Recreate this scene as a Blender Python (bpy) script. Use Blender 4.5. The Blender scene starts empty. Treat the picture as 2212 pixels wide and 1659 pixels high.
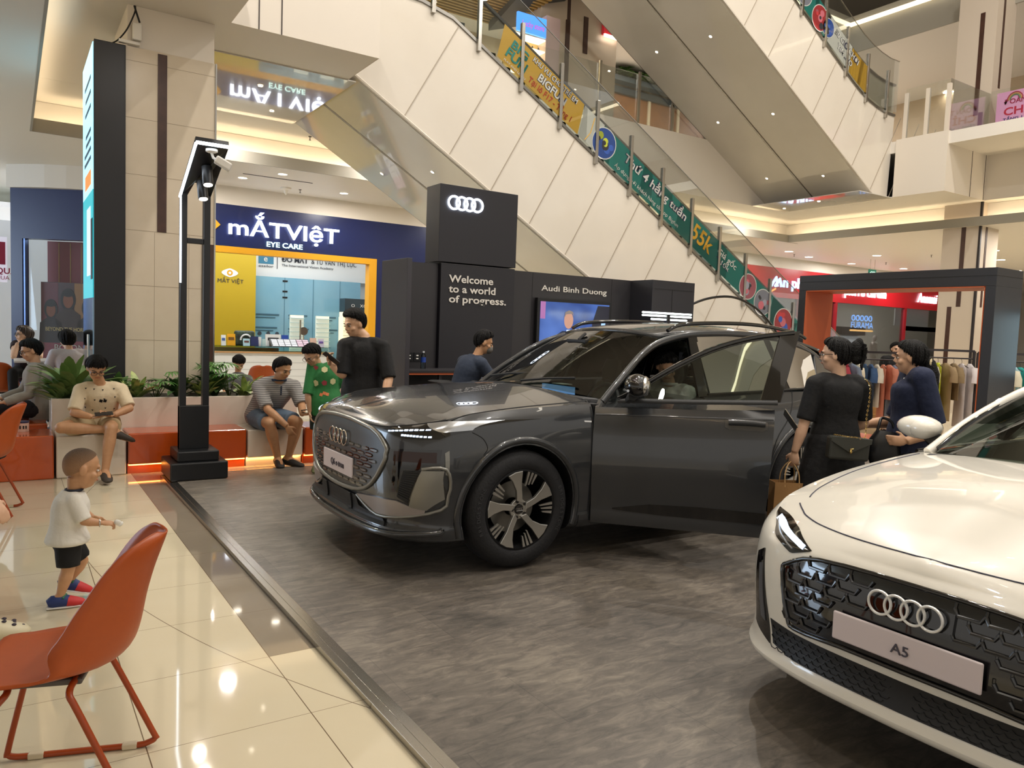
import bpy, bmesh, math, random
import numpy as np
from mathutils import Vector, Matrix, Euler
from mathutils.bvhtree import BVHTree
random.seed(7)
SC = bpy.context.scene
COL = SC.collection
# ---- camera (26 mm phone lens, 2212x1659) ----
YAW, PIT, ROL, FPX, CAMZ = 0.582433, 0.0703965, 0.0370149, 1653.9, 1.567
fw = Vector((math.sin(YAW)*math.cos(PIT), math.cos(YAW)*math.cos(PIT), -math.sin(PIT)))
rt0 = Vector((math.cos(YAW), -math.sin(YAW), 0)); up0 = rt0.cross(fw)
rt = rt0*math.cos(ROL) + up0*math.sin(ROL); up = up0*math.cos(ROL) - rt0*math.sin(ROL)
cam = bpy.data.cameras.new('camera'); cam_o = bpy.data.objects.new('camera', cam); COL.objects.link(cam_o)
cam.sensor_width = 36; cam.lens = 36*FPX/2212; cam.clip_end = 200; cam.clip_start = .05
mw = Matrix.Identity(4)
for i in range(3):
    mw[i][0], mw[i][1], mw[i][2] = rt[i], up[i], -fw[i]
mw[2][3] = CAMZ
cam_o.matrix_world = mw
SC.camera = cam_o
# ---- view, world, lights ----
vs = SC.view_settings
vs.view_transform = 'Standard'; vs.look = 'None'; vs.gamma = 1; vs.use_curve_mapping = False
vs.exposure = 0.08
cy = SC.cycles
cy.use_denoising = True
try: cy.denoiser = 'OPENIMAGEDENOISE'
except Exception: pass
cy.max_bounces = 6; cy.diffuse_bounces = 3; cy.glossy_bounces = 4; cy.transmission_bounces = 4; cy.transparent_max_bounces = 10
cy.sample_clamp_indirect = 4; cy.caustics_reflective = False; cy.caustics_refractive = False
w = bpy.data.worlds.new('mall_air'); SC.world = w; w.use_nodes = True
w.node_tree.nodes['Background'].inputs[0].default_value = (1.0, .94, .86, 1)
w.node_tree.nodes['Background'].inputs[1].default_value = .7
def area(name, loc, size, power, col=(1, .9, .76), to=(0, 0, -1), sy=None, spread=180):
    l = bpy.data.lights.new(name, 'AREA'); l.energy = power; l.color = col; l.size = size; l.spread = math.radians(spread)
    if sy: l.shape = 'RECTANGLE'; l.size_y = sy
    o = bpy.data.objects.new(name, l); COL.objects.link(o); o.location = loc
    o.rotation_euler = Vector(to).to_track_quat('-Z', 'Y').to_euler()
    return o
def spot(name, loc, to, power, deg, col=(1, .9, .76), rad=.05, blend=.4):
    l = bpy.data.lights.new(name, 'SPOT'); l.energy = power; l.color = col; l.spot_size = math.radians(deg); l.spot_blend = blend; l.shadow_soft_size = rad
    o = bpy.data.objects.new(name, l); COL.objects.link(o); o.location = loc
    o.rotation_euler = (Vector(to)-Vector(loc)).to_track_quat('-Z', 'Y').to_euler()
    return o
def lamps_grid(name, xs, ys, z, size, power, col):
    for x in xs:
        for y in ys: area(name, (x, y, z), size, power, col).data.shape = 'DISK'
C1, C2 = (1, .95, .885), (1, .935, .86)
lamps_grid('atrium_lamp', (0.5, 5, 9.5, 14), (-3.5, 1.5, 6.5), 13.1, .3, 215, C1)
lamps_grid('gallery_lamp', (-4, -1.2, 1.3), (-2, 2.5, 7), 4.85, .14, 17, C2)
lamps_grid('shopfront_lamp', (3.2, 6.2, 9.5, 13), (15.6,), 4.3, .3, 55, C1)
lamps_grid('recess_fill', (3.2, 6, 9.5, 13, 16.5), (13.65,), 4.84, .22, 34, C1)  # added lights without fixtures, placed to brighten the escalator soffit and fascia wall
lamps_grid('fashion_shop_fill', (24.5, 28.5, 32), (18.6,), 3.36, .5, 70, C1)  # fill lights added to lift the dark fashion shop interior
lamps_grid('concourse_lamp', (20, 24, 28), (8, 12, 15.8), 4.3, .35, 75, C1)
lamps_grid('upper_floor_lamp', (6, 11, 16, 22), (16.5,), 9.6, .5, 150, C2)
area('daylight_from_left_doors', (-9, 15, 3.0), 4, 420, (.60, .78, 1), to=(1, -.3, .12), sy=4)
spot('stage_spotlight', (8.6, 7.6, 9.2), (2.8, 4.2, 0), 700, 40, C1, .06)
# ---- helpers ----
def lin(c):
    if isinstance(c, str): c = tuple(int(c[i:i+2], 16)/255 for i in (0, 2, 4))
    return tuple(x/12.92 if x <= .04045 else ((x+.055)/1.055)**2.4 for x in c) + (1,)
MATS = {}
def M(name, c, rough=.5, metal=0, emit=0, coat=0, spec=.5, noise=None, bump=None, sheen=0, alpha=1):
    """a Principled material; noise=(scale, colour2, amount), bump=(scale, strength)"""
    if name in MATS: return MATS[name]
    m = bpy.data.materials.new(name); m.use_nodes = True; MATS[name] = m
    nt = m.node_tree; b = nt.nodes['Principled BSDF']; L = lin(c)
    b.inputs['Base Color'].default_value = L; b.inputs['Roughness'].default_value = rough
    b.inputs['Metallic'].default_value = metal; b.inputs['Specular IOR Level'].default_value = spec
    b.inputs['Coat Weight'].default_value = coat; b.inputs['Coat Roughness'].default_value = .02
    b.inputs['Sheen Weight'].default_value = sheen; b.inputs['Alpha'].default_value = alpha
    if emit:
        b.inputs['Emission Color'].default_value = L; b.inputs['Emission Strength'].default_value = emit
        try: m.cycles.emission_sampling = 'NONE'
        except Exception: pass
    if noise or bump:
        tc = nt.nodes.new('ShaderNodeTexCoord')
    if noise:
        n = nt.nodes.new('ShaderNodeTexNoise'); n.inputs['Scale'].default_value = noise[0]; n.inputs['Detail'].default_value = 6
        nt.links.new(tc.outputs['Object'], n.inputs['Vector'])
        mx = nt.nodes.new('ShaderNodeMix'); mx.data_type = 'RGBA'
        mx.inputs['A'].default_value = L; mx.inputs['B'].default_value = lin(noise[1])
        mr = nt.nodes.new('ShaderNodeMapRange'); mr.inputs['From Min'].default_value = .35; mr.inputs['From Max'].default_value = .65; mr.inputs['To Max'].default_value = noise[2]
        nt.links.new(n.outputs['Fac'], mr.inputs['Value']); nt.links.new(mr.outputs['Result'], mx.inputs['Factor'])
        nt.links.new(mx.outputs['Result'], b.inputs['Base Color'])
    if bump:
        n2 = nt.nodes.new('ShaderNodeTexNoise'); n2.inputs['Scale'].default_value = bump[0]; n2.inputs['Detail'].default_value = 4
        nt.links.new(tc.outputs['Object'], n2.inputs['Vector'])
        bp = nt.nodes.new('ShaderNodeBump'); bp.inputs['Strength'].default_value = bump[1]; bp.inputs['Distance'].default_value = .02
        nt.links.new(n2.outputs['Fac'], bp.inputs['Height']); nt.links.new(bp.outputs['Normal'], b.inputs['Normal'])
    return m
def glass(name, tint='ffffff', refl=1.0, rough=0.0, keep=1.0):
    """thin pane: tinted transparency plus a Fresnel reflection"""
    if name in MATS: return MATS[name]
    m = bpy.data.materials.new(name); m.use_nodes = True; MATS[name] = m
    nt = m.node_tree; nt.nodes.remove(nt.nodes['Principled BSDF']); out = nt.nodes['Material Output']
    t = nt.nodes.new('ShaderNodeBsdfTransparent'); t.inputs[0].default_value = lin(tint)
    g = nt.nodes.new('ShaderNodeBsdfGlossy'); g.inputs['Roughness'].default_value = rough
    f = nt.nodes.new('ShaderNodeFresnel'); f.inputs[0].default_value = 1.5
    k = nt.nodes.new('ShaderNodeMath'); k.operation = 'MULTIPLY'; k.inputs[1].default_value = refl; k.use_clamp = True
    mx = nt.nodes.new('ShaderNodeMixShader')
    nt.links.new(f.outputs[0], k.inputs[0]); nt.links.new(k.outputs[0], mx.inputs[0]); nt.links.new(t.outputs[0], mx.inputs[1]); nt.links.new(g.outputs[0], mx.inputs[2])
    nt.links.new(mx.outputs[0], out.inputs[0])
    return m
V = Vector
def tag(o, label=None, cat=None, group=None, kind=None):
    if label: o['label'] = label
    if cat: o['category'] = cat
    if group: o['group'] = group
    if kind: o['kind'] = kind
    return o
def empty(name, loc=(0, 0, 0), label=None, cat=None, group=None, rz=0):
    o = bpy.data.objects.new(name, None); COL.objects.link(o); o.location = loc; o.rotation_euler = (0, 0, rz); o.empty_display_size = .1
    return tag(o, label, cat, group)
def link(name, me, parent=None, local=False):
    o = bpy.data.objects.new(name, me); COL.objects.link(o)
    if parent:
        o.parent = parent
        if not local:
            o.matrix_parent_inverse = world_of(parent).inverted()
    return o
def world_of(o):
    m = Matrix.LocRotScale(o.location, o.rotation_euler, o.scale)
    return world_of(o.parent) @ o.matrix_parent_inverse @ m if o.parent else m
def copy_tree(o, parent=None, label=None, loc=None, rz=None):
    c = o.copy(); COL.objects.link(c)
    if parent: c.parent = parent; c.matrix_parent_inverse = o.matrix_parent_inverse.copy()
    if loc is not None: c.location = loc
    if rz is not None: c.rotation_euler = (0, 0, rz)
    if label: c['label'] = label
    for ch in o.children: copy_tree(ch, c)
    return c
def cat_pts(P, n, closed=False):
    P = [Vector(p) for p in P]; out = []; N = len(P)
    for i in range(N if closed else N-1):
        a, b, c, d = (P[(i-1) % N], P[i], P[(i+1) % N], P[(i+2) % N]) if closed else (P[max(i-1, 0)], P[i], P[i+1], P[min(i+2, N-1)])
        for k in range(n):
            t = k/n
            out.append(.5*((2*b)+(c-a)*t+(2*a-5*b+4*c-d)*t*t+(3*b-a-3*c+d)*t**3))
    if not closed: out.append(P[-1])
    return out
class MB:
    """collects shapes and links them as one mesh object"""
    def __init__(s, xf=None): s.v = []; s.f = []; s.m = []; s.cur = 0; s.xf = xf
    def add(s, vs, fs):
        o = len(s.v)
        s.v += [s.xf(Vector(p)) for p in vs] if s.xf else [Vector(p) for p in vs]
        s.f += [[i+o for i in f] for f in fs]; s.m += [s.cur]*len(fs); return s
    def mat(s, i): s.cur = i; return s
    def box(s, x0, x1, y0, y1, z0, z1):
        return s.add([(x, y, z) for z in (z0, z1) for x, y in ((x0, y0), (x1, y0), (x1, y1), (x0, y1))],
                     [(3, 2, 1, 0), (4, 5, 6, 7), (0, 1, 5, 4), (1, 2, 6, 5), (2, 3, 7, 6), (3, 0, 4, 7)])
    def cbox(s, c, d, rot=None):
        vs = [V((x*d[0]/2, y*d[1]/2, z*d[2]/2)) for z in (-1, 1) for x, y in ((-1, -1), (1, -1), (1, 1), (-1, 1))]
        if rot is not None: vs = [rot @ p for p in vs]
        return s.add([V(c)+p for p in vs], [(3, 2, 1, 0), (4, 5, 6, 7), (0, 1, 5, 4), (1, 2, 6, 5), (2, 3, 7, 6), (3, 0, 4, 7)])
    def quad(s, *p): return s.add(p, [tuple(range(len(p)))])
    def prism(s, poly, d):
        """planar polygon (3-D points) swept along vector d"""
        n = len(poly); d = V(d); P = [V(p) for p in poly]
        return s.add(P+[p+d for p in P], [tuple(range(n-1, -1, -1)), tuple(range(n, 2*n))]+[(i, (i+1) % n, n+(i+1) % n, n+i) for i in range(n)])
    def ribbon(s, lo, hi, d):
        """band between two edge lines, with thickness d"""
        n = len(lo); d = V(d); A = [V(p) for p in lo]; B = [V(p) for p in hi]
        fs = [(0, n, 3*n, 2*n), (n-1, 3*n-1, 4*n-1, 2*n-1)]
        for i in range(n-1): fs += [(i, i+1, n+i+1, n+i), (2*n+i, 3*n+i, 3*n+i+1, 2*n+i+1), (i, 2*n+i, 2*n+i+1, i+1), (n+i, n+i+1, 3*n+i+1, 3*n+i)]
        return s.add(A+B+[p+d for p in A]+[p+d for p in B], fs)
    def tube(s, path, r, n=10, closed=False, cap=True, flat=None):
        path = [V(p) for p in path]; N = len(path); rs = r if isinstance(r, list) else [r]*N
        rings = []; pu = None
        for i, p in enumerate(path):
            t = (path[(i+1) % N]-path[i-1]) if closed else (path[min(i+1, N-1)]-path[max(i-1, 0)])
            t = t.normalized() if t.length > 1e-9 else V((0, 0, 1))
            if pu is None: pu = t.orthogonal().normalized() if flat is None else (V(flat)-t*V(flat).dot(t)).normalized()
            pu = (pu - t*pu.dot(t)).normalized(); q = t.cross(pu)
            a, b = (rs[i] if isinstance(rs[i], (list, tuple)) else (rs[i], rs[i]))
            rings.append([p+pu*a*math.cos(2*math.pi*k/n)+q*b*math.sin(2*math.pi*k/n) for k in range(n)])
        return s.rings(rings, closed, cap)
    def rings(s, R, closed=False, cap=True):
        n = len(R[0]); N = len(R); fs = []
        for i in range(N if closed else N-1):
            j = (i+1) % N
            for k in range(n):
                fs.append((i*n+k, i*n+(k+1) % n, j*n+(k+1) % n, j*n+k))
        if cap and not closed: fs += [tuple(range(n-1, -1, -1)), tuple((N-1)*n+k for k in range(n))]
        return s.add([p for r in R for p in r], fs)
    def grid(s, rows, flip=False):
        n = len(rows[0]); fs = []
        for i in range(len(rows)-1):
            for k in range(n-1):
                f = (i*n+k, i*n+k+1, (i+1)*n+k+1, (i+1)*n+k); fs.append(f[::-1] if flip else f)
        return s.add([p for r in rows for p in r], fs)
    def lathe(s, prof, o=(0, 0, 0), ax='z', n=24, cap=False):
        R = []
        for r, h in prof:
            ring = []
            for k in range(n):
                a = 2*math.pi*k/n; c, d = r*math.cos(a), r*math.sin(a)
                ring.append(V(o)+V({'z': (c, d, h), 'y': (d, h, c), 'x': (h, c, d)}[ax]))
            R.append(ring)
        return s.rings(R, cap=cap)
    def ell(s, c, r, rot=None, n=14, m=10):
        R = []
        for i in range(m+1):
            th = math.pi*(i+.0001)/(m+.0002) ; R.append([V((r[0]*math.sin(th)*math.cos(2*math.pi*k/n), r[1]*math.sin(th)*math.sin(2*math.pi*k/n), -r[2]*math.cos(th))) for k in range(n)])
        if rot is not None: R = [[rot @ p for p in q] for q in R]
        return s.rings([[V(c)+p for p in q] for q in R])
    def build(s, name, mats, parent=None, smooth=None, bevel=0, seg=2, local=False, sub=0, solid=0, raw=False):
        me = bpy.data.meshes.new(name); me.from_pydata([tuple(p) for p in s.v], [], s.f)
        for m in (mats if isinstance(mats, (list, tuple)) else [mats]): me.materials.append(m)
        me.polygons.foreach_set('material_index', s.m)
        if not raw:
            bm = bmesh.new(); bm.from_mesh(me); bmesh.ops.recalc_face_normals(bm, faces=bm.faces); bm.to_mesh(me); bm.free()
        o = link(name, me, parent, local)
        if solid: d = o.modifiers.new('solid', 'SOLIDIFY'); d.thickness = solid; d.offset = 0
        if bevel:
            d = o.modifiers.new('bevel', 'BEVEL'); d.width = bevel; d.segments = seg; d.limit_method = 'ANGLE'; d.angle_limit = math.radians(40)
        if sub: d = o.modifiers.new('sub', 'SUBSURF'); d.levels = d.render_levels = sub
        me.validate()
        if smooth: me.shade_smooth(); me.set_sharp_from_angle(angle=math.radians(smooth))
        return o
def struct(name, mb, mats, **k): return tag(mb.build(name, mats, **k), kind='structure')
def bx(*a): return MB().box(*a)
FONT_DG = None
def text(name, body, org, rx, upv, mat, h=None, wd=None, parent=None, ext=.004, bold=0, align='LEFT', shear=0, spacing=1, line=1, local=False, off=0):
    """lettering as a mesh: baseline start at org, running along rx, growing along upv; h = cap height, wd = fitted width"""
    cu = bpy.data.curves.new(name, 'FONT'); cu.body = body; cu.size = 1; cu.extrude = .5; cu.offset = bold; cu.shear = shear
    cu.align_x = align; cu.space_character = spacing; cu.space_line = line; cu.resolution_u = 3
    t = bpy.data.objects.new(name+'_tmp', cu); COL.objects.link(t)
    dg = bpy.context.evaluated_depsgraph_get(); me = bpy.data.meshes.new_from_object(t.evaluated_get(dg))
    bpy.data.objects.remove(t); bpy.data.curves.remove(cu)
    co = np.array([v.co[:] for v in me.vertices])
    sy = (h/.727) if h else None; sx = sy
    w0 = co[:, 0].max()-co[:, 0].min()
    if wd:
        sx = wd/w0
        if sy is None: sy = sx
    rx = V(rx).normalized(); upv = V(upv).normalized(); n = rx.cross(upv); org = V(org)+n*off
    for v in me.vertices: v.co = org + rx*(v.co.x*sx) + upv*(v.co.y*sy) + n*(v.co.z*2*ext*.5+ext*.5)
    me.materials.clear(); me.materials.append(mat); me.name = name
    return link(name, me, parent, local)
def bake(o):
    """apply an object's modifiers into its mesh"""
    dg = bpy.context.evaluated_depsgraph_get(); me = bpy.data.meshes.new_from_object(o.evaluated_get(dg))
    o.modifiers.clear(); old = o.data; o.data = me; me.name = old.name; bpy.data.meshes.remove(old); return o
def fused(name, mb, mat, voxel, parent=None, smooth=4, fac=.5):
    """the collected shapes as one continuous skin"""
    o = mb.build(name, mat, parent)
    d = o.modifiers.new('r', 'REMESH'); d.mode = 'VOXEL'; d.voxel_size = voxel
    if smooth: d = o.modifiers.new('s', 'SMOOTH'); d.factor = fac; d.iterations = smooth
    bake(o); o.data.shade_smooth()
    return o
# ---- materials of the setting ----
WHITE = M('wall_white', 'e4dbce', .45); PANEL = M('escalator_panel', 'e2dacd', .16, coat=.5, noise=(1.2, 'd9cfc0', .4))
SOFFIT = M('gloss_soffit', 'dad4c9', .09, coat=1, noise=(.8, 'cfc8bb', .6)); CEIL = M('ceiling_paint', 'e8e2d8', .5)
LIP = M('ceiling_lip', '9d988c', .5); STEEL = M('steel', 'b4b0a8', .22, 1); DARK = M('groove', '3a302c', .6)
BROWN = M('brown_stone', '4a2f25', .35, noise=(9, '3c261e', .7)); COVE = M('cove_glow', 'ffe9c4', .5, emit=11); COVE.cycles.emission_sampling = 'AUTO'
LAMPM = M('downlight_glow', 'fff4e0', .4, emit=14); TRIMW = M('downlight_trim', 'efe9de', .5)
BLACK = M('satin_black', '131417', .35); BLACKM = M('matte_black', '0d0d0f', .6)
def floor_material():
    m = bpy.data.materials.new('floor_tile'); m.use_nodes = True; nt = m.node_tree; b = nt.nodes['Principled BSDF']
    N = nt.nodes.new; L = nt.links.new
    geo = N('ShaderNodeNewGeometry'); sp = N('ShaderNodeSeparateXYZ'); L(geo.outputs['Position'], sp.inputs[0])
    def math_(op, a, b_=None, c=None):
        n = N('ShaderNodeMath'); n.operation = op
        for i, v in enumerate((a, b_, c)):
            if v is None: continue
            if isinstance(v, (int, float)): n.inputs[i].default_value = v
            else: L(v, n.inputs[i])
        return n.outputs[0]
    def grid(ax, off, wd):
        q = math_('FRACT', math_('DIVIDE', math_('SUBTRACT', sp.outputs[ax], off), .6))
        return math_('LESS_THAN', math_('MINIMUM', q, math_('SUBTRACT', 1.0, q)), wd)
    gx = grid(0, 1.006, .0035); gy = grid(1, 2.908, .0022)
    dx = math_('SUBTRACT', sp.outputs[0], 6.96); dy = math_('SUBTRACT', sp.outputs[1], 6.05)
    d = math_('ABSOLUTE', math_('SUBTRACT', math_('SQRT', math_('ADD', math_('MULTIPLY', dx, dx), math_('MULTIPLY', dy, dy))), 6.578))
    arc = math_('LESS_THAN', d, .002)
    ln = math_('MAXIMUM', math_('MAXIMUM', gx, gy), arc)
    strip = math_('MULTIPLY', math_('MULTIPLY', math_('GREATER_THAN', sp.outputs[0], 1.008), math_('LESS_THAN', sp.outputs[0], 1.7)), math_('GREATER_THAN', sp.outputs[1], 3.508))
    nz = N('ShaderNodeTexNoise'); nz.inputs['Scale'].default_value = 2.2; nz.inputs['Detail'].default_value = 7; L(geo.outputs['Position'], nz.inputs['Vector'])
    cr = N('ShaderNodeMix'); cr.data_type = 'RGBA'; cr.inputs['A'].default_value = lin('d3c8ae'); cr.inputs['B'].default_value = lin('c9bc9f'); L(nz.outputs['Fac'], cr.inputs['Factor'])
    gr = N('ShaderNodeMix'); gr.data_type = 'RGBA'; gr.inputs['A'].default_value = lin('8f8474'); gr.inputs['B'].default_value = lin('7d7263'); L(nz.outputs['Fac'], gr.inputs['Factor'])
    m1 = N('ShaderNodeMix'); m1.data_type = 'RGBA'; L(strip, m1.inputs['Factor']); L(cr.outputs['Result'], m1.inputs['A']); L(gr.outputs['Result'], m1.inputs['B'])
    m2 = N('ShaderNodeMix'); m2.data_type = 'RGBA'; L(ln, m2.inputs['Factor']); L(m1.outputs['Result'], m2.inputs['A']); m2.inputs['B'].default_value = lin('6b5a45')
    L(m2.outputs['Result'], b.inputs['Base Color']); b.inputs['Roughness'].default_value = .045; b.inputs['Specular IOR Level'].default_value = .55
    return m
def vinyl_material():
    m = bpy.data.materials.new('stage_vinyl'); m.use_nodes = True; nt = m.node_tree; b = nt.nodes['Principled BSDF']
    N = nt.nodes.new; L = nt.links.new
    geo = N('ShaderNodeNewGeometry'); mp = N('ShaderNodeMapping'); mp.inputs['Scale'].default_value = (2.2, 7, 1); L(geo.outputs['Position'], mp.inputs[0])
    n1 = N('ShaderNodeTexNoise'); n1.inputs['Scale'].default_value = 2.6; n1.inputs['Detail'].default_value = 10; n1.inputs['Roughness'].default_value = .72; n1.inputs['Distortion'].default_value = .9; L(mp.outputs[0], n1.inputs['Vector'])
    n2 = N('ShaderNodeTexNoise'); n2.inputs['Scale'].default_value = 1.6; n2.inputs['Detail'].default_value = 4; L(geo.outputs['Position'], n2.inputs['Vector'])
    br = N('ShaderNodeTexBrick'); br.inputs['Color1'].default_value = (.40, .40, .40, 1); br.inputs['Color2'].default_value = (.60, .60, .60, 1); br.inputs['Mortar'].default_value = (.22, .22, .22, 1)
    br.inputs['Scale'].default_value = 1; br.inputs['Brick Width'].default_value = .92; br.inputs['Row Height'].default_value = .46; br.inputs['Mortar Size'].default_value = .0022; br.offset = .5
    L(geo.outputs['Position'], br.inputs['Vector'])
    def mad(x, k, c):
        n = N('ShaderNodeMath'); n.operation = 'MULTIPLY_ADD'; L(x, n.inputs[0]); n.inputs[1].default_value = k
        if isinstance(c, (int, float)): n.inputs[2].default_value = c
        else: L(c, n.inputs[2])
        return n.outputs[0]
    a = mad(n1.outputs['Fac'], 1.5, mad(n2.outputs['Fac'], .75, mad(br.outputs['Color'], .55, -.90)))
    cr = N('ShaderNodeValToRGB'); e = cr.color_ramp.elements; e[0].position = .2; e[0].color = lin('4a4641'); e[1].position = .95; e[1].color = lin('958b7d')
    x = e.new(.52); x.color = lin('686159'); x = e.new(.72); x.color = lin('7d756a'); L(a, cr.inputs[0]); L(cr.outputs[0], b.inputs['Base Color'])
    b.inputs['Roughness'].default_value = .42
    return m
FLOORM = floor_material(); VINYL = vinyl_material()
struct('floor', bx(-14, 45, -9, 45, -.3, 0), FLOORM)
st = empty('display_platform', (5, 3, 0), 'low grey stone-look display floor with a metal edge under the cars', 'platform')
MB().box(3.8, 9.6, 8.03, 9.45, .001, .029).box(1.262, 9.6, -3, 8.03, .001, .028).build('deck', VINYL, st)
MB().box(1.225, 1.262, -3, 8.03, .001, .03).box(1.262, 1.31, -3, 8.03, .028, .0305).box(1.225, 9.6, 8.0, 8.03, .001, .03).build('edge_trim', STEEL, st, bevel=.002)
# ---- slabs, ceilings, coves ----
ZL, ZS, Z2 = 4.35, 4.9, 6.18
struct('ceiling', MB().box(-.1, 2.12, -9, 9.25, ZS, Z2-.3).box(-.1, 3.9, 9.25, 13.1, ZS+.002, Z2-.3).box(-.1, 26, 13.1, 14.8, ZS, Z2-.3).box(2.14, 3.9, 10.3, 13.1, ZS, ZS+.05), CEIL)
struct('ceiling_shopfronts', MB().box(-14, 18.95, 14.55, 30, ZL, ZS-.005).box(-14, 0, -9, 14.55, ZL, ZS-.005).box(0, 18.6, 14.2, 14.55, ZL, ZL+.02).box(0, .3, -9, 14.2, ZL, ZL+.02), CEIL)
struct('trim_1', MB().box(.3, 19.0, 14.17, 14.2, ZL-.005, ZL+.2).box(.29, .32, -9, 14.2, ZL-.005, ZL+.2), LIP)
struct('ceiling_right', MB().box(18.95, 45, -9, 30, ZL, ZS-.005).box(18.6, 18.95, -9, 14.55, ZL, ZL+.02), CEIL)
struct('trim_2', MB().box(18.57, 18.6, -9, 14.17, ZL-.005, ZL+.2), LIP)
struct('trim_3', MB().box(.4, 18.5, 14.28, 14.32, ZL+.06, ZL+.1).box(18.68, 18.72, -6, 14.1, ZL+.06, ZL+.1).box(.18, .22, -6, 14.1, ZL+.06, ZL+.1), COVE)
sl = MB().box(2.12, 3.91, 9.235, 9.249, ZS, 6.2).box(3.901, 3.91, 9.249, 10.3, ZS, 6.2)
struct('wall_slab_edge', sl, WHITE)
MBg = MB()
for x in (2.42, 2.68): MBg.box(x, x+.012, 9.228, 9.236, ZS, 6.2)
struct('trim_4', MBg, DARK)
# upper floor behind the escalators and its edge
struct('floor_upper', MB().box(3.9, 45, 13.1, 30, Z2-.28, Z2).box(16.88, 45, -9, 10.1, Z2-.28, Z2-.02).box(16.88, 45, 10.1, 13.1, Z2-.28, Z2-.02), CEIL)
struct('wall_upper_edge', MB().box(3.9, 16.9, 13.06, 13.1, ZS, Z2+.06).box(16.84, 16.88, 9.0, 10.12, ZS, Z2).box(16.84, 18.6, 8.96, 9.0, ZS, Z2).box(18.56, 18.6, -9, 8.97, ZS, Z2), WHITE)
struct('ceiling_right_soffit', MB().box(16.88, 18.6, 9.0, 13.1, ZS, ZS+.02).box(18.6, 45, -9, 9.0, ZS, ZS+.02).box(18.602, 19.2, 9.0, 13.1, ZS, ZS+.02), CEIL)
struct('trim_5', MB().box(17.9, 17.915, 8.955, 8.96, ZS, Z2).box(18.5, 18.515, 8.955, 8.96, ZS, Z2), DARK)
# ---- stone column with the totem ----
TILE = M('column_tile', 'd8cab4', .3, noise=(3, 'cfc0a8', .6)); JOINT = M('column_joint', 'a2917b', .6)
struct('wall_column', MB().box(1.07, 2.0, 9.4, 10.6, 0, 4.46).mat(1).box(1.09, 1.98, 9.42, 10.58, 4.46, ZS), [TILE, WHITE])
jm = MB()
for k in range(7): jm.box(1.07, 2.0, 9.3985, 9.4, .70+.602*k, .704+.602*k)
for x0, z0, z1 in ((1.36, .7, 2.5), (1.72, .7, 2.5)): jm.box(x0, x0+.003, 9.3985, 9.4, z0, z1)
struct('trim_6', jm, JOINT)
struct('trim_7', MB().box(1.388, 1.482, 9.392, 9.4, 2.51, 4.44).box(1.86, 2.0, 9.39, 9.4, .5, 2.42), BROWN)
struct('trim_8', MB().box(1.99, 2.006, 9.388, 9.402, 0, 4.46), STEEL)
# ---- right column and its upper storey ----
struct('wall_column_right', MB().box(18.7, 19.55, 9.05, 9.9, 0, ZS).box(18.7, 19.55, 9.05, 9.9, Z2, 10.2), M('column_tile_2', 'cfc1b0', .3))
b_ = MB()
for (y, za, zb) in ((9.42, 2.5, 4.46), (9.62, .4, 2.5), (9.36, 6.9, 9.2), (9.25, Z2, 6.95)): b_.box(18.692, 18.7, y-.05, y+.05, za, zb)
for (x, za, zb) in ((18.98, 2.5, 4.46), (19.25, .4, 2.5), (19.0, 7.5, 10)): b_.box(x-.04, x+.04, 9.042, 9.05, za, zb)
struct('trim_9', b_, BROWN); struct('trim_10', MB().box(18.68, 18.73, 9.03, 9.08, 0, ZS), M('corner_dark', '2b2425', .4))
# ---- the building behind and above: walls, third-floor ceiling, left bulkhead ----
struct('wall_back', bx(-14, 45, 29.5, 29.7, 0, 14), WHITE)
struct('wall_right', bx(44.8, 45, -9, 30, 0, 14), WHITE)
struct('ceiling_upper', MB().box(3.9, 45, 13.3, 30, 9.75, 9.95).box(19.5, 45, -9, 13.3, 9.75, 9.95), CEIL)
struct('ceiling_atrium', bx(-14, 45, -9, 30, 13.2, 13.4), M('atrium_ceiling', 'd8cfc0', .6))
struct('trim_11', MB().box(3.9, 19.5, 13.26, 13.3, 9.5, 10.5).box(19.46, 19.5, -9, 13.3, 9.5, 10.5), LIP)
struct('trim_12', MB().box(5, 19.4, 13.18, 13.22, 10.2, 10.3).box(19.35, 19.4, -6, 13.2, 10.2, 10.3), M('cove_glow_upper', 'fff0cf', .5, emit=2))
struct('wall_upper_shops', MB().box(3.9, 45, 19.0, 19.2, Z2, 9.75).box(25.5, 25.7, -9, 19, Z2, 9.75), M('upper_wall', 'c9b79c', .5))
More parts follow.
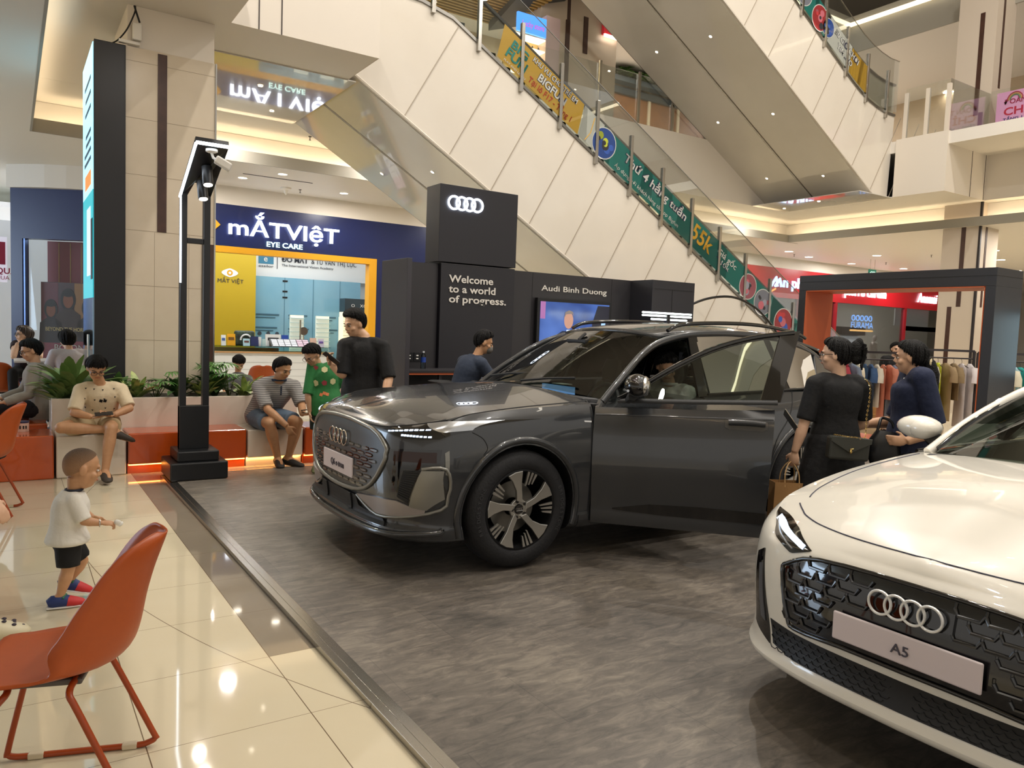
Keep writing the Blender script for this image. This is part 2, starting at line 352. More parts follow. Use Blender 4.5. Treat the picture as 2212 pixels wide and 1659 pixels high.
# ---- the stacked escalators ----
EG = glass('guard_glass', 'fcfefd', .6); BAL = glass('balustrade_glass', 'f4faf8', .6)
YEL = M('banner_yellow', 'd9a93a', .35); TEAL = M('banner_teal', '2f8d84', .35); BWHITE = M('banner_white', 'e6e4dc', .35)
NAVY = M('navy_ink', '23264d', .4); WINK = M('white_ink', 'f2f0ea', .4); RINK = M('red_ink', 'c8452c', .4); YINK = M('yellow_ink', 'e8b23a', .4); TINK = M('teal_ink', '2f8f86', .4)
HAND = M('rubber_handrail', '1a1b1c', .4); SKIRT = M('skirt_trim', '8d8a84', .25, 1)
PH = [M('photo_blue', '3357a8', .4), M('photo_lime', 'b9c23a', .4), M('photo_dark', '2b2b33', .4), M('photo_pink', 'b9636f', .4), M('photo_grey', '8f8f9c', .4), M('photo_red', 'b5383c', .4)]
def escalator(label_, zb, zl, x0, x1, xl0, xl1, y0, y1, near, bottom=None, posts=(), xe=None):
    """zb(x): foot of the balustrade, zl(x): lower edge of the cladding"""
    e = empty('escalator', (xl1, (y0+y1)/2, 0 if bottom else 6.18), label_, 'escalator')
    xt = [x0+(x1-x0)*i/24 for i in range(25)]; xc = xe or xl1; xb_ = [xl0+(xc-xl0)*i/24 for i in range(25)]
    MB().ribbon([(x, y0+.01, zl(x)) for x in xb_], [(x, y0+.01, zb(x)) for x in xt], (0, y1-y0-.02, 0)).build('side_cladding', PANEL, e)
    so = MB(); L = [(xl0, zl(xl0)), (xl1, zl(xl1))]
    so.prism([(L[0][0], y0+.03, L[0][1]-.012), (L[1][0], y0+.03, L[1][1]-.012), (L[1][0], y0+.03, L[1][1]+.02), (L[0][0], y0+.03, L[0][1]+.02)], (0, y1-y0-.06, 0))
    so.build('soffit', SOFFIT, e)
    for yy, n in ((y0+.05, 1), (y1-.2, 0)):
        xs = [x0+(x1-x0)*i/24 for i in range(25)]
        MB().tube([(x, yy, zb(x)+.66) for x in xs], (.04, .032), 8).build('handrail', HAND, e, smooth=50)
        MB().ribbon([(x, yy, zb(x)) for x in xs], [(x, yy, zb(x)+.64) for x in xs], (0, .012, 0)).build('balustrade', BAL, e)
    st_ = MB()
    for k in range(int((x1-x0)/.28)):
        x = x0+.28*k+.1; st_.box(x, x+.3, y0+.12, y1-.26, zb(x)-.12, zb(x)-.02+.0)
    st_.build('steps', M('step_dark', '3a3a3c', .45, .6), e)
    if near:
        xs = [x0+(x1-x0)*i/24 for i in range(25)]
        MB().ribbon([(x, y0-.012, zb(x)-.05) for x in xs], [(x, y0-.012, zb(x)) for x in xs], (0, .03, 0)).build('skirt', SKIRT, e)
        MB().tube([(x, y0-.004, zl(x)+.02) for x in (xl0, xl1)], .022, 6).build('edge_bead', PANEL, e)
        sm = MB()
        for i in range(int((xl1-xl0)/.74)+2):
            xb = xl0+.76+.74*i
            a = V((xb, y0+.004, zl(xb))); t = 0
            while t < 4 and a.z+t*.865 < zb(a.x+t*.5)-.05: t += .02
            sm.cbox(a+V((.5, 0, .865))*t/2, (.009, .014, t), Euler((0, math.radians(30), 0)).to_matrix())
        sm.build('panel_seam', M('seam', 'a89c8b', .5), e)
        for x in posts:
            MB().box(x-.03, x+.03, y0-.05, y0+.012, zb(x)-.16, zb(x)+.88).build('post', STEEL, e, bevel=.004)
        MB().ribbon([(x, y0-.03, zb(x)+.03) for x in xs], [(x, y0-.03, zb(x)+1.16) for x in xs], (0, .008, 0)).build('guard_glass', EG, e)
        MB().tube([(x, y0-.026, zb(x)+1.165) for x in xs], .008, 6).build('guard_edge', STEEL, e)
    MB().tube([(x, (y0+y1)/2*0+y1-.01, zl(x)+.01) for x in (xl0, xl1)], .014, 6).build('soffit_joint', M('joint_dark', '7d776c', .5), e)
    return e
zb1 = lambda x: min(6.33, 9.231-.566*x) if x > 5.3 else 6.23+.05*(5.3-x)
zl1 = lambda x: max(.0, 4.97-.583*(x-3.97))
E1 = escalator('near white escalator rising from the ground floor with yellow and teal banners', zb1, zl1, 3.95, 16.2, 3.97, 12.4, 10.26, 11.68, True, bottom=True, posts=[5.15+.777*k for k in range(14)])
escalator('far white escalator of the lower pair, behind the bannered one', zb1, zl1, 3.95, 16.2, 3.97, 12.4, 11.69, 13.1, False, bottom=True)
def zb2(x):
    if x < 15.2: return 8.36-.559*(x-13.21)
    t = min((x-15.2)/1.4, 1); return 7.25-.559*1.4*(t-t*t*.42)+0*x
zl2 = lambda x: max(4.9, 7.81-.563*(x-11.11))
E2 = escalator('upper white escalator from the second floor to the third, nearer one', zb2, zl2, 8.6, 16.95, 8.0, 16.2, 10.26, 11.68, True, xe=16.86, posts=[13.4+.785*k for k in range(5)])
escalator('upper white escalator from the second floor to the third, farther one', zb2, zl2, 8.6, 16.95, 8.0, 16.2, 11.69, 13.1, False, xe=16.86)
struct('ceiling_landing', MB().box(15.6, 16.9, 10.14, 13.05, 4.885, 4.9).box(2.15, 4.02, 10.28, 13.08, 4.885, 4.899), SOFFIT)
# banners, stuck to the outside of the near balustrades
YB = 10.238
def strip(e, name, zb, xa, xb, mat, lean=0, lab=None, y=YB, v0=.03, v1=.60):
    n = 6; lo = [(xa+(xb-xa)*i/n, v0) for i in range(n+1)]; hi = [(xa+lean+(xb-xa)*i/n, v1) for i in range(n+1)]
    o = MB().ribbon([(x, y, zb(x)+v) for x, v in lo], [(x, y, zb(x)+v) for x, v in hi], (0, .003, 0)).build(name, mat, e)
    if lab: o['label'] = lab
    return o
RX = V((1, 0, -.566)).normalized(); UP = V((.566, 0, 1)).normalized()
def btext(par, body, zb, x, v, wd, h, mat, back=None, rx=RX, upv=UP, bold=.0):
    org = V((x, YB-.004, zb(x)+v))
    if back: text('outline', body, org, rx, upv, back, h=h, wd=wd, parent=par, ext=.001, bold=.055)
    return text('lettering', body, org+V((0, -.003, 0)), rx, upv, mat, h=h, wd=wd, parent=par, ext=.001, bold=bold)
b1 = strip(E1, 'banner', zb1, 6.25, 7.85, YEL, .12, 'yellow banner with teal and red lettering')
btext(b1, 'BIG', zb1, 6.48, .36, .34, .13, TINK, bold=.03); btext(b1, 'FUN', zb1, 6.38, .16, .42, .15, TINK, bold=.03); btext(b1, 'PLAY AND LEARN', zb1, 6.36, .06, .46, .035, WINK)
btext(b1, 'KHU VUI CHƠI TRẺ EM', zb1, 6.9, .47, 1.02, .085, WINK, NAVY, bold=.01); btext(b1, 'BIGFUN', zb1, 7.0, .26, .62, .13, WINK, NAVY, bold=.02); btext(b1, 'Tại lô F17 - Tầng 1', zb1, 6.82, .10, .98, .10, RINK, bold=.01)
b2 = strip(E1, 'banner', zb1, 7.87, 8.3, BWHITE, .12, 'white banner strip with a gold curve')
MB().tube([(8.0, YB-.002, zb1(8.0)+.05), (8.12, YB-.002, zb1(8.12)+.25), (8.2, YB-.002, zb1(8.2)+.55)], .008, 6).build('gold_curve', YINK, b2)
b3 = strip(E1, 'banner', zb1, 8.32, 13.85, TEAL, .12, 'teal banner with white and yellow lettering')
def disc(par, zb, x, v, r, cols, y=YB):
    o = V((x, y-.005, zb(x)+v)); m = MB()
    def circ(c, rr, i, dy): m.mat(i); m.prism([o+V((c[0]+rr*math.cos(a), dy, c[1]+rr*math.sin(a))) for a in [k*math.pi/12 for k in range(24)]], (0, .002, 0))
    circ((0, 0), r, 0, 0); circ((0, 0), r*.93, 1, -.001)
    rnd = random.Random(int(x*100))
    for k in range(9):
        a = rnd.random()*6.28; q = rnd.random()*.6*r; circ((q*math.cos(a), q*math.sin(a)), r*rnd.uniform(.12, .32), 1+k % len(cols), -.002-.0004*k)
    return m.build('round_photo', [WINK]+[PH[c] for c in cols], par)
disc(b3, zb1, 8.42, .30, .27, (0, 1, 2))
btext(b3, 'Thứ 4 hằng tuần', zb1, 8.86, .34, 1.78, .15, WINK, NAVY, bold=.015); btext(b3, 'Áp dụng với khách hàng tải app Bigfun', zb1, 8.66, .10, 1.8, .07, WINK)
btext(b3, '55k', zb1, 10.55, .18, .62, .3, YINK, bold=.02)
btext(b3, 'Giá gốc', zb1, 11.3, .36, .62, .12, WINK, bold=.008); btext(b3, '110k', zb1, 11.3, .20, .36, .1, WINK); MB().cbox((11.47, YB-.008, zb1(11.47)+.24), (.42, .003, .012), Euler((0, math.radians(40), 0)).to_matrix()).build('strike', NAVY, b3)
disc(b3, zb1, 12.25, .30, .26, (3, 2, 4)); disc(b3, zb1, 12.72, .28, .27, (4, 2, 3)); disc(b3, zb1, 13.4, .28, .30, (5, 3, 0))
c1 = strip(E2, 'banner', zb2, 12.4, 14.25, TEAL, 0, 'teal banner with round photos'); disc(c1, zb2, 13.45, .32, .25, (4, 3, 2)); disc(c1, zb2, 13.98, .26, .27, (5, 3, 2))
c2 = strip(E2, 'banner', zb2, 14.27, 15.05, BWHITE, .1, 'white banner strip with dark lettering'); disc(c2, zb2, 14.28, .3, .2, (0, 0, 2))
c3 = strip(E2, 'banner', zb2, 15.07, 15.72, YEL, .1, 'yellow end of the upper banner')
btext(c2, '50 GIỜ CHƠI', zb2, 14.5, .38, .98, .12, WINK, NAVY, bold=.02); btext(c2, 'YIM ... O', zb2, 14.6, .17, .62, .11, WINK, NAVY, bold=.02)
# ---- downlights, sprinklers, signs on the ceilings ----
dl = empty('ceiling_lamp', (5.3, 15.6, ZL))
MB().lathe([(.105, -.004), (.105, -.012), (.085, -.012), (.085, .0)], n=20).build('trim_ring', TRIMW, dl, local=True, smooth=40)
MB().lathe([(.0, -.006), (.086, -.006)], n=20).build('lamp_disc', LAMPM, dl, local=True)
n_dl = 0
def lamp(x, y, z, lab, grp, s=1):
    global n_dl
    o = dl if n_dl == 0 else copy_tree(dl); n_dl += 1
    o.location = (x, y, z); o.scale = (s, s, 1); tag(o, lab, 'ceiling light', grp); return o
for x, y, l in ((4.35, 14.75, 'round ceiling downlight over the blue shop sign, nearest the black spotlight post'), (3.85, 15.7, 'small round ceiling downlight left above the blue eyewear shop sign'), (6.0, 15.9, 'large bright round downlight above the blue fascia beside the escalator')):
    lamp(x, y, ZL, l, 'downlights outside the eyewear shop')
for x, y in ((20.5, 15.6), (23.0, 14.2), (22.2, 16.1), (24.9, 16.3), (27.5, 15.9), (26.2, 12.0), (30.1, 13.2), (23.6, 11.0)):
    lamp(x, y, ZL, 'round white downlight in the low ceiling above the red shop signs', 'downlights of the right concourse', 1.5)
for x, y in ((25.4, 13.6), (31, 17)): lamp(x, y, 9.74, 'round downlight in the third floor ceiling at upper right', 'downlights of the upper ceiling', 2)
esoff = [(x, y, zl2(x)-.012) for x, y in ((11.64, 11.0), (13.65, 11.0), (15.5, 11.0), (11.53, 12.4), (13.51, 12.4), (15.3, 12.4))]
for p in esoff:
    o = lamp(*p, 'small round spotlight set in the glossy soffit of the upper escalator', 'spotlights under the upper escalator', .35); o.rotation_euler = (0, math.atan(.563), 0)
for p in [(5.6, 11.0), (5.35, 12.4)]:
    o = lamp(p[0], p[1], zl1(p[0])-.012, 'small round spotlight set in the soffit of the lower escalator', 'spotlights under the lower escalator', .35); o.rotation_euler = (0, math.atan(.583), 0)
for i in range(7):
    for j in range(6): lamp(-1+2.3*i, -5+2.4*j+.5*(i % 2), 13.19, 'round downlight in the high atrium ceiling', 'atrium downlights', 1.6)
for x, y in ((3.0, 11.3), (3.5, 12.5), (16.1, 11.5), (16.4, 12.7)): lamp(x, y, 4.883, 'small spotlight in the landing soffit', 'landing spotlights', .4)
sp0 = tag(MB().lathe([(.03, 0), (.03, -.01), (.008, -.012), (.008, -.06), (.02, -.062), (.02, -.07)], n=10, cap=True).build('sprinkler', M('sprinkler', '5a544c', .5), local=True), 'small dark ceiling sprinkler above the shop fronts', 'sprinkler', 'ceiling sprinklers')
sp0.location = (4.55, 13.8, ZS)
for p in ((5.15, 16.2, ZL), (19.9, 13.8, ZS-.3), (23.8, 12.9, ZL), (25.2, 15.2, ZL), (21.3, 16.0, ZL)):
    c = sp0.copy(); COL.objects.link(c); c.location = p
tag(MB().lathe([(.11, 0), (.11, -.03), (.05, -.05), (.03, -.12), (.01, -.15)], (4.85, 16.2, ZL), n=16, cap=True).build('ceiling_speaker', TRIMW, smooth=40), 'white cone shaped detector on the ceiling over the eyewear shop', 'detector')
tag(bx(3.75, 5.1, 15.25, 15.29, ZL-.006, ZL).build('air_slot', DARK), 'long thin dark air slot in the ceiling outside the eyewear shop', 'air slot')
ex = empty('exit_sign', (24.1, 15.0, 3.95), 'small green exit sign hanging under the ceiling on the right', 'sign')
MB().box(23.9, 24.3, 14.98, 15.02, 3.78, 4.02).build('panel', M('exit_green', '0f6b55', .4, emit=.5), ex); text('lettering', '<EXIT>', (23.93, 14.978, 3.85), (1, 0, 0), (0, 0, 1), M('exit_white', 'd8fff0', .4, emit=1.2), wd=.34, h=.11, parent=ex)
MB().box(23.97, 23.98, 14.995, 15.005, 4.02, ZL).box(24.22, 24.23, 14.995, 15.005, 4.02, ZL).build('hanger', STEEL, ex)
# ---- the blue eyewear shop ----
BLUE = M('shop_blue', '101f52', .3); YELF = M('frame_yellow', 'e0a21e', .4); SIGNW = M('sign_white', 'e9f1ff', .4, emit=4); SIGNG = M('sign_mint', 'c9f2ea', .4, emit=2.2)
SHOPW = M('shop_white', 'e4e8ec', .4)
YF = 16.9
sf = empty('shop_facade', (5, YF, 0), 'dark blue eyewear shop front with a yellow framed opening', 'facade')
MB().box(1.262, 8.75, YF, YF+.25, 3.1, 3.97).box(7.2, 7.52, YF, YF+.25, 0, 3.1).build('blue_fascia', BLUE, sf)
MB().box(1.4, 7.2, YF-.04, YF+.2, 2.97, 3.1).box(7.02, 7.2, YF-.04, YF+.2, 0, 2.97).build('yellow_frame', YELF, sf)
struct('wall_shop_bulkhead', MB().box(1.25, 12, YF, YF+.25, 3.97, ZL), WHITE)
sg = empty('shop_sign', (5, YF-.01, 3.3), 'glowing white eyewear shop name on the blue fascia', 'sign')
sx = lambda a: 3.83+(a-185)*(2.40/898)
text('lettering', 'mẮTVIệT', (3.83, YF-.05, 3.36), (1, 0, 0), (0, 0, 1), SIGNW, h=.33, wd=2.40, parent=sg, ext=.03, bold=.012)
text('tagline', 'EYE CARE', (4.64, YF-.04, 3.165), (1, 0, 0), (0, 0, 1), SIGNG, h=.11, wd=.78, parent=sg, ext=.02, bold=.012)
MB().prism([(3.5, YF-.03, 3.53), (3.6, YF-.03, 3.63), (3.7, YF-.03, 3.53), (3.6, YF-.03, 3.43)], (0, .02, 0)).build('yellow_diamond', YELF, sg)
cd = V((-.835, .55, 0)); cn = V((-.55, -.835, 0)); c0 = V((1.25, YF-.01, 0))     # the slanting side of the shop
def CP(t, z, off=0): return c0+cd*t+cn*off+V((0, 0, z))
def cbx(mb, t0, t1, z0, z1, o0, o1):
    P = [CP(t, z, o) for z in (z0, z1) for t, o in ((t0, o0), (t1, o0), (t1, o1), (t0, o1))]
    return mb.add(P, [(0, 1, 2, 3), (7, 6, 5, 4), (4, 5, 1, 0), (5, 6, 2, 1), (6, 7, 3, 2), (7, 4, 0, 3)])
s2 = empty('shop_facade', (.4, 17.5, 0), 'slanting dark blue side of the eyewear shop with a tall window', 'facade')
m = MB(); cbx(m, 0, 1.45, 2.97, 3.92, 0, -.2); cbx(m, 1.23, 1.45, 0, 2.97, 0, -.2); cbx(m, 0, .06, 0, 2.97, 0, -.2); m.build('blue_fascia', BLUE, s2)
m = MB(); cbx(m, 1.19, 1.23, .3, 2.97, -.02, -.12); m.build('window_frame', M('steel_blue', '6d86b8', .3, .6), s2)
m = MB(); cbx(m, .06, 1.19, .3, 2.97, -.10, -.11); m.build('window_pane', glass('shop_glass', 'f2f6f8', .6), s2)
struct('wall_shop_corner', MB().prism([CP(t, 3.92, .0) for t in (-.2, 1.5)]+[CP(t, 3.92, .04+.12*math.sin(math.pi*(1.5-t)/1.7)) for t in (1.5, 1.1, .7, .3, -.2)][::1], (0, 0, .43)), WHITE)
m = MB(); cbx(m, .22, 1.17, 0, 3.0, -.7, -.74); tag(m.build('red_backdrop', M('backdrop_red', '8f2434', .5)), 'dark red backdrop panel with gold lines inside the slanting shop window', 'panel')
m = MB()
for t in (.93, .7, .48): cbx(m, t, t+.012, 1.6, 2.97, -.69, -.7)
rb = bpy.data.objects['red_backdrop']; m.build('gold_line', M('gold_line', 'c99a45', .4), rb)
po = empty('poster_stand', CP(.45, 0, -.3), 'tall red eyewear poster with three people behind the shop window', 'poster')
m = MB(); cbx(m, -.05, 1.06, .25, 2.17, -.3, -.33); m.build('board', M('poster_dark', '4c1a16', .4), po)
m = MB(); cbx(m, -.05, 1.06, .25, 1.03, -.296, -.3); m.build('lower_band', M('poster_red', '9c1830', .4), po)
m = MB(); cbx(m, -.05, .40, 1.05, 2.16, -.297, -.3); m.build('gold_field', M('poster_gold', 'b87a32', .4), po); m = MB(); cbx(m, .72, 1.05, 1.05, 2.16, -.297, -.3); m.build('crimson_field', M('poster_crimson', '7d1a26', .4), po)
def face2(par, t, z, s, hair, coat):
    def el(a, b, ra, rb_, off): return [CP(t+a+ra*math.cos(k*math.pi/10), z+b+rb_*math.sin(k*math.pi/10), off) for k in range(20)]
    q = MB(); q.mat(0); q.prism(el(0, -.02*s, .15*s, .22*s, -.292), cn*-.003); q.mat(1); q.prism(el(.0, -.04*s, .10*s, .15*s, -.289), cn*-.003); q.mat(0); q.prism(el(0, .10*s, .12*s, .07*s, -.287), cn*-.003)
    q.mat(2); q.prism([CP(t+a, z+b, -.290) for a, b in ((-.26*s, -.75*s), (.26*s, -.75*s), (.24*s, -.32*s), (.08*s, -.2*s), (-.08*s, -.2*s), (-.24*s, -.32*s))], cn*-.003)
    q.build('portrait', [M('p_hair', '1d0f0e', .5), M('p_skin', 'a35a38', .5), M(coat, coat, .5)], po)
face2(po, .86, 1.66, .9, 0, '2c1716'); face2(po, .52, 1.86, 1.0, 0, '45291f'); face2(po, .12, 1.70, .9, 0, '331c18')
for z in (1.22,): text('lettering', 'BEYOND THE HORIZON', CP(.97, z, -.286), -cd, (0, 0, 1), M('gold_ink', 'd9b66b', .4), wd=.95, h=.075, parent=po, bold=.02)
text('lettering', 'BOLON', CP(.80, .84, -.286), -cd, (0, 0, 1), M('cream_ink', 'e6d8c8', .4), wd=.58, h=.12, parent=po); text('lettering', 'EYEWEAR', CP(.62, .76, -.286), -cd, (0, 0, 1), MATS['cream_ink'], wd=.2, h=.03, parent=po)
# inside the shop
struct('wall_shop_inside', MB().box(1.3, 8.9, 20.8, 21, 0, 3.6).box(8.9, 9.1, YF+.2, 21, 0, 3.6).box(-3, 1.3, 20.8, 21, 0, 3.6), SHOPW)
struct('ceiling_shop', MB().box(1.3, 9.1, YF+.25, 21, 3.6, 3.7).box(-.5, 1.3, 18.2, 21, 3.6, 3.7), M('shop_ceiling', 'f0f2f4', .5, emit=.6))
area('eyewear_shop_light', (5, 18.6, 3.55), 5, 95, (.93, .97, 1), sy=2.6)
yw = empty('wall_sign', (4.5, 20, 0), 'mustard yellow wall panel with an eye logo inside the eyewear shop', 'panel')
bx(2.2, 5.26, 20, 20.1, 0, 3.3).build('board', M('mustard', 'c2a41c', .5), yw)
MB().prism([(4.62+.2*math.cos(a), 19.995, 2.73+(.11*math.sin(a)*(1-.35*abs(math.cos(a))))) for a in [k*math.pi/14 for k in range(28)]], (0, -.004, 0)).build('eye_logo', M('logo_white', 'eef0ee', .5), yw)
MB().lathe([(.035, 0), (.07, 0), (.07, -.004), (.035, -.004)], (4.62, 19.99, 2.73), 'y', 16).build('logo_ring', YELF, yw)
text('lettering', 'MẮT VIỆT', (4.32, 19.99, 2.48), (1, 0, 0), (0, 0, 1), M('dark_ink', '2a2e3a', .5), wd=.62, h=.1, parent=yw)
bw = empty('wall_sign', (7, 20.6, 2.8), 'white header board about eye tests at the back of the eyewear shop', 'sign')
bx(5.3, 8.88, 20.5, 20.75, 2.72, 3.5).build('board', M('white_board', 'eef0ee', .5), bw)
DI = MATS['dark_ink']; BI = M('essilor_blue', '3f87a8', .5)
bx(5.45, 5.84, 20.49, 20.5, 3.06, 3.32).build('logo_square', BI, bw); text('lettering', 'e', (5.58, 20.485, 3.12), (1, 0, 0), (0, 0, 1), WINK, h=.16, parent=bw, bold=.01)
text('lettering', 'essilor', (5.45, 20.48, 2.97), (1, 0, 0), (0, 0, 1), DI, wd=.38, h=.07, parent=bw); bx(5.93, 5.945, 20.49, 20.5, 2.95, 3.4).build('rule', DI, bw)
text('lettering', 'ĐO MẮT', (6.05, 20.48, 3.15), (1, 0, 0), (0, 0, 1), DI, wd=.72, h=.13, parent=bw, bold=.03); text('lettering', '& TƯ VẤN THỊ LỰC', (6.85, 20.48, 3.15), (1, 0, 0), (0, 0, 1), DI, wd=1.28, h=.13, parent=bw)
text('lettering', 'The International Vision Academy', (6.05, 20.48, 3.03), (1, 0, 0), (0, 0, 1), DI, wd=1.42, h=.065, parent=bw)
gp = empty('glass_partition', (6.8, 20.3, 0), 'pale blue glass partition with printed notes in the eyewear shop', 'partition')
bx(5.3, 8.2, 20.3, 20.33, 0, 2.72).build('pane', M('pale_blue_glass', '86b6cb', .12, coat=.5, noise=(.8, '6fa6c0', .6)), gp)
m = MB()
for x in (6.08, 6.85, 7.6): m.box(x, x+.012, 20.29, 20.3, .1, 2.72)
m.build('joint', M('joint_blue', '4f8298', .4), gp)
m = MB()
for z in (2.63, 2.36, 2.2): m.box(6.03, 6.16, 20.285, 20.3, z-.02, z+.02)
m.build('hinge', BLACK, gp)
m = MB()
for (x0, x1, z) in ((5.35, 5.95, 1.72), (6.2, 6.7, 1.72), (6.95, 7.5, 1.7), (5.35, 5.9, 1.38), (6.2, 6.75, 1.36), (6.95, 7.55, 1.36)): m.box(x0, x1, 20.285, 20.3, z, z+.035); m.box(x0, x1-.1, 20.285, 20.3, z-.07, z-.05)
m.build('printed_note', M('note_ink', '3d6377', .5), gp)
for x in (5.45, 5.67, 5.9): MB().lathe([(0, 0), (.05, 0), (.05, .01)], (x, 20.28, 1.24), 'y', 14).build('round_picture', M('pic_dark', '3b4650', .5), gp)
for i, x in enumerate((6.4, 7.1, 7.75)):
    s_ = empty('display_shelf', (x, 20.0, 0), ('pale lit eyewear shelf behind the blue glass, left of three', 'pale lit eyewear shelf behind the blue glass, middle of three', 'pale lit eyewear shelf behind the blue glass, right of three')[i], 'shelf', 'eyewear shelves at the blue glass')
    bx(x-.18, x+.18, 20.2, 20.27, .6, 1.75).build('back_panel', M('shelf_glow', 'e8ead8', .5, emit=.35), s_)
    m = MB()
    for k in range(9): m.box(x-.18, x+.18, 20.1, 20.2, .7+.12*k, .715+.12*k)
    m.build('shelf_board', M('shelf_pale', 'b8cfd2', .4), s_)
sh = empty('display_shelf', (8.3, 19.6, 0), 'dark topped eyewear wall shelf beside the yellow frame', 'shelf')
bx(7.45, 8.88, 19.5, 19.9, 1.88, 2.24).build('header', M('header_slate', '2c3a42', .4), sh); bx(7.45, 8.88, 19.6, 19.9, .9, 1.88).build('back_panel', M('shelf_warm', 'efe6c4', .5, emit=.7), sh); bx(7.45, 8.88, 19.5, 19.9, 0, .9).build('base', M('shelf_base', 'a8503c', .5), sh)
text('lettering', 'O    XOXO   VISION', (7.62, 19.49, 2.02), (1, 0, 0), (0, 0, 1), WINK, wd=1.15, h=.08, parent=sh)
for k in range(7): bx(7.45, 8.88, 19.5, 19.6, 1.0+.125*k, 1.012+.125*k).build('shelf_board', M('shelf_cream', 'd8d2b8', .5), sh)
gl = None
for k in range(7):
    for x in (7.6, 7.8, 8.6, 8.78):
        if gl is None:
            gl = MB().lathe([(.026, -.002), (.03, 0), (.026, .002)], (-.034, 0, 0), 'y', 10).lathe([(.026, -.002), (.03, 0), (.026, .002)], (.034, 0, 0), 'y', 10).box(-.008, .008, -.002, .002, -.004, .004).box(-.066, -.063, 0, .1, -.002, .002).box(.063, .066, 0, .1, -.002, .002).build('eyeglasses', BLACK, local=True)
            o = gl
        else: o = gl.copy(); COL.objects.link(o)
        o.location = (x, 19.39, 1.045+.125*k); tag(o, 'dark framed eyeglasses on the warm lit wall shelf beside the yellow frame', 'glasses', 'eyeglasses on the warm lit shelf')
# counter with its goods
ct = empty('shop_counter', (5.2, 18.2, 0), 'white and wood eyewear shop counter with a glass case', 'counter')
bx(3.3, 6.6, 18.0, 18.7, 0, .82).build('front_panel', M('counter_white', 'dfe2e4', .35), ct, bevel=.01); bx(3.3, 6.6, 17.96, 18.7, .82, .85).build('wood_edge', M('counter_wood', 'b88d5f', .5), ct)
m = MB()
for k in range(5): m.box(3.3, 6.6, 17.995, 18, .12+.16*k, .128+.16*k)
m.build('groove', M('counter_groove', 'b4b8bc', .5), ct)
bx(3.45, 6.5, 18.05, 18.6, .85, .96).build('glass_case', glass('case_glass', 'dfeeea', .7), ct); bx(3.5, 5.4, 18.4, 18.5, .852, .93).build('wood_back', MATS['counter_wood'], ct); bx(3.4, 6.55, 18.02, 18.65, .96, .972).build('glass_top', glass('glass_top', 'e4f2ee', .8), ct)
def item(name, lab, cat, x, z0, wd, ht, col, y=18.2, d=.03, ink=None, tilt=8):
    e = empty(name, (x, y, z0), lab, cat); r = Euler((math.radians(-tilt), 0, 0)).to_matrix()
    MB().cbox((x, y, z0+ht/2), (wd, d, ht), r).build('card', M('i_'+col, col, .4), e)
    if ink: MB().cbox((x, y-.018, z0+ht*.6), (wd*.7, .006, ht*.25), r).build('print', M('i_'+ink, ink, .4), e)
    return e
Zc = .972
item('price_card', 'yellow price card with dark print on the shop counter', 'card', 4.25, Zc, .18, .27, 'dba116', ink='6b4a10')
item('price_card', 'small white and blue card left of the yellow one', 'card', 4.08, Zc, .1, .24, 'dfe6ec', ink='3b62a8')
item('leaflet', 'pale blue leaflet with a face on the shop counter', 'leaflet', 4.57, Zc, .15, .17, 'a9cfe2', ink='5e3c38', y=18.12)
item('folder', 'dark navy folder standing on the counter', 'folder', 4.80, Zc, .18, .22, '1d2a5c', y=18.3)
item('box', 'white box behind the navy folder', 'box', 4.92, Zc, .07, .21, 'e6e8ea', y=18.34, d=.1, tilt=0)
item('bottle_box', 'small pale box with a clear window on the counter', 'box', 4.99, Zc, .08, .17, 'b9d6dc', tilt=0)
item('picture_card', 'white card with two dark hairstyle pictures on the counter', 'card', 5.26, Zc, .36, .28, 'e8eaea', ink='22242a', y=18.4)
item('folder', 'bright blue folder behind the palette tray', 'folder', 5.55, Zc, .16, .27, '1d4bb0', y=18.42)
item('card_holder', 'clear stand with pinkish cards on the counter', 'card', 6.2, Zc, .16, .22, 'd8b8a8', y=18.3)
item('card_holder', 'white and purple stand at the right end of the counter', 'card', 6.38, Zc, .14, .2, 'c9c6dc', ink='5c4a94', y=18.25)
hb = empty('handbag', (4.6, 18.45, Zc), 'dark patterned bag on the counter behind the price cards', 'bag'); bx(4.38, 4.84, 18.4, 18.55, Zc, 1.32).build('body', M('bag_dark', '23292a', .5, noise=(14, '48604f', .8)), hb, bevel=.05, seg=3); MB().tube([(4.62+.12*math.cos(a), 18.36, 1.1+.13*math.sin(a)) for a in [k*math.pi/8 for k in range(9)]], .02, 8).build('white_handle', SHOPW, hb)
tr = empty('lens_tray', (5.7, 18.15, Zc), 'black slanted tray of small white lens cards on the counter', 'tray')
MB().prism([(5.14, 18.06, Zc), (5.14, 18.3, Zc), (5.14, 18.3, 1.15)], (.93, 0, 0)).build('base', BLACK, tr)
for a in range(6):
    m = MB()
    for b in range(4):
        y0 = 18.075+.053*b; z0 = Zc+(y0-18.06)*.74; m.prism([(5.17+.15*a, y0-.003, z0+.004), (5.30+.15*a, y0-.003, z0+.004), (5.30+.15*a, y0+.037, z0+.034), (5.17+.15*a, y0+.037, z0+.034)], (0, -.003, .004))
    m.build('card_column', M('card_white' if a < 4 else 'card_pink', 'dfe2ea' if a < 4 else 'd8b6c6', .4), tr)
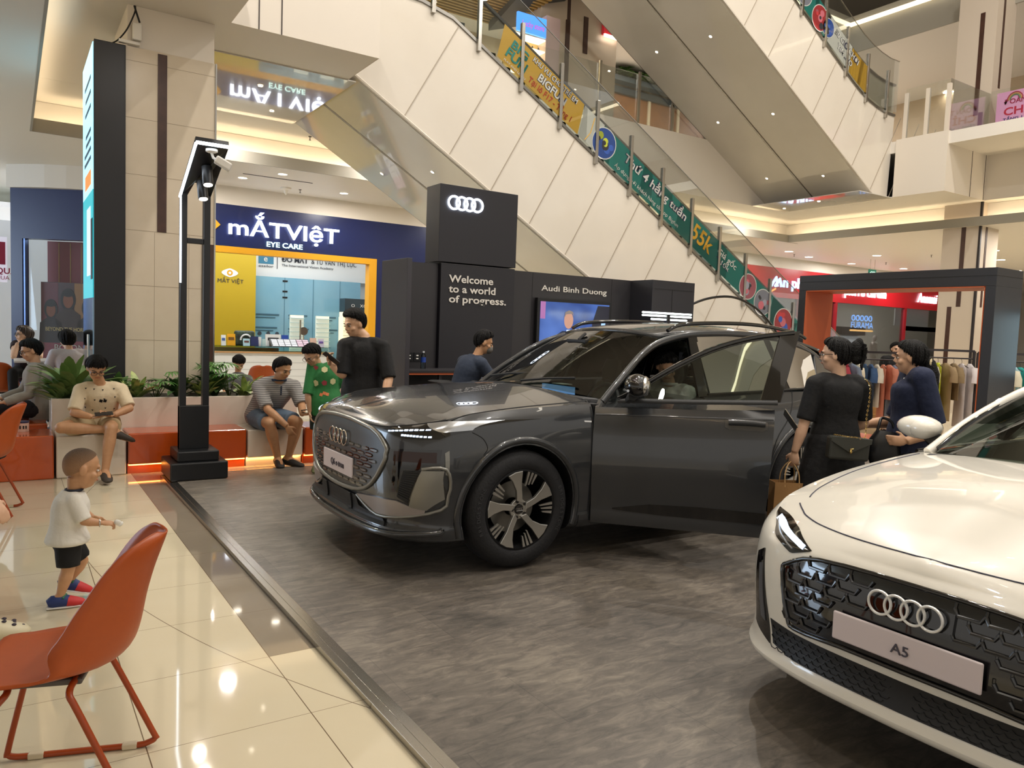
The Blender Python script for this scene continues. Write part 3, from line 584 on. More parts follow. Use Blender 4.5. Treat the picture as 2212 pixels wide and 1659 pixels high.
mi = empty('table_mirror', (6.0, 18.4, Zc), 'round table mirror on the shop counter', 'mirror'); MB().lathe([(0, 0), (.1, 0), (.1, .015), (0, .015)], (6.0, 18.4, 1.35), 'y', 20).build('disc', STEEL, mi); MB().tube([(6.0, 18.41, Zc), (6.0, 18.41, 1.26)], .012, 8).lathe([(.07, 0), (.07, .015), (0, .015)], (6.0, 18.41, Zc), n=16).build('stand', STEEL, mi); MB().tube([(5.88, 18.3, Zc), (5.88, 18.3, 1.62)], .02, 8).build('pole', STEEL, mi)

gd = empty('entrance_door', (-.6, 21.5, 0), 'bright glass entrance with greenery outside at the far left edge', 'door')
bx(-4, .1, 22.0, 22.05, 0, 2.9).build('daylight_glass', M('daylight', 'dff2f4', .4, emit=1.6), gd); m = MB(); rnd = random.Random(4)
for i in range(40): m.ell((rnd.uniform(-1.6, .1), 21.9, rnd.uniform(.9, 1.5)), (.12, .04, .10), None, 6, 4)
tag(m.build('outdoor_shrub', M('outdoor_green', '5a9a6a', .6, emit=.5)), 'green shrubs seen through the bright entrance at the left edge', 'shrub', kind='stuff')
MB().box(.0, .05, 21.8, 21.85, 0, 2.9).build('frame', M('door_red', '8c2432', .5), gd); MB().box(-4, .1, 21.8, 21.85, .62, .72).box(-4, .1, 21.8, 21.85, .35, .42).build('rail', SHOPW, gd)
qs = empty('hanging_sign', (-.3, 18.6, 2.6), 'white and crimson hanging sign cut by the left edge', 'sign'); bx(-.9, -.02, 18.6, 18.64, 2.15, 3.05).build('board', M('sign_lilac', 'd8d4e4', .4, emit=.5), qs); text('lettering', 'QUÀ', (-.22, 18.59, 2.32), (1, 0, 0), (0, 0, 1), M('crimson_ink', 'a02848', .4), h=.12, parent=qs, bold=.02); text('lettering', 'MUA', (-.22, 18.59, 2.2), (1, 0, 0), (0, 0, 1), MATS['crimson_ink'], h=.08, parent=qs); MB().box(-.25, -.05, 18.59, 18.6, 2.5, 2.95).build('red_square', MATS['crimson_ink'], qs); MB().tube([(-.5, 18.62, 3.05), (-.5, 18.62, ZL)], .01, 6).build('hanger', STEEL, qs)
# ---- the car stand: tower, walls, counter, lamps, portal ----
CHAR = M('stand_charcoal', '1d1c22', .42); CHAR2 = M('stand_grey', '2b292c', .42); ORG = M('stand_orange', 'b85a32', .5)
LETW = M('letter_white', 'd9d4cc', .5); LOGO = M('logo_glow', 'e6f0ff', .4, emit=9)
tw = empty('display_tower', (5.25, 9.05, .03), 'tall charcoal tower with glowing rings and a welcome text', 'tower')
MB().box(4.65, 5.85, 8.9, 9.28, 2.42, 3.415).build('upper_block', CHAR, tw, bevel=.004)
MB().box(4.70, 5.845, 8.91, 9.27, .03, 2.405).build('lower_block', CHAR, tw, bevel=.003)
def torus(mb, c, R, r, ux, uy, n=36, k=8, a0=0, a1=2*math.pi):
    c = V(c); ux = V(ux); uy = V(uy)
    pts = [c+ux*R*math.cos(a0+(a1-a0)*i/n)+uy*R*math.sin(a0+(a1-a0)*i/n) for i in range(n)]
    return mb.tube(pts, r, k, closed=True)
def rings4(name, c, R, r, ux, uy, mat, par):
    """four interlocking rings in a row"""
    c = V(c); ux = V(ux).normalized(); uy = V(uy).normalized(); g = MB()
    for k in range(4): torus(g, c+ux*((k-1.5)*R*1.42), R, r, ux, uy)
    return g.build(name, mat, par, smooth=60)
rings4('ring_logo', (5.025, 8.885, 3.19), .082, .013, (1, 0, 0), (0, 0, 1), LOGO, tw)
for i, l in enumerate(('Welcome', 'to a world', 'of progress.')):
    text('lettering', l, (4.82, 8.902, 2.165-.132*i), (1, 0, 0), (0, 0, 1), LETW, h=.098, parent=tw, wd=(.68, .72, .89)[i], bold=.018)
wl = empty('stand_panel', (4.3, 9.0, .03), 'dark left wing wall of the stand with a counter niche', 'partition')
MB().box(4.05, 4.69, 8.97, 9.2, .03, 2.39).build('panel', CHAR2, wl); MB().box(4.0, 4.06, 8.44, 9.2, .03, 2.385).build('end_panel', M('stand_edge', '39373c', .4), wl, bevel=.003)
MB().box(4.53, 4.70, 9.0, 9.2, .03, 2.40).build('slot', BLACKM, wl)
sk = MB().box(4.26, 4.36, 8.955, 8.97, 1.12, 1.23).box(4.37, 4.47, 8.955, 8.97, 1.12, 1.23).build('socket_plate', BLACK, wl)
m = MB()
for x in (4.29, 4.40): m.box(x, x+.03, 8.95, 8.956, 1.185, 1.2).box(x, x+.03, 8.95, 8.956, 1.145, 1.16)
m.build('socket', M('socket_white', 'e8e6e0', .4), sk)
cn_ = empty('counter', (4.9, 8.7, .03), 'dark grey counter with an orange edge in front of the tower', 'counter')
bx(4.06, 6.0, 8.46, 8.90, 1.0, 1.035).build('top', CHAR2, cn_, bevel=.003); bx(4.06, 6.0, 8.47, 8.49, .975, 1.0).build('orange_edge', ORG, cn_); bx(4.06, 4.64, 8.72, 8.9, .03, 1.0).build('carcass', BLACKM, cn_); bx(4.5, 4.54, 8.5, 8.54, .03, .98).build('leg', CHAR2, cn_)
bw_ = empty('stand_panel', (7.2, 9.4, .03), 'charcoal back wall with the dealer name and a screen', 'partition')
bx(5.86, 8.36, 9.2, 9.36, .03, 2.415).build('panel', CHAR2, bw_); text('lettering', 'Audi Binh Duong', (6.51, 9.195, 2.16), (1, 0, 0), (0, 0, 1), LETW, h=.082, wd=1.24, parent=bw_, bold=.01)
m = MB()
for x in (6.35, 7.85): m.box(x, x+.004, 9.197, 9.2, .03, 2.41)
m.build('panel_joint', BLACKM, bw_)
rb_ = empty('stand_panel', (8.7, 9.0, .03), 'charcoal block at the right end of the back wall', 'partition'); bx(8.24, 9.15, 8.7, 9.36, .03, 2.415).build('block', M('stand_block', '27272c', .42), rb_, bevel=.003)
MB().box(8.28, 9.12, 8.696, 8.7, 2.28, 2.284).box(8.66, 8.664, 8.696, 8.7, .1, 2.28).build('joint', BLACKM, rb_)
tv = empty('television', (7.1, 9.15, 1.4), 'wall screen showing a man in a dark suit', 'screen')
bx(6.40, 7.80, 9.12, 9.19, 1.24, 2.05).build('frame', BLACKM, tv, bevel=.004)
tm = bpy.data.materials.new('screen_picture'); tm.use_nodes = True; nt = tm.node_tree; b = nt.nodes['Principled BSDF']; tc = nt.nodes.new('ShaderNodeTexCoord'); gr = nt.nodes.new('ShaderNodeTexNoise'); gr.inputs['Scale'].default_value = 1.6
cr = nt.nodes.new('ShaderNodeValToRGB'); cr.color_ramp.elements[0].position = .3; cr.color_ramp.elements[0].color = lin('1f3f86'); cr.color_ramp.elements[1].position = .7; cr.color_ramp.elements[1].color = lin('5f86d8')
nt.links.new(tc.outputs['Object'], gr.inputs['Vector']); nt.links.new(gr.outputs['Fac'], cr.inputs[0]); nt.links.new(cr.outputs[0], b.inputs['Emission Color']); b.inputs['Emission Strength'].default_value = .9; b.inputs['Base Color'].default_value = (0, 0, 0, 1); b.inputs['Roughness'].default_value = .15; tm.cycles.emission_sampling = 'NONE'
pic = bx(6.45, 7.75, 9.115, 9.12, 1.29, 2.0).build('picture', tm, tv)
def flat(par, name, pts, col, y, e=.9): return MB().prism([(x, y, z) for x, z in pts], (0, .001, 0)).build(name, M('scr_'+col, col, .4, emit=e), par)
el = lambda cx, cz, a, b_: [(cx+a*math.cos(k*math.pi/10), cz+b_*math.sin(k*math.pi/10)) for k in range(20)]
flat(pic, 'suit', [(6.66, 1.29), (7.2, 1.29), (7.16, 1.50), (7.04, 1.58), (6.86, 1.58), (6.72, 1.5)], '141d33', 9.1135); flat(pic, 'shirt', [(6.86, 1.29), (7.02, 1.29), (7.05, 1.6), (6.94, 1.6)], 'b9c6dd', 9.112)
flat(pic, 'face', el(6.97, 1.74, .085, .125), 'a07868', 9.1105); flat(pic, 'hair', [(6.88, 1.77), (6.9, 1.86), (6.97, 1.89), (7.04, 1.87), (7.06, 1.8), (7.03, 1.84), (6.92, 1.83)], '6b625e', 9.109)
flat(pic, 'dark_area', [(7.45, 1.29), (7.75, 1.29), (7.75, 1.98), (7.52, 1.98), (7.42, 1.7)], '1a1a28', 9.1138, .5); flat(pic, 'inset', [(7.6, 1.6), (7.68, 1.6), (7.68, 1.74), (7.6, 1.74)], '8fb4e6', 9.113)
flat(pic, 'left_glow', [(6.45, 1.75), (6.54, 1.75), (6.54, 2.0), (6.45, 2.0)], '8a5a8c', 9.1136)
lb = empty('light_bars', (7.9, 8.0, 1.84), 'three glowing white tube lights on a slim stand behind the dark car', 'light')
m = MB()
for x0, x1, z in ((7.41, 8.37, 1.885), (7.41, 8.37, 1.845), (7.58, 8.28, 1.795)):
    MB().tube([(x0, 8.0, z), (x1, 8.0, z)], .012, 8).build('tube_light', M('tube_glow', 'f4fff8', .4, emit=7), lb)
MB().box(7.86, 7.92, 7.97, 8.03, .03, 1.87).build('stand', BLACK, lb)
al = empty('arc_lamp', (10.2, 9.6, .03), 'thin black arched lamp rising behind the dark car', 'lamp')
MB().tube(cat_pts([(9.55, 9.5, .03), (9.5, 9.5, 1.2), (9.66, 9.5, 1.9), (10.15, 9.5, 2.2), (10.94, 9.5, 2.31), (11.6, 9.5, 2.15), (12.05, 9.5, 1.88), (12.36, 9.5, 1.62)], 8), .022, 8).build('arc', BLACK, al, smooth=60); MB().lathe([(0, 0), (.2, 0), (.2, .03), (0, .03)], (9.55, 9.5, 0.001), n=24).build('base', BLACK, al); MB().lathe([(.02, .05), (.14, -.1), (.13, -.1)], (12.38, 9.5, 1.6), n=20).build('shade', BLACK, al)
wb = empty('water_bottle', (4.40, 8.75, 1.036), 'clear water bottle with a blue label on the counter', 'bottle')
MB().lathe([(0, 0), (.031, 0), (.033, .01), (.03, .06), (.033, .09), (.033, .15), (.022, .19), (.012, .2), (.012, .215), (0, .215)], (4.40, 8.75, 1.036), n=16).build('body', glass('bottle_plastic', 'd8e6ee', 1.2), wb, smooth=40)
MB().lathe([(.034, .08), (.034, .145)], (4.40, 8.75, 1.036), n=16).build('label', M('label_blue', '27479c', .4), wb, smooth=40); MB().lathe([(.014, .2), (.014, .222), (0, .222)], (4.40, 8.75, 1.036), n=12).build('cap', M('cap_white', 'd8dce2', .4), wb)
# portal
pt = empty('display_portal', (11, 6.4, .03), 'big dark grey box portal with orange inner faces', 'portal')
PX0, PX1, PY0, PY1 = 10.7, 11.42, 4.93, 7.90
PD = M('portal_grey', '2c2d32', .4)
MB().box(PX0, PX1, PY0, PY1, 2.37, 2.61).box(PX0, PX1, PY1-.13, PY1, .1, 2.37).box(PX0, PX1, PY0, PY0+.13, .1, 2.37).box(PX0, PX1, PY0, PY1, .0, .1).build('frame', PD, pt, bevel=.004)
MB().box(PX0-.004, PX1-.02, PY1-.142, PY1-.131, .1, 2.37).box(PX0-.004, PX1-.02, PY0+.131, PY0+.142, .1, 2.37).box(PX0-.004, PX1-.02, PY0+.13, PY1-.13, 2.355, 2.369).box(PX0-.004, PX1-.02, PY0+.13, PY1-.13, .101, .13).build('orange_lining', ORG, pt)
MB().box(PX0-.003, PX0, PY0, PY1, 2.505, 2.509).box(PX0, PX1, PY0-.003, PY0, 2.505, 2.509).build('joint', BLACKM, pt)
ps = empty('screen', (11.6, 4.6, 1.5), 'small bright screen at the right edge beside the portal', 'screen'); bx(11.9, 11.95, 4.35, 5.0, 1.1, 2.1).build('panel', BLACKM, ps); bx(11.893, 11.9, 4.4, 4.95, 1.2, 2.05).build('picture', M('screen_cyan', 'bfe0ee', .4, emit=1.5), ps); bx(11.92, 11.94, 4.6, 4.7, 0, 1.1).build('post', BLACKM, ps)
# ---- the black spotlight post ----
lp = empty('spotlight_post', (1.5, 7.9, 0), 'black bent spotlight post on a two-step base beside the bench', 'lamp')
MB().box(1.25, 1.77, 7.64, 8.16, .031, .2).build('lower_step', BLACK, lp, bevel=.012); MB().box(1.32, 1.70, 7.70, 8.10, .2, .3).build('upper_step', BLACK, lp, bevel=.012)
m = MB()
m.box(1.365, 1.425, 7.87, 7.95, .3, 2.75).box(1.575, 1.635, 7.87, 7.95, .3, 2.75).box(1.365, 1.635, 7.86, 7.96, .3, .72).box(1.425, 1.575, 7.88, 7.94, 2.28, 2.33)
m.build('post', BLACK, lp, bevel=.004)
hd = MB().prism([(1.365, 7.91, 2.72), (1.425, 7.91, 2.72), (1.462, 7.74, 2.83), (1.538, 7.74, 2.83), (1.575, 7.91, 2.72), (1.635, 7.91, 2.72), (1.60, 7.0, 3.05), (1.33, 7.0, 3.05)], (0, .02, .05)).build('head_panel', BLACK, lp)
hd_d = V((-.03, -.91, .33)).normalized()
GLOW = M('led_strip', 'eaf4ff', .4, emit=7)
MB().tube([(1.365, 7.86, 1.9), (1.363, 7.86, 2.72)], .008, 6).tube([(1.362, 7.90, 2.71), (1.33, 6.99, 3.04)], .012, 6).tube([(1.33, 6.985, 3.045), (1.60, 6.985, 3.045)], .014, 6).build('led_strip', GLOW, lp)
def spotcan(base, d, L, r, mats, par, name):
    base = V(base); d = V(d).normalized(); p = MB().tube([base, base+d*L], r, 18).build(name, mats[0], par, smooth=40)
    MB().tube([base+d*L*.999, base+d*(L+.004)], r*.82, 18).build('lens', mats[1], p); return p
HOT = M('spot_lens', 'fff6e2', .4, emit=18)
spotcan((1.49, 7.35, 2.92), (.02, -.25, -.95), .17, .045, (BLACK, HOT), lp, 'spotlight_can'); spotcan((1.50, 7.62, 2.83), (.05, -.25, -.95), .17, .045, (BLACK, HOT), lp, 'spotlight_can')
CW = M('camera_white', 'e6e2da', .35)
cmn = MB().lathe([(0, 0), (.05, 0), (.05, -.02), (.03, -.03), (0, -.03)], (1.47, 7.06, 3.02), n=18).tube([(1.47, 7.06, 2.99), (1.48, 7.05, 2.95), (1.51, 7.04, 2.93)], .012, 8)
cm_ = cmn.build('camera_bracket', CW, lp, smooth=40); MB().cbox((1.55, 6.99, 2.90), (.14, .07, .07), Euler((0, math.radians(28), math.radians(-12))).to_matrix()).build('camera_body', CW, cm_, bevel=.012)
spot('post_spot_1', (1.50, 7.28, 2.72), (2.4, 5.2, 0), 55, 75); spot('post_spot_2', (1.51, 7.55, 2.63), (1.9, 6.0, 0), 40, 75)
# ---- totem on the column, box and cable ----
tt = empty('digital_totem', (.9, 9.9, 0), 'tall black totem with a glowing teal screen on its left side against the column', 'totem')
MB().box(.765, 1.068, 9.36, 10.7, 0, 4.45).build('case', M('totem_black', '17171b', .4), tt, bevel=.008)
m = MB(); m.mat(0).box(.757, .765, 9.40, 10.66, 2.9, 4.43); m.mat(1).box(.757, .765, 9.40, 10.66, 1.75, 2.9)
sc = m.build('screen', [M('totem_sky', '9fdcf2', .3, emit=1.3), M('totem_teal', '17a3ae', .3, emit=1.1)], tt)
m = MB(); rnd = random.Random(3)
for z in (4.1, 3.95, 3.8, 3.55, 3.45, 3.35, 3.25): m.box(.754, .757, 9.6, 10.4-rnd.random()*.3, z, z+.04)
m.build('screen_text', M('totem_ink', '2a5c78', .4), sc); MB().box(.753, .757, 9.6, 10.3, 2.98, 3.14).build('orange_button', M('totem_orange', 'e48a3a', .4, emit=.8), sc)
MB().box(.753, .757, 9.65, 10.1, 2.0, 2.75).build('phone_picture', M('totem_phone', 'c9d8f0', .4, emit=.9), sc); MB().box(.752, .757, 9.42, 9.6, 1.95, 2.6).build('dark_picture', M('totem_dark', '16303c', .4), sc)
MB().box(.757, .765, 9.40, 10.66, .15, 1.75).build('mirror_panel', M('totem_mirror', '8fb0c6', .06, 1), tt); MB().tube([(.72, 9.5, .95), (.72, 9.5, 1.35)], .012, 8).build('handle', STEEL, tt)
jb = empty('junction_box', (1.15, 9.36, 4.5), 'white electrical box with black cables at the top of the column', 'electrical box')
MB().box(1.13, 1.22, 9.33, 9.4, 4.52, 4.70).build('box', CW, jb, bevel=.012); MB().box(1.0, 1.2, 9.34, 9.4, 4.47, 4.5).build('tray', CW, jb); MB().tube(cat_pts([(1.16, 9.37, 4.88), (1.15, 9.35, 4.8), (1.08, 9.36, 4.62), (1.0, 9.38, 4.5), (.95, 9.45, 4.47)], 6), .008, 6).tube(cat_pts([(1.15, 9.37, 4.88), (1.17, 9.35, 4.8), (1.2, 9.35, 4.71)], 6), .01, 6).build('cable', BLACKM, jb)
# ---- cars ----
def interp_rows(cols, sub):
    return cat_pts(cols, sub)
class Car:
    """s = metres behind the nose, y = metres to the car's own left, z = height"""
    def __init__(c, X0, Yc, z0, D):
        c.X0, c.Yc, c.z0, c.D = X0, Yc, z0, D
    def W(c, p): return V((c.X0+p[0], c.Yc-p[1], c.z0+p[2]))
    def mb(c): return MB(lambda p: c.W(p))
    def shell(c):
        D = c.D; sub = 6; lv = []
        for (z, ys, fo, ro, zadd) in D['levels']:
            pts = []
            for i, (s, y) in enumerate(D['cols']):
                wf = (1, 1, 1, .9, .6, .25)[i] if i < 6 else 0; wr = (0, 0, .3, .8, 1, 1)[i-len(D['cols'])+6] if i >= len(D['cols'])-6 else 0
                pts.append((s+fo*wf-ro*wr, y*(1-(1-ys)*(1 if 2 < i < len(D['cols'])-1 else .6)), z+zadd[i]))
            lv.append(interp_rows(pts, sub))
        n = len(lv[0]); F = [i/sub for i in range(n)]
        rows = [[] for _ in range(0)]
        dense = []
        for j in range(n):
            dense.append(cat_pts([l[j] for l in lv], 4))
        rows = [[dense[j][k] for j in range(n)] for k in range(len(dense[0]))]
        # bottom closing row
        bot = [V((p.x, 0, p.z)) for p in rows[0]]
        top = rows[-1]; hood = []
        spS = D['spine']
        for t in (.04, .10, .2, .35, .5, .65, .8, .9, 1.0):
            r = []
            for j in range(n):
                f = F[j]; sp = float(np.interp(f, range(len(spS)), spS)); p = top[j]
                s = p.x+(sp-p.x)*(t**D.get('tp', 1)); y = p.y*(1-t)
                zc = float(np.interp(sp, D['zc'][0], D['zc'][1]))
                z = p.z+(zc-p.z)*(1-(1-t)**D.get('crown', 2.2))
                cav = min(max((f-D['cav'][0])/.5, 0), 1)*min(max((D['cav'][1]-f)/.5, 0), 1)
                cav = cav*cav*(3-2*cav)
                if t > .1: z = z*(1-cav)+D['floor']*cav
                elif t > .05: z = z
                r.append(V((s, y, z)))
            hood.append(r)
        allr = [bot]+rows+hood
        m = c.mb(); nn = len(allr[0])
        full = []
        for r in allr: full.append(list(r)+[V((p.x, -p.y, p.z)) for p in r[::-1]])
        m.grid(full)
        # close the two end columns (front/rear centre line) by merging
        return m
    def finish_body(c, root, mats, doors):
        m = c.shell(); o = m.build('body', mats[0], root, raw=True)
        bm = bmesh.new(); bm.from_mesh(o.data); bmesh.ops.remove_doubles(bm, verts=bm.verts, dist=.0004)
        bmesh.ops.holes_fill(bm, edges=[e for e in bm.edges if e.is_boundary], sides=0)
        bmesh.ops.dissolve_degenerate(bm, dist=.0002, edges=bm.edges)
        bmesh.ops.recalc_face_normals(bm, faces=bm.faces); bm.to_mesh(o.data)
        c.bvh = BVHTree.FromBMesh(bm); c.bound = sum(e.is_boundary for e in bm.edges); bm.free()
        cuts = []
        for s in c.D['wheels']:
            for sd in (1, -1):
                q = c.mb(); R = c.D['arch']; ya, yb = sd*c.D['archy'], sd*1.3
                q.add([(s+R*math.cos(a), y, c.D['wr']+R*math.sin(a)) for y in (ya, yb) for a in [k*math.pi/20 for k in range(40)]], [tuple(range(39, -1, -1)), tuple(range(40, 80))]+[(i, (i+1) % 40, 40+(i+1) % 40, 40+i) for i in range(40)])
                cuts.append(q.build('cut', mats[1]))
        for (s0, s1, y0, y1, z0, z1) in doors: cuts.append(c.mb().box(s0, s1, y0, y1, z0, z1).build('cut', mats[1]))
        for k in cuts:
            d = o.modifiers.new('b', 'BOOLEAN'); d.operation = 'DIFFERENCE'; d.object = k; d.solver = 'EXACT'; d.material_mode = 'TRANSFER'
        bake(o)
        for k in cuts: me = k.data; bpy.data.objects.remove(k); bpy.data.meshes.remove(me)
        # inner faces (cabin well) dark
        o.data.shade_smooth(); o.data.set_sharp_from_angle(angle=math.radians(28))
        return o
    def hit(c, o, d):
        """ray in car space; returns (point, outward normal) in car space"""
        a = c.W(o); b = V((d[0], -d[1], d[2])); h = c.bvh.ray_cast(a, b)
        if h[0] is None: return None
        p = h[0]; n = h[1]
        if n.dot(b) > 0: n = -n
        return V((p.x-c.X0, c.Yc-p.y, p.z-c.z0)), V((n.x, -n.y, n.z))
    def drop(c, uv, ax):
        u, v = uv
        if ax == 'x': o, d = (-1, u, v), (1, 0, 0)      # (y, z) seen from the front
        elif ax == 'y': o, d = (u, 2, v), (0, -1, 0)    # (s, z) seen from the left
        elif ax == '-y': o, d = (u, -2, v), (0, 1, 0)
        else: o, d = (u, v, 3), (0, 0, -1)              # (s, y) seen from above
        return c.hit(o, d)
    def patch(c, A, B, nu, nv, ax, off=.004, thick=.008, mb=None, wobble=0, xf=None):
        """panel between two outline curves projected on the skin"""
        m = mb or c.mb(); A = [V(p+(0,)) for p in A]; B = [V(p+(0,)) for p in B]
        def at(P, t):
            t *= len(P)-1; i = min(int(t), len(P)-2); return P[i].lerp(P[i+1], t-i)
        last = None; rows = []; inn = []
        for iv in range(nv+1):
            r, q = [], []
            for iu in range(nu+1):
                p = at(A, iu/nu).lerp(at(B, iu/nu), iv/nv); h = c.drop((p.x, p.y), ax) or last
                if h is None: h = (V((0, p.x, p.y)), V((-1, 0, 0)))
                last = h; n = h[1]; r.append(h[0]+n*off); q.append(h[0]-n*max(thick-off, .0005))
            rows.append(r); inn.append(q)
        if xf: rows = [[xf(p) for p in r] for r in rows]; inn = [[xf(p) for p in r] for r in inn]
        nU = nu+1; N = nU*(nv+1); P = [p for r in rows for p in r]+[p for r in inn for p in r]; fs = []
        for i in range(nv):
            for k in range(nu):
                a = i*nU+k; fs += [(a, a+1, a+nU+1, a+nU), (N+a+nU, N+a+nU+1, N+a+1, N+a)]
        for k in range(nu): fs += [(k, N+k, N+k+1, k+1), (nv*nU+k+1, N+nv*nU+k+1, N+nv*nU+k, nv*nU+k)]
        for i in range(nv): fs += [(i*nU, (i+1)*nU, N+(i+1)*nU, N+i*nU), ((i+1)*nU-1+0, N+(i+1)*nU-1, N+(i+2)*nU-1, (i+2)*nU-1)]
        m.add(P, fs); return m
    def line(c, path, ax, r=.004, off=.001, mb=None, n=6, sub=4, closed=False, xf=None):
        m = mb or c.mb(); pts = []
        for p in cat_pts([tuple(q)+(0,) for q in path], sub, closed) if sub > 1 else [V(tuple(q)+(0,)) for q in path]:
            h = c.drop((p.x, p.y), ax)
            if h: pts.append(h[0]+h[1]*off)
        if xf: pts = [xf(p) for p in pts]
        if len(pts) > 1: m.tube(pts, r, n, closed)
        return m
TIRE = M('tyre_rubber', '17171a', .75, bump=(60, .2)); RIMD = M('rim_dark', '1c1d20', .3, .5); RIMS = M('rim_machined', 'c2c0ba', .28, .9); DISC = M('brake_disc', '8d8b86', .35, 1)
CHROME = M('chrome', 'd8d6d2', .08, 1); GBLK = M('gloss_black', '0a0a0c', .06, coat=.6); MBLK = M('grained_black', '161617', .55); PLATE = M('plate_pink_white', 'ddd0d2', .4); PINK_INK = M('plate_ink', '4a4550', .5)
SEAT = M('seat_leather', '3b3a38', .5); SEATL = M('seat_light', '8d887c', .55); DASH = M('dashboard', '1d1d1f', .6); DRL = M('running_light', 'cfe2fa', .3, emit=1.7); LENS = glass('lamp_lens', 'dfe8ee', 1.0); CHR2 = M('lamp_silver', 'b9bcc0', .2, .8)
WIND = glass('windscreen_glass', 'b9c4ba', 1.15); SIDEG = glass('side_glass', 'a3aea6', 1.1); PRIV = glass('rear_glass', '4a504c', 1.2)
def wheel(c, root, s, sd, R, rr, style, turn=0):
    e = MB(lambda p: c.W((s+p[0], sd*(c.D['track']+p[1]), R+p[2])))
    w_ = .115
    t = e.lathe([(rr, -w_*2+.02), (rr+.02, -w_*2), (R-.03, -w_*2), (R-.006, -w_*2+.03), (R, -w_*1.5), (R, -.06), (R-.006, -.03), (R-.028, .0), (rr+.045, .006), (rr+.012, 0), (rr, -.012), (rr-.004, -.05)], ax='y', n=56).build('wheel', TIRE, root, smooth=50)
    t['label'] = 'black tyre with its rim'
    b = MB(e.xf); b.lathe([(rr+.002, -.008), (rr-.01, -.006), (rr-.02, -.03), (rr-.035, -.2), (.0, -.2)], ax='y', n=48).build('rim_barrel', RIMD, t, smooth=50)
    b = MB(e.xf); b.lathe([(.06, -.115), (.17, -.115), (.17, -.135), (.06, -.135)], ax='y', n=36).build('brake_disc', DISC, t, smooth=40)
    sp = MB(e.xf); fin = None; fins = []
    def pol(pts, y0, y1, m):
        m.prism([(r*math.cos(a), y0+(y1-y0)*0-.02*(1-r/rr)*0, r*math.sin(a)) for r, a in pts], (0, y1-y0, 0))
    for k in range(5):
        a0 = math.radians(72*k+turn); d = math.radians
        if style == 'blade':
            P = [(.045, a0-d(26)), (.062, a0+d(22)), (.13, a0+d(15)), (.2, a0+d(20)), (rr-.012, a0+d(25)), (rr-.008, a0+d(12)), (rr-.008, a0-d(1)), (.17, a0-d(1)), (.10, a0-d(8))]
            sp.prism([(r*math.cos(a), -.042+.022*(r/rr), r*math.sin(a)) for r, a in P], (0, .022, 0))
            for q in range(3):
                aa = a0-d(12+7*q); fin = fin if q else MB(e.xf); fin.prism([(r*math.cos(a), -.04+.02*(r/rr), r*math.sin(a)) for r, a in ((.155+.012*q, aa-d(.5)), (rr-.012, aa-d(-1)), (rr-.012, aa-d(3.2)), (.155+.012*q, aa-d(3.2)))], (0, .014, 0))
            fins.append(fin)
            pol([(.06, a0-d(30)), (.15, a0-d(34)), (rr-.015, a0-d(36)), (rr-.015, a0+d(26)), (.12, a0+d(26))], -.075, -.05, b_ := MB(e.xf)); 
        else:
            P = [(.05, a0-d(20)), (.05, a0+d(20)), (rr-.01, a0+d(9)), (rr-.01, a0-d(9))]
            sp.prism([(r*math.cos(a), -.04+.02*(r/rr), r*math.sin(a)) for r, a in P], (0, .02, 0))
    sp.lathe([(0, -.03), (.066, -.03), (.066, -.05), (0, -.05)], ax='y', n=24)
    sp.build('rim_spokes', RIMS, t, bevel=.004, seg=2)
    for fin in fins: fin.build('rim_fin', RIMS, t)
    h = MB(e.xf).lathe([(.0, -.02), (.03, -.02), (.034, -.026), (.034, -.04)], ax='y', n=20).build('hub_cap', GBLK, t, smooth=40)
    nb = MB(e.xf)
    for k in range(5): a = math.radians(72*k+36); nb.lathe([(0, -.022), (.011, -.022), (.011, -.04)], (.053*math.cos(a), 0, .053*math.sin(a)), 'y', 10)
    nb.build('wheel_bolt', GBLK, t)
    return t
def seat(c, root, s, y, back, mat, z=.48):
    m = c.mb()
    m.tube([(s, y-.2, z), (s, y, z+.02), (s, y+.2, z)], [(.26, .09), (.27, .10), (.26, .09)], 14)
    o = m.build('seat_cushion', mat, root, smooth=60)
    m = c.mb(); m.tube([(s+.24, y, z-.02), (s+.30, y, z+.2), (s+.40, y, z+.48), (s+.44, y, z+.60)], [(.10, .22), (.10, .25), (.085, .22), (.06, .15)], 16, flat=(1, 0, 0)).build('seat_back', mat, root, smooth=60)
    m = c.mb(); m.tube([(s+.45, y, z+.63), (s+.47, y, z+.72), (s+.49, y, z+.82)], [(.04, .10), (.055, .135), (.04, .10)], 14, flat=(1, 0, 0)).build('head_rest', mat, root, smooth=60)
def rot_about(h, ang):
    ca, sa = math.cos(ang), math.sin(ang)
    return lambda p: V((h[0]+(p[0]-h[0])*ca-(p[1]-h[1])*sa, h[1]+(p[0]-h[0])*sa+(p[1]-h[1])*ca, p[2]))
Zr = [0]*16
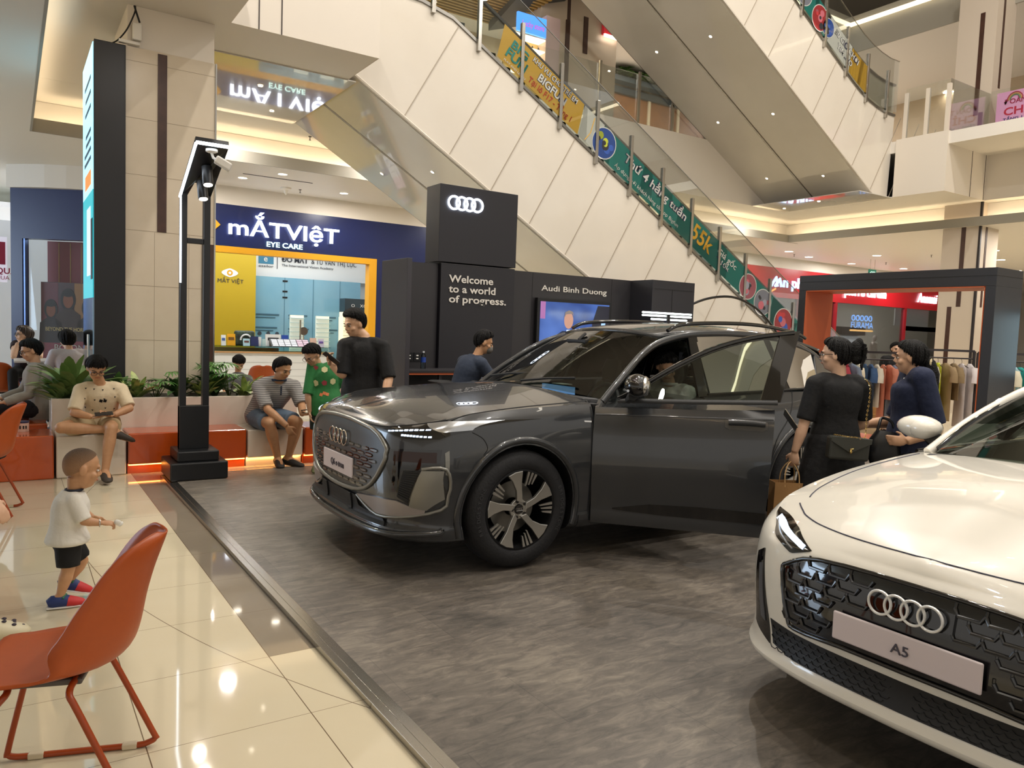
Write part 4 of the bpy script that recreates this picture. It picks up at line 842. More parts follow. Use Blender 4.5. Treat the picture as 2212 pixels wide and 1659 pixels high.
# ================= the dark grey electric SUV =================
GREY = M('suv_paint', '2e3033', .25, .0, coat=.75, spec=.4); GREY2 = M('suv_silver_trim', '8b8a84', .3, .6); GRL = M('suv_grille', '4c4d4d', .35, .3)
SUV = dict(
    cols=[(0, 0), (.008, .35), (.05, .64), (.125, .80), (.255, .905), (.46, .955), (.87, .968), (1.42, .968), (1.75, .966), (2.55, .968), (3.3, .97), (3.76, .975), (4.3, .95), (4.6, .84), (4.73, .6), (4.77, 0)],
    #        z    yscale front rear  z-offsets per column
    levels=[(.20, .90, .16, .10, [0]*16), (.225, .955, .02, .05, [0]*5+[.0]*11), (.29, .972, -.005, .03, [0]*16), (.34, .968, .02, .02, [0]*16), (.50, .985, .0, .0, [0]*16), (.66, 1.0, .0, .0, [0]*16), (.80, .992, .015, .02, [0]*16),
            (.90, .965, .03, .04, [0, 0, -.01, -.01, .01, .03, .04, .05, .05, .06, .08, .09, .09, .06, .05, .05]), (.945, .915, .07, .07, [-.005, -.005, -.012, -.02, .01, .055, .085, .105, .11, .125, .15, .16, .15, .12, .1, .1])],
    spine=[.10, .16, .30, .48, .66, .84, 1.02, 1.24, 1.5, 2.3, 3.0, 3.6, 4.1, 4.35, 4.55, 4.66],
    zc=([0, .1, .35, .7, 1.0, 1.24, 1.5, 4.0, 4.35, 4.66], [.93, .972, 1.035, 1.08, 1.108, 1.128, 1.14, 1.14, 1.14, 1.06]),
    cav=(7.35, 10.4), floor=.36, crown=2.0, wheels=(.87, 3.76), arch=.425, archy=.60, wr=.385, track=.955)
S = Car(1.875, 4.96, .03, SUV)
suv = empty('car', (4.2, 4.96, .03), 'dark grey electric SUV with its front door open and a white plate', 'car')
S_body = S.finish_body(suv, [GREY, MBLK], [(1.46, 2.58, .62, 1.3, .33, 1.5)])
S_body['label'] = 'glossy dark grey bodywork'
for s in (.87, 3.76):
    for sd in (1, -1): wheel(S, suv, s, sd, .385, .262, 'blade', 18 if s < 1 else 40)
fl_w = [o for o in suv.children if o.name.startswith('wheel')][0]
for a0, rev in ((205, 0), (25, 0)):
    for i, ch in enumerate('BRIDGESTONE'):
        a = math.radians(a0-5.2*i); rad = V((math.cos(a), 0, math.sin(a))); tang = V((math.sin(a), 0, -math.cos(a)))
        text('tyre_lettering', ch, S.W((.87+.312*rad.x, .955+.0065, .385+.312*rad.z)), tang, rad, M('tyre_ink', '3a3a3c', .6), h=.026, parent=fl_w, ext=.0015)
emg = MB(lambda p: S.W(p))
for k in range(4): torus(emg, (.87+(k-1.5)*.0125, .955-.0195, .385), .0088, .0012, (1, 0, 0), (0, 0, 1), 14, 4)
emg.build('hub_emblem', CHROME, fl_w)
def cabin_shell(c, root, paint, G):
    """roof, pillars, glass; G gives the curves"""
    m = c.mb(); rows = []
    for (s, zc, w_, ze, cv) in G['roof']:
        rows.append([(s+cv*(k/8)**2, w_*k/8, zc-(zc-ze)*abs(k/8)**2.4) for k in range(-8, 9)])
    dense = [cat_pts([r[k] for r in rows], 3) for k in range(17)]
    m.grid([[dense[k][j] for k in range(17)] for j in range(len(dense[0]))])
    rf = m.build('roof', G.get('roofmat', paint), root, smooth=40); d = rf.modifiers.new('t', 'SOLIDIFY'); d.thickness = .03; d.offset = -1
    bc, bw, bz, bk = G['base']; tc, tw_, tz, tk = G['top']
    def sheet(n, b, t, mat, bulge):
        m = c.mb(); R = []
        for j in range(7):
            v = j/6; R.append([((b[0]+b[3]*(k/8)**2)*(1-v)+(t[0]+t[3]*(k/8)**2)*v-bulge[0]*4*v*(1-v), (b[1]*(1-v)+t[1]*v)*k/8, (b[2]-b[4]*(k/8)**2)*(1-v)+(t[2]-t[4]*(k/8)**2)*v+bulge[1]*4*v*(1-v)) for k in range(-8, 9)])
        return m.grid(R).build(n, mat, root, smooth=60)
    sheet('windscreen', G['ws'][0], G['ws'][1], WIND, (.012, .022))
    sheet('rear_window', G['rw'][0], G['rw'][1], PRIV, (-.02, .01))
    for sd in (1, -1):
        p = cat_pts([(s, sd*y, z) for s, y, z in G['rail']], 5)
        c.mb().tube(p, (.034, .026), 10).build('roof_pillar', paint, root, smooth=60)
        for (a, b, n) in G['pillars']:
            c.mb().prism([(q[0], sd*q[1], q[2]) for q in (a[0], a[1], b[1], b[0])], (0, -sd*.03, 0)).build('window_pillar', GBLK, root, bevel=.004)
        for q in G['dpanel']: c.mb().prism([(s, sd*y, z) for s, y, z in q], (0, -sd*.04, -.0)).build('rear_pillar', paint, root, bevel=.008)
        for (lo, hi, nm, mt) in G['glass'] + (G['frontglass'] if (sd == -1 or not G['open']) else []):
            c.mb().grid([[(s, sd*y, z) for s, y, z in cat_pts(lo, 4)], [(s, sd*y, z) for s, y, z in cat_pts(hi, 4)]]).build(nm, mt, root, smooth=60)
        for q in G.get('rails', []): c.mb().tube([(s, sd*y, z) for s, y, z in cat_pts(q, 5)], .016, 8).build('roof_rail', GBLK, root, smooth=60)
        c.mb().tube([(s, sd*y, z) for s, y, z in cat_pts(G['belt'], 4)][(0 if sd == -1 or not G['open'] else 8):], (.012, .008), 8).build('belt_trim', GBLK, root, smooth=60)
GS = dict(
    roof=[(2.22, 1.577, .60, 1.535, .12), (2.5, 1.615, .615, 1.565, .06), (2.9, 1.645, .625, 1.585, .02), (3.4, 1.648, .625, 1.58, 0), (3.9, 1.615, .605, 1.55, 0), (4.25, 1.56, .58, 1.50, 0), (4.44, 1.515, .56, 1.46, 0)],
    base=(0, 0, 0, 0), top=(0, 0, 0, 0),
    ws=((1.44, .80, 1.125, .18, .05), (2.23, .61, 1.568, .12, .045)), rw=((4.66, .70, 1.10, -.10, .02), (4.44, .55, 1.505, -.02, .05)),
    rail=[(1.60, .835, 1.05), (1.8, .79, 1.205), (2.1, .70, 1.40), (2.35, .655, 1.495), (2.7, .648, 1.555), (3.3, .652, 1.565), (3.8, .64, 1.525), (4.2, .60, 1.44), (4.42, .60, 1.33), (4.60, .68, 1.10)],
    pillars=[(((2.54, .87, 1.07), (2.66, .87, 1.07)), ((2.60, .66, 1.545), (2.70, .66, 1.55)), 'b'), (((3.56, .87, 1.10), (3.64, .87, 1.10)), ((3.50, .66, 1.55), (3.58, .66, 1.55)), 'c')],
    dpanel=[[(4.02, .86, 1.12), (4.62, .74, 1.10), (4.42, .60, 1.36), (4.28, .62, 1.42)]],
    glass=[([(2.66, .868, 1.10), (3.1, .87, 1.11), (3.56, .865, 1.125)], [(2.68, .665, 1.535), (3.1, .668, 1.55), (3.52, .66, 1.54)], 'side_window', SIDEG), ([(3.64, .862, 1.125), (3.85, .86, 1.13), (4.05, .85, 1.14)], [(3.58, .66, 1.535), (3.8, .655, 1.515), (4.22, .62, 1.43)], 'side_window', PRIV)],
    frontglass=[([(1.63, .85, 1.085), (2.1, .868, 1.09), (2.55, .868, 1.10)], [(1.68, .82, 1.11), (2.2, .685, 1.43), (2.60, .665, 1.54)], 'side_window', SIDEG)],
    rails=[[(2.43, .605, 1.575), (2.58, .605, 1.628), (3.0, .61, 1.655), (3.5, .61, 1.655), (4.0, .58, 1.61), (4.2, .57, 1.56)]],
    belt=[(1.60, .875, 1.07), (2.1, .90, 1.085), (2.6, .90, 1.10), (3.2, .90, 1.115), (3.7, .89, 1.13), (4.1, .87, 1.14)], open=True)
cabin_shell(S, suv, GREY, GS)
# cabin
S.mb().prism([(1.46, -.80, .55), (1.85, -.80, .55), (1.95, -.80, .82), (1.86, -.80, 1.02), (1.62, -.80, 1.075), (1.46, -.80, 1.09)], (0, 1.60, 0)).build('dashboard', DASH, suv, bevel=.03)
m = S.mb(); torus(m, (1.98, .38, .97), .18, .016, (.35, 0, .94), (0, 1, 0), 32, 8); m.tube([(1.98, .2, .97), (1.98, .56, .97)], .02, 8).tube([(1.84, .38, .93), (1.98, .38, .97)], .04, 8); m.build('steering_wheel', DASH, suv, smooth=60)
S.mb().cbox((1.84, .0, 1.03), (.02, .42, .15)).build('centre_screen', M('car_screen', '6fa0d8', .2, emit=.4), suv)
S.mb().cbox((1.62, .34, 1.145), (.09, .14, .004)).build('paper_tag', M('paper', 'e8ebe6', .5), suv)
S.mb().box(2.0, 2.05, -.12, .12, 1.42, 1.48).tube([(2.03, 0, 1.48), (2.1, 0, 1.53)], .012, 6).build('rear_view_mirror', DASH, suv)
S.mb().box(1.75, 3.45, -.86, .86, .33, .375).build('cabin_floor', DASH, suv)
S.mb().box(1.9, 2.7, -.11, .11, .38, .62).build('centre_console', DASH, suv, bevel=.02)
for y in (.38, -.38): seat(S, suv, 2.26, y, .5, SEAT)
for y in (.4, -.4): seat(S, suv, 3.12, y, .5, SEAT, .47)
# front panels
def both(fn):
    for sd in (1, -1): fn(sd)
mir = lambda L, sd: [(sd*y, z) for y, z in L]
oct_t = [(-.645, .745), (-.635, .795), (-.458, .882), (0, .908), (.458, .882), (.635, .795), (.645, .745)]; oct_b = [(-.645, .745), (-.64, .70), (-.54, .565), (-.37, .482), (0, .452), (.37, .482), (.54, .565), (.64, .70), (.645, .745)]
gr_ = S.patch(oct_t, oct_b, 40, 16, 'x', .004, .01).build('grille', GRL, suv, smooth=35)
S.line(oct_t+oct_b[::-1][1:-1], 'x', .015, .006, n=8, sub=3, closed=True).build('grille_frame', GREY2, suv, smooth=60)
gb = S.mb(); gd_ = S.mb()
for i in range(8):
    z = .752-.0345*i; hw = .615 if z > .70 else .615-(.70-z)*.62
    for k in range(-6, 7):
        y = k*.104+(.052 if i % 2 else 0)
        if abs(y) > hw-.05 or (abs(y) < .31 and .515 < z < .682) or (abs(y) < .17 and z > .715): continue
        for m_, a_, h_, o_ in ((gd_, .050, .0135, .006), (gb, .040, .0065, .010)):
            S.patch([(y-a_, z+.001), (y-a_*.72, z+h_), (y+a_*.72, z+h_), (y+a_, z+.001)], [(y-a_, z-.001), (y-a_*.72, z-h_), (y+a_*.72, z-h_), (y+a_, z-.001)], 4, 1, 'x', o_, .006, mb=m_)
gd_.build('grille_slots', GBLK, gr_); gb.build('grille_bars', M('grille_bar', '77767', .25, .5) if False else M('grille_bar', '7a7976', .25, .5), gr_)
def emblem(c, root, y0, z0, R, s_, mat, r=.006):
    g = c.mb()
    for k in range(4):
        cc = V((s_, y0+(k-1.5)*R*1.42, z0)); torus(g, cc, R, r, (0, 1, 0), (0, 0, 1), 30, 6)
    return g.build('ring_emblem', mat, root, smooth=60)
emblem(S, suv, .0, .778, .05, -.008, CHROME)
pl = S.mb().box(-.012, .0, -.27, .27, .533, .662).build('number_plate', PLATE, suv, bevel=.004); S.mb().box(-.002, .012, -.278, .278, .525, .67).build('plate_frame', MBLK, suv)
text('plate_lettering', 'Q6 e-tron', S.W((-.0125, -.115, .572)), (0, -1, 0), (0, 0, 1), PINK_INK, h=.045, wd=.24, parent=suv, off=.0)
def lamps(sd):
    A = mir([(.575, .897), (.70, .922), (.85, .957), (.925, .968)], sd); B = mir([(.575, .89), (.66, .872), (.767, .854), (.899, .862), (.93, .905)], sd)
    hl = S.patch(A, B, 24, 8, 'x', .003, .012).build('headlight', GBLK, suv, smooth=40)
    S.patch(mir([(.80, .944), (.87, .962), (.92, .966)], sd), mir([(.885, .905), (.90, .90), (.93, .912)], sd), 8, 4, 'x', .007, .005).build('silver_inset', CHR2, hl, smooth=40)
    g = S.mb()
    for k in range(9): y = .63+.026*k; S.patch(mir([(y, .890+.028*k/9), (y+.018, .892+.028*k/9)], sd), mir([(y+.002, .884+.028*k/9), (y+.02, .886+.028*k/9)], sd), 2, 2, 'x', .008, .004, mb=g)
    for k in range(9): y = .735+.016*k; S.patch(mir([(y, .878), (y+.011, .879)], sd), mir([(y+.002, .868), (y+.013, .869)], sd), 2, 2, 'x', .008, .004, mb=g)
    g.build('running_light', DRL, hl)
    S.patch(mir([(.64, .78), (.79, .795), (.915, .80)], sd), mir([(.66, .675), (.76, .50), (.80, .455), (.865, .44), (.927, .52)], sd), 18, 12, 'x', .003, .01).build('dark_mask', GBLK, suv, smooth=40)
    S.patch(mir([(.71, .775), (.80, .782), (.905, .783)], sd), mir([(.715, .715), (.80, .72), (.91, .72)], sd), 12, 4, 'x', .007, .005).build('main_beam', M('beam_dark', '3a302e', .08, .7), suv, smooth=40)
    v = S.patch(mir([(.785, .665), (.865, .672)], sd), mir([(.745, .50), (.80, .465)], sd), 6, 8, 'x', .006, .005).build('air_vent', MBLK, suv, smooth=40); g = S.mb()
    for k in range(13): t = k/13; S.line(mir([(.79-.04*t, .66-.155*t), (.86-.06*t, .665-.19*t)], sd), 'x', .0035, .008, mb=g, n=4, sub=2)
    g.build('vent_rib', DASH, v)
    S.patch(mir([(.868, .674), (.928, .674)], sd), mir([(.805, .448), (.87, .43), (.918, .50)], sd), 8, 10, 'x', .014, .02).build('side_blade', GREY2, suv, smooth=40)
    S.patch(mir([(.33, .448), (.55, .468), (.74, .475), (.80, .452), (.868, .44)], sd), mir([(.33, .44), (.55, .362), (.74, .375), (.86, .405)], sd), 20, 4, 'x', .012, .02).build('lower_blade', M('suv_ledge', 'a39c9b', .3, .5), suv, smooth=40)
    S.line(mir([(.868, .682), (.932, .682), (.925, .52), (.872, .408), (.56, .352), (.32, .436)], sd), 'x', .011, .008, n=8, sub=4).build('frame_edge', GREY2, suv, smooth=60)
    S.patch([(.318, .78), (.345, .795)], [(.322, .65), (.345, .64)], 3, 8, 'y' if sd > 0 else '-y', .006, .01).build('corner_vent', GREY2, suv)
both(lamps)
S.patch([(-.62, .345), (-.34, .37), (-.31, .437), (0, .437), (.31, .437), (.34, .37), (.62, .345)], [(-.66, .300), (-.35, .300), (0, .300), (.35, .300), (.66, .300)], 48, 14, 'x', .016, .03).build('lower_intake', M('intake_black', '0b0b0c', .5), suv, smooth=30)
for y in (-.22, .22): S.patch([(y-.03, .436), (y+.03, .436)], [(y-.03, .316), (y+.03, .316)], 2, 8, 'x', .026, .02).build('intake_strut', MBLK, suv)
S.line([(-.905, .30), (-.87, .285), (-.6, .262), (0, .255), (.6, .262), (.87, .285), (.905, .30)], 'x', .02, .012, n=8, sub=8).build('front_lip', GREY, suv, smooth=60)
GAPM = M('gap_black', '060607', .7)
S.line([(-.86, .972), (-.70, .928), (-.5, .906), (0, .893+.018), (.5, .906), (.70, .928), (.86, .972)], 'x', .0045, .0, n=6, sub=6).build('panel_gap', GAPM, suv)
for sd in (1, -1): S.line([(.385, sd*.872), (.55, sd*.872), (.9, sd*.85), (1.3, sd*.83), (1.52, sd*.81)], 'z', .004, .0, n=6, sub=5).build('panel_gap', GAPM, suv)
S.line([(1.445, .27), (1.44, .7), (1.45, 1.03), (1.56, 1.07)], 'y', .006, 0).build('panel_gap', GAPM, suv); S.line([(1.445, .27), (1.44, .7), (1.45, 1.03), (1.56, 1.07)], '-y', .006, 0).build('panel_gap', GAPM, suv)
for ax in ('y', '-y'): S.line([(2.64, 1.08), (2.63, .7), (2.62, .27)], ax, .005, 0).build('panel_gap', GAPM, suv); S.line([(3.62, 1.1), (3.52, .9), (3.36, .72), (3.30, .5), (3.29, .27)], ax, .005, 0).build('panel_gap', GAPM, suv)
S.line([(.50, .90), (.57, .86), (.60, .80), (.57, .76)], 'y', .003, 0).build('panel_gap', GAPM, suv)
for ax in ('y', '-y'):
    for s in (.87, 3.76): S.line([(s+.455*math.cos(a), .385+.455*math.sin(a)) for a in [math.radians(-18+12*k) for k in range(19)]], ax, .024, -.006, n=8, sub=2).build('arch_flare', GREY, suv, smooth=60)
    S.patch([(1.35, .30), (2.5, .30), (3.30, .30)], [(1.35, .215), (2.5, .215), (3.30, .215)], 12, 3, ax, .006, .02).build('sill_trim', GREY, suv, smooth=40)
m = S.mb(); S.patch([(1.37, .945), (1.445, .94)], [(1.37, .935), (1.445, .93)], 2, 1, 'y', .003, .003, mb=m); m.build('fender_badge', CHROME, suv)
for (y0, y1, sp) in ((.05, .55, 1.2), (-.5, .0, 1.25)): S.mb().tube([(1.45+.17*(y0/.8)**2-.01, y0, 1.15), (1.52, (y0+y1)/2, 1.185), (1.58, y1, 1.205)], .009, 6).build('wiper', MBLK, suv)
# the open door
dr = rot_about((1.43, .935), math.radians(47))
def DR(p): return dr(p)
dm = S.patch([(1.45, 1.075), (1.62, 1.08), (2.1, 1.095), (2.62, 1.12)], [(1.455, .245), (2.1, .245), (2.585, .245)], 22, 20, 'y', .002, .05, xf=DR)
door = dm.build('door', GREY, suv, smooth=30); door['label'] = 'front door standing open'
S.patch([(1.49, 1.06), (2.1, 1.075), (2.60, 1.10)], [(1.50, .27), (2.1, .27), (2.55, .27)], 12, 12, 'y', -.045, .17, xf=DR).build('door_lining', MBLK, door, smooth=30)
S.patch([(1.60, .36), (1.85, .405), (2.2, .415), (2.59, .41)], [(1.60, .35), (1.9, .335), (2.2, .335), (2.59, .335)], 12, 3, 'y', .006, .008, xf=DR).build('lower_trim', GBLK, door, smooth=40)
S.line([(1.46, .985), (1.7, .995), (2.1, 1.003), (2.61, 1.02)], 'y', .009, -.004, xf=DR, n=8).build('door_crease', GREY, door, smooth=60)
def dmb(): return MB(lambda p: S.W(DR(p)))
fr = [(1.60, .865, 1.09), (1.68, .84, 1.135), (1.95, .765, 1.315), (2.2, .71, 1.45), (2.45, .68, 1.535), (2.73, .665, 1.585)]
dmb().tube(cat_pts(fr, 5), (.026, .018), 8).build('window_frame', GBLK, door, smooth=60); dmb().tube([(1.60, .872, 1.085), (2.1, .897, 1.105), (2.63, .89, 1.13)], (.012, .020), 8).build('window_sill', MBLK, door, smooth=60)
dmb().prism([(2.52, .888, 1.12), (2.65, .885, 1.13), (2.77, .665, 1.60), (2.64, .678, 1.575)], (0, -.035, 0)).build('door_pillar', GBLK, door, bevel=.004)
gl_lo = [(1.66, .872, 1.10), (2.0, .887, 1.10), (2.3, .888, 1.11), (2.54, .88, 1.12)]; gl_hi = [(1.68, .84, 1.135), (1.95, .765, 1.32), (2.25, .705, 1.465), (2.66, .672, 1.57)]
dmb().grid([cat_pts(gl_lo, 4), cat_pts(gl_hi, 4)]).build('window_glass', SIDEG, door, smooth=60)
hn = S.patch([(2.31, 1.0), (2.34, 1.012), (2.54, 1.012), (2.575, 1.0)], [(2.31, .955), (2.34, .942), (2.54, .942), (2.575, .955)], 12, 4, 'y', .004, .004, xf=DR).build('handle_recess', M('recess', '2c2d2f', .3, coat=1), door, smooth=40)
S.line([(2.33, .985), (2.40, .988), (2.49, .988), (2.56, .985)], 'y', .017, .018, xf=DR, n=10, sub=6).build('handle', GREY, door, smooth=60)
mm = dmb(); mm.ell((1.74, 1.06, 1.205), (.085, .125, .078), None, 18, 12); mo = mm.build('mirror', GBLK, door, smooth=60)
dmb().ell((1.79, 1.06, 1.205), (.036, .108, .066), None, 16, 10).build('mirror_glass', CHROME, mo, smooth=60)
dmb().tube([(1.672, .95, 1.175), (1.655, 1.05, 1.172), (1.69, 1.16, 1.175)], .009, 8).build('turn_light', CHR2, mo, smooth=60); dmb().tube([(1.70, .86, 1.12), (1.72, .96, 1.145), (1.74, 1.05, 1.16)], (.07, .035), 10).build('mirror_foot', MBLK, mo, smooth=60)
S.mb().box(1.47, 1.54, .55, .9, .36, 1.05).build('front_jamb', MBLK, suv)
# ================= the white saloon =================
PEARL = M('pearl_white', 'e9e4d8', .3, coat=1, spec=.5)
SED = dict(
    cols=[(0, 0), (.015, .35), (.075, .62), (.17, .77), (.31, .87), (.50, .915), (.90, .928), (1.42, .925), (1.75, .925), (2.55, .93), (3.3, .93), (3.80, .935), (4.35, .90), (4.66, .78), (4.79, .55), (4.83, 0)],
    levels=[(.19, .90, .20, .10, [0]*16), (.205, .955, .03, .05, [0]*16), (.235, .985, -.012, .03, [0]*16), (.275, .975, .005, .02, [0]*16), (.36, .975, .015, .0, [0]*16), (.48, .985, .01, .0, [0]*16), (.60, .992, .02, .0, [0]*16),
            (.70, .975, .045, .02, [0, 0, 0, .005, .025, .055, .10, .14, .15, .16, .17, .17, .16, .13, .1, .1]), (.745, .92, .085, .05, [0, 0, .0, .01, .045, .09, .155, .205, .215, .225, .235, .235, .23, .2, .17, .16])],
    spine=[.13, .20, .36, .56, .76, .94, 1.12, 1.34, 1.6, 2.3, 3.0, 3.6, 4.2, 4.5, 4.7, 4.75],
    zc=([0, .13, .3, .6, .95, 1.34, 1.6, 4.0, 4.5, 4.75], [.74, .79, .845, .925, .98, 1.01, 1.02, 1.02, 1.01, .96]),
    cav=(7.35, 10.4), floor=.30, crown=2.0, wheels=(.90, 3.80), arch=.385, archy=.56, wr=.345, track=.915)
A = Car(2.535, 1.372, .03, SED)
sed = empty('car', (4.9, 1.372, .03), 'glossy white saloon car in the near right corner with a pinkish plate', 'car')
A_body = A.finish_body(sed, [PEARL, MBLK], [])

for s in (.90, 3.80):
    for sd in (1, -1): wheel(A, sed, s, sd, .345, .245, 'plain', 10)
GA = dict(
    roof=[(2.32, 1.375, .50, 1.345, .12), (2.6, 1.41, .53, 1.38, .05), (3.0, 1.43, .55, 1.395, 0), (3.5, 1.40, .55, 1.36, 0), (4.0, 1.32, .52, 1.28, 0)],
    base=(0, 0, 0, 0), top=(0, 0, 0, 0),
    ws=((1.36, .76, 1.015, .24, .045), (2.33, .51, 1.37, .12, .03)), rw=((4.45, .62, 1.03, -.10, .02), (4.0, .50, 1.315, -.02, .035)),
    rail=[(1.58, .80, .965), (1.80, .71, 1.13), (2.08, .60, 1.285), (2.38, .545, 1.365), (2.8, .55, 1.40), (3.4, .555, 1.375), (3.9, .54, 1.29), (4.3, .58, 1.10), (4.45, .64, 1.02)],
    pillars=[(((2.50, .86, .98), (2.62, .86, .98)), ((2.66, .555, 1.385), (2.76, .56, 1.385)), 'b')], dpanel=[],
    glass=[([(2.62, .855, .985), (3.1, .855, .99), (3.7, .83, 1.0)], [(2.74, .56, 1.375), (3.2, .56, 1.37), (3.85, .545, 1.27)], 'side_window', SIDEG)],
    frontglass=[([(1.62, .84, .965), (2.1, .855, .975), (2.52, .855, .98)], [(1.74, .75, 1.06), (2.15, .60, 1.28), (2.66, .553, 1.375)], 'side_window', SIDEG)],
    belt=[(1.58, .86, .965), (2.1, .875, .975), (2.6, .88, .98), (3.2, .87, .99), (3.8, .84, 1.0)], open=False, roofmat=GBLK)
cabin_shell(A, sed, PEARL, GA)
A.mb().tube(cat_pts([(1.60, -.765, .99), (1.80, -.685, 1.145), (2.08, -.585, 1.29), (2.38, -.53, 1.37)], 4), .014, 6).build('pillar_trim', GBLK, sed, smooth=60)
A.mb().prism([(1.45, -.76, .5), (1.8, -.76, .5), (1.9, -.76, .75), (1.8, -.76, .93), (1.45, -.76, .98)], (0, 1.52, 0)).build('dashboard', DASH, sed, bevel=.03)
for y in (.36, -.36): seat(A, sed, 2.3, y, .5, SEAT, .36)
m = A.mb(); torus(m, (1.98, .36, .86), .18, .016, (.35, 0, .94), (0, 1, 0), 32, 8); m.tube([(1.98, .2, .86), (1.98, .52, .86)], .02, 8); m.build('steering_wheel', DASH, sed, smooth=60)
A.mb().box(1.7, 3.5, -.8, .8, .27, .32).build('cabin_floor', DASH, sed)
gt = [(-.545, .605), (-.525, .645), (-.38, .698), (0, .712), (.38, .698), (.525, .645), (.545, .605)]; gbm = [(-.545, .605), (-.495, .44), (-.455, .405), (-.24, .418), (0, .42), (.24, .418), (.455, .405), (.495, .44), (.545, .605)]
ga = A.patch(gt, gbm, 36, 14, 'x', .002, .02).build('grille', GBLK, sed, smooth=35)
A.line(gt+gbm[::-1][1:-1], 'x', .009, .004, n=8, sub=3, closed=True).build('grille_frame', GBLK, sed, smooth=60)
hx = A.mb(); inside = lambda y, z: abs(y) < .52-max(0, (z-.62))*1.5-max(0, .60-z)*.28 and z < .690 and z > .43
for i in range(8):
    z = .675-.038*i
    for k in range(-6, 7):
        y = k*.094+(.047 if i % 2 else 0)
        if not inside(y, z) or (abs(y) < .285 and .44 < z < .57) or (abs(y) < .16 and .58 < z < .69): continue
        A.line([(y-.047, z+.010), (y-.034, z-.012), (y+.034, z-.012), (y+.047, z+.010)], 'x', .0062, .006, mb=hx, n=6, sub=1)
        A.line([(y-.047, z+.010), (y-.047, z+.026)], 'x', .005, .003, mb=hx, n=5, sub=1)
hx.build('honeycomb', M('honeycomb_black', '202124', .22, coat=.6), ga)
A.patch([(-.15, .665), (0, .672), (.15, .665)], [(-.15, .60), (0, .60), (.15, .60)], 12, 5, 'x', .012, .02).build('emblem_plate', GBLK, sed, smooth=40)
g = A.mb()
for k in range(4): torus(g, (-.002, -.004+(k-1.5)*.0585, .636), .041, .0052, (0, 1, 0), (0, 0, 1), 30, 6)
g.build('ring_emblem', M('emblem_white', 'e6e6e4', .2, .2), sed, smooth=60)
A.mb().box(-.012, .0, -.26, .26, .452, .555).build('number_plate', PLATE, sed, bevel=.008, seg=3)
A.mb().box(0, .03, -.2, .2, .47, .54).build('plate_holder', MBLK, sed)
text('plate_lettering', 'A5', A.W((-.0125, .0 - .035, .484))+V((0, .0, 0)), (0, -1, 0), (0, 0, 1), PINK_INK, h=.036, wd=.062, parent=sed)
li = A.patch([(-.60, .392), (-.45, .383), (0, .383), (.45, .383), (.60, .392)], [(-.57, .300), (-.45, .279), (0, .277), (.45, .279), (.57, .300)], 40, 6, 'x', .002, .02).build('lower_intake', M('intake_dark', '0c0c0d', .4), sed, smooth=30)
hm = A.mb()
for i in range(5):
    z = .37-.019*i
    for k in range(-14, 15):
        y = k*.04+(.02 if i % 2 else 0)
        if abs(y) > .56 or abs(y) < .06: continue
        A.line([(y-.02, z), (y-.01, z-.010), (y+.01, z-.010), (y+.02, z)], 'x', .0018, .004, mb=hm, n=4, sub=1)
hm.build('intake_mesh', M('mesh_dark', '1d1e20', .4), li)
def vents(sd):
    S_ = lambda L: [(sd*y, z) for y, z in L]
    A.patch(S_([(-.69, .655), (-.745, .625)]), S_([(-.585, .292), (-.72, .335)]), 6, 14, 'x', .006, .02).build('side_vent', GBLK, sed, smooth=40)
    A.patch(S_([(-.675, .60), (-.70, .59)]), S_([(-.625, .37), (-.66, .38)]), 4, 10, 'x', .010, .01).build('vent_slot', M('vent_grey', '55565a', .35), sed, smooth=40)
    hd = A.patch(S_([(-.43, .718), (-.56, .764), (-.70, .783), (-.79, .79)]), S_([(-.44, .712), (-.525, .683), (-.66, .722), (-.77, .772)]), 20, 8, 'x', .003, .012).build('headlight', GBLK, sed, smooth=40)
    q = A.mb()
    for k in range(10):
        t = .06+.088*k; y = -.45-.30*t; z = .722+.066*t-.012*t*t
        A.patch(S_([(y, z), (y-.022, z+.004)]), S_([(y-.004, z-.016), (y-.026, z-.012)]), 2, 2, 'x', .008, .004, mb=q)
    q.build('running_light', DRL, hd)
    A.line(S_([(-.52, .70), (-.62, .728), (-.72, .758)]), 'x', .004, .006, n=6).build('lamp_rib', CHR2, hd)
for sd in (1, -1): vents(sd)
GAPB = M('gap_blue', '2a2c40', .6)
A.line([(-.716, .818), (-.66, .806), (-.60, .796), (-.47, .792), (-.30, .791), (0, .794), (.30, .791), (.47, .792), (.60, .796), (.66, .806), (.716, .818)], 'x', .0035, 0, sub=6).build('panel_gap', GAPB, sed)
for sd in (1, -1): A.line([(.455, sd*.712), (.50, sd*.728), (.62, sd*.755), (.9, sd*.79), (1.2, sd*.80), (1.5, sd*.80)], 'z', .0035, 0, sub=5).build('panel_gap', GAPB, sed)
A.mb().ell((1.87, -1.01, 1.065), (.088, .128, .068), None, 20, 12).ell((1.845, -.97, 1.06), (.075, .09, .06), None, 16, 10).build('mirror_cap', PEARL, sed, smooth=60)
A.mb().ell((1.915, -1.01, 1.065), (.052, .112, .058), None, 16, 10).build('mirror_glass', GBLK, sed, smooth=60); A.mb().tube([(1.80, -.86, .99), (1.86, -.93, 1.02), (1.90, -.97, 1.04)], (.045, .02), 8).build('mirror_foot', GBLK, sed, smooth=60)
for ax in ('y', '-y'): A.line([(1.46, .24), (1.45, .7), (1.50, .94)], ax, .005, 0).build('door_gap', MATS['gap_blue'], sed)
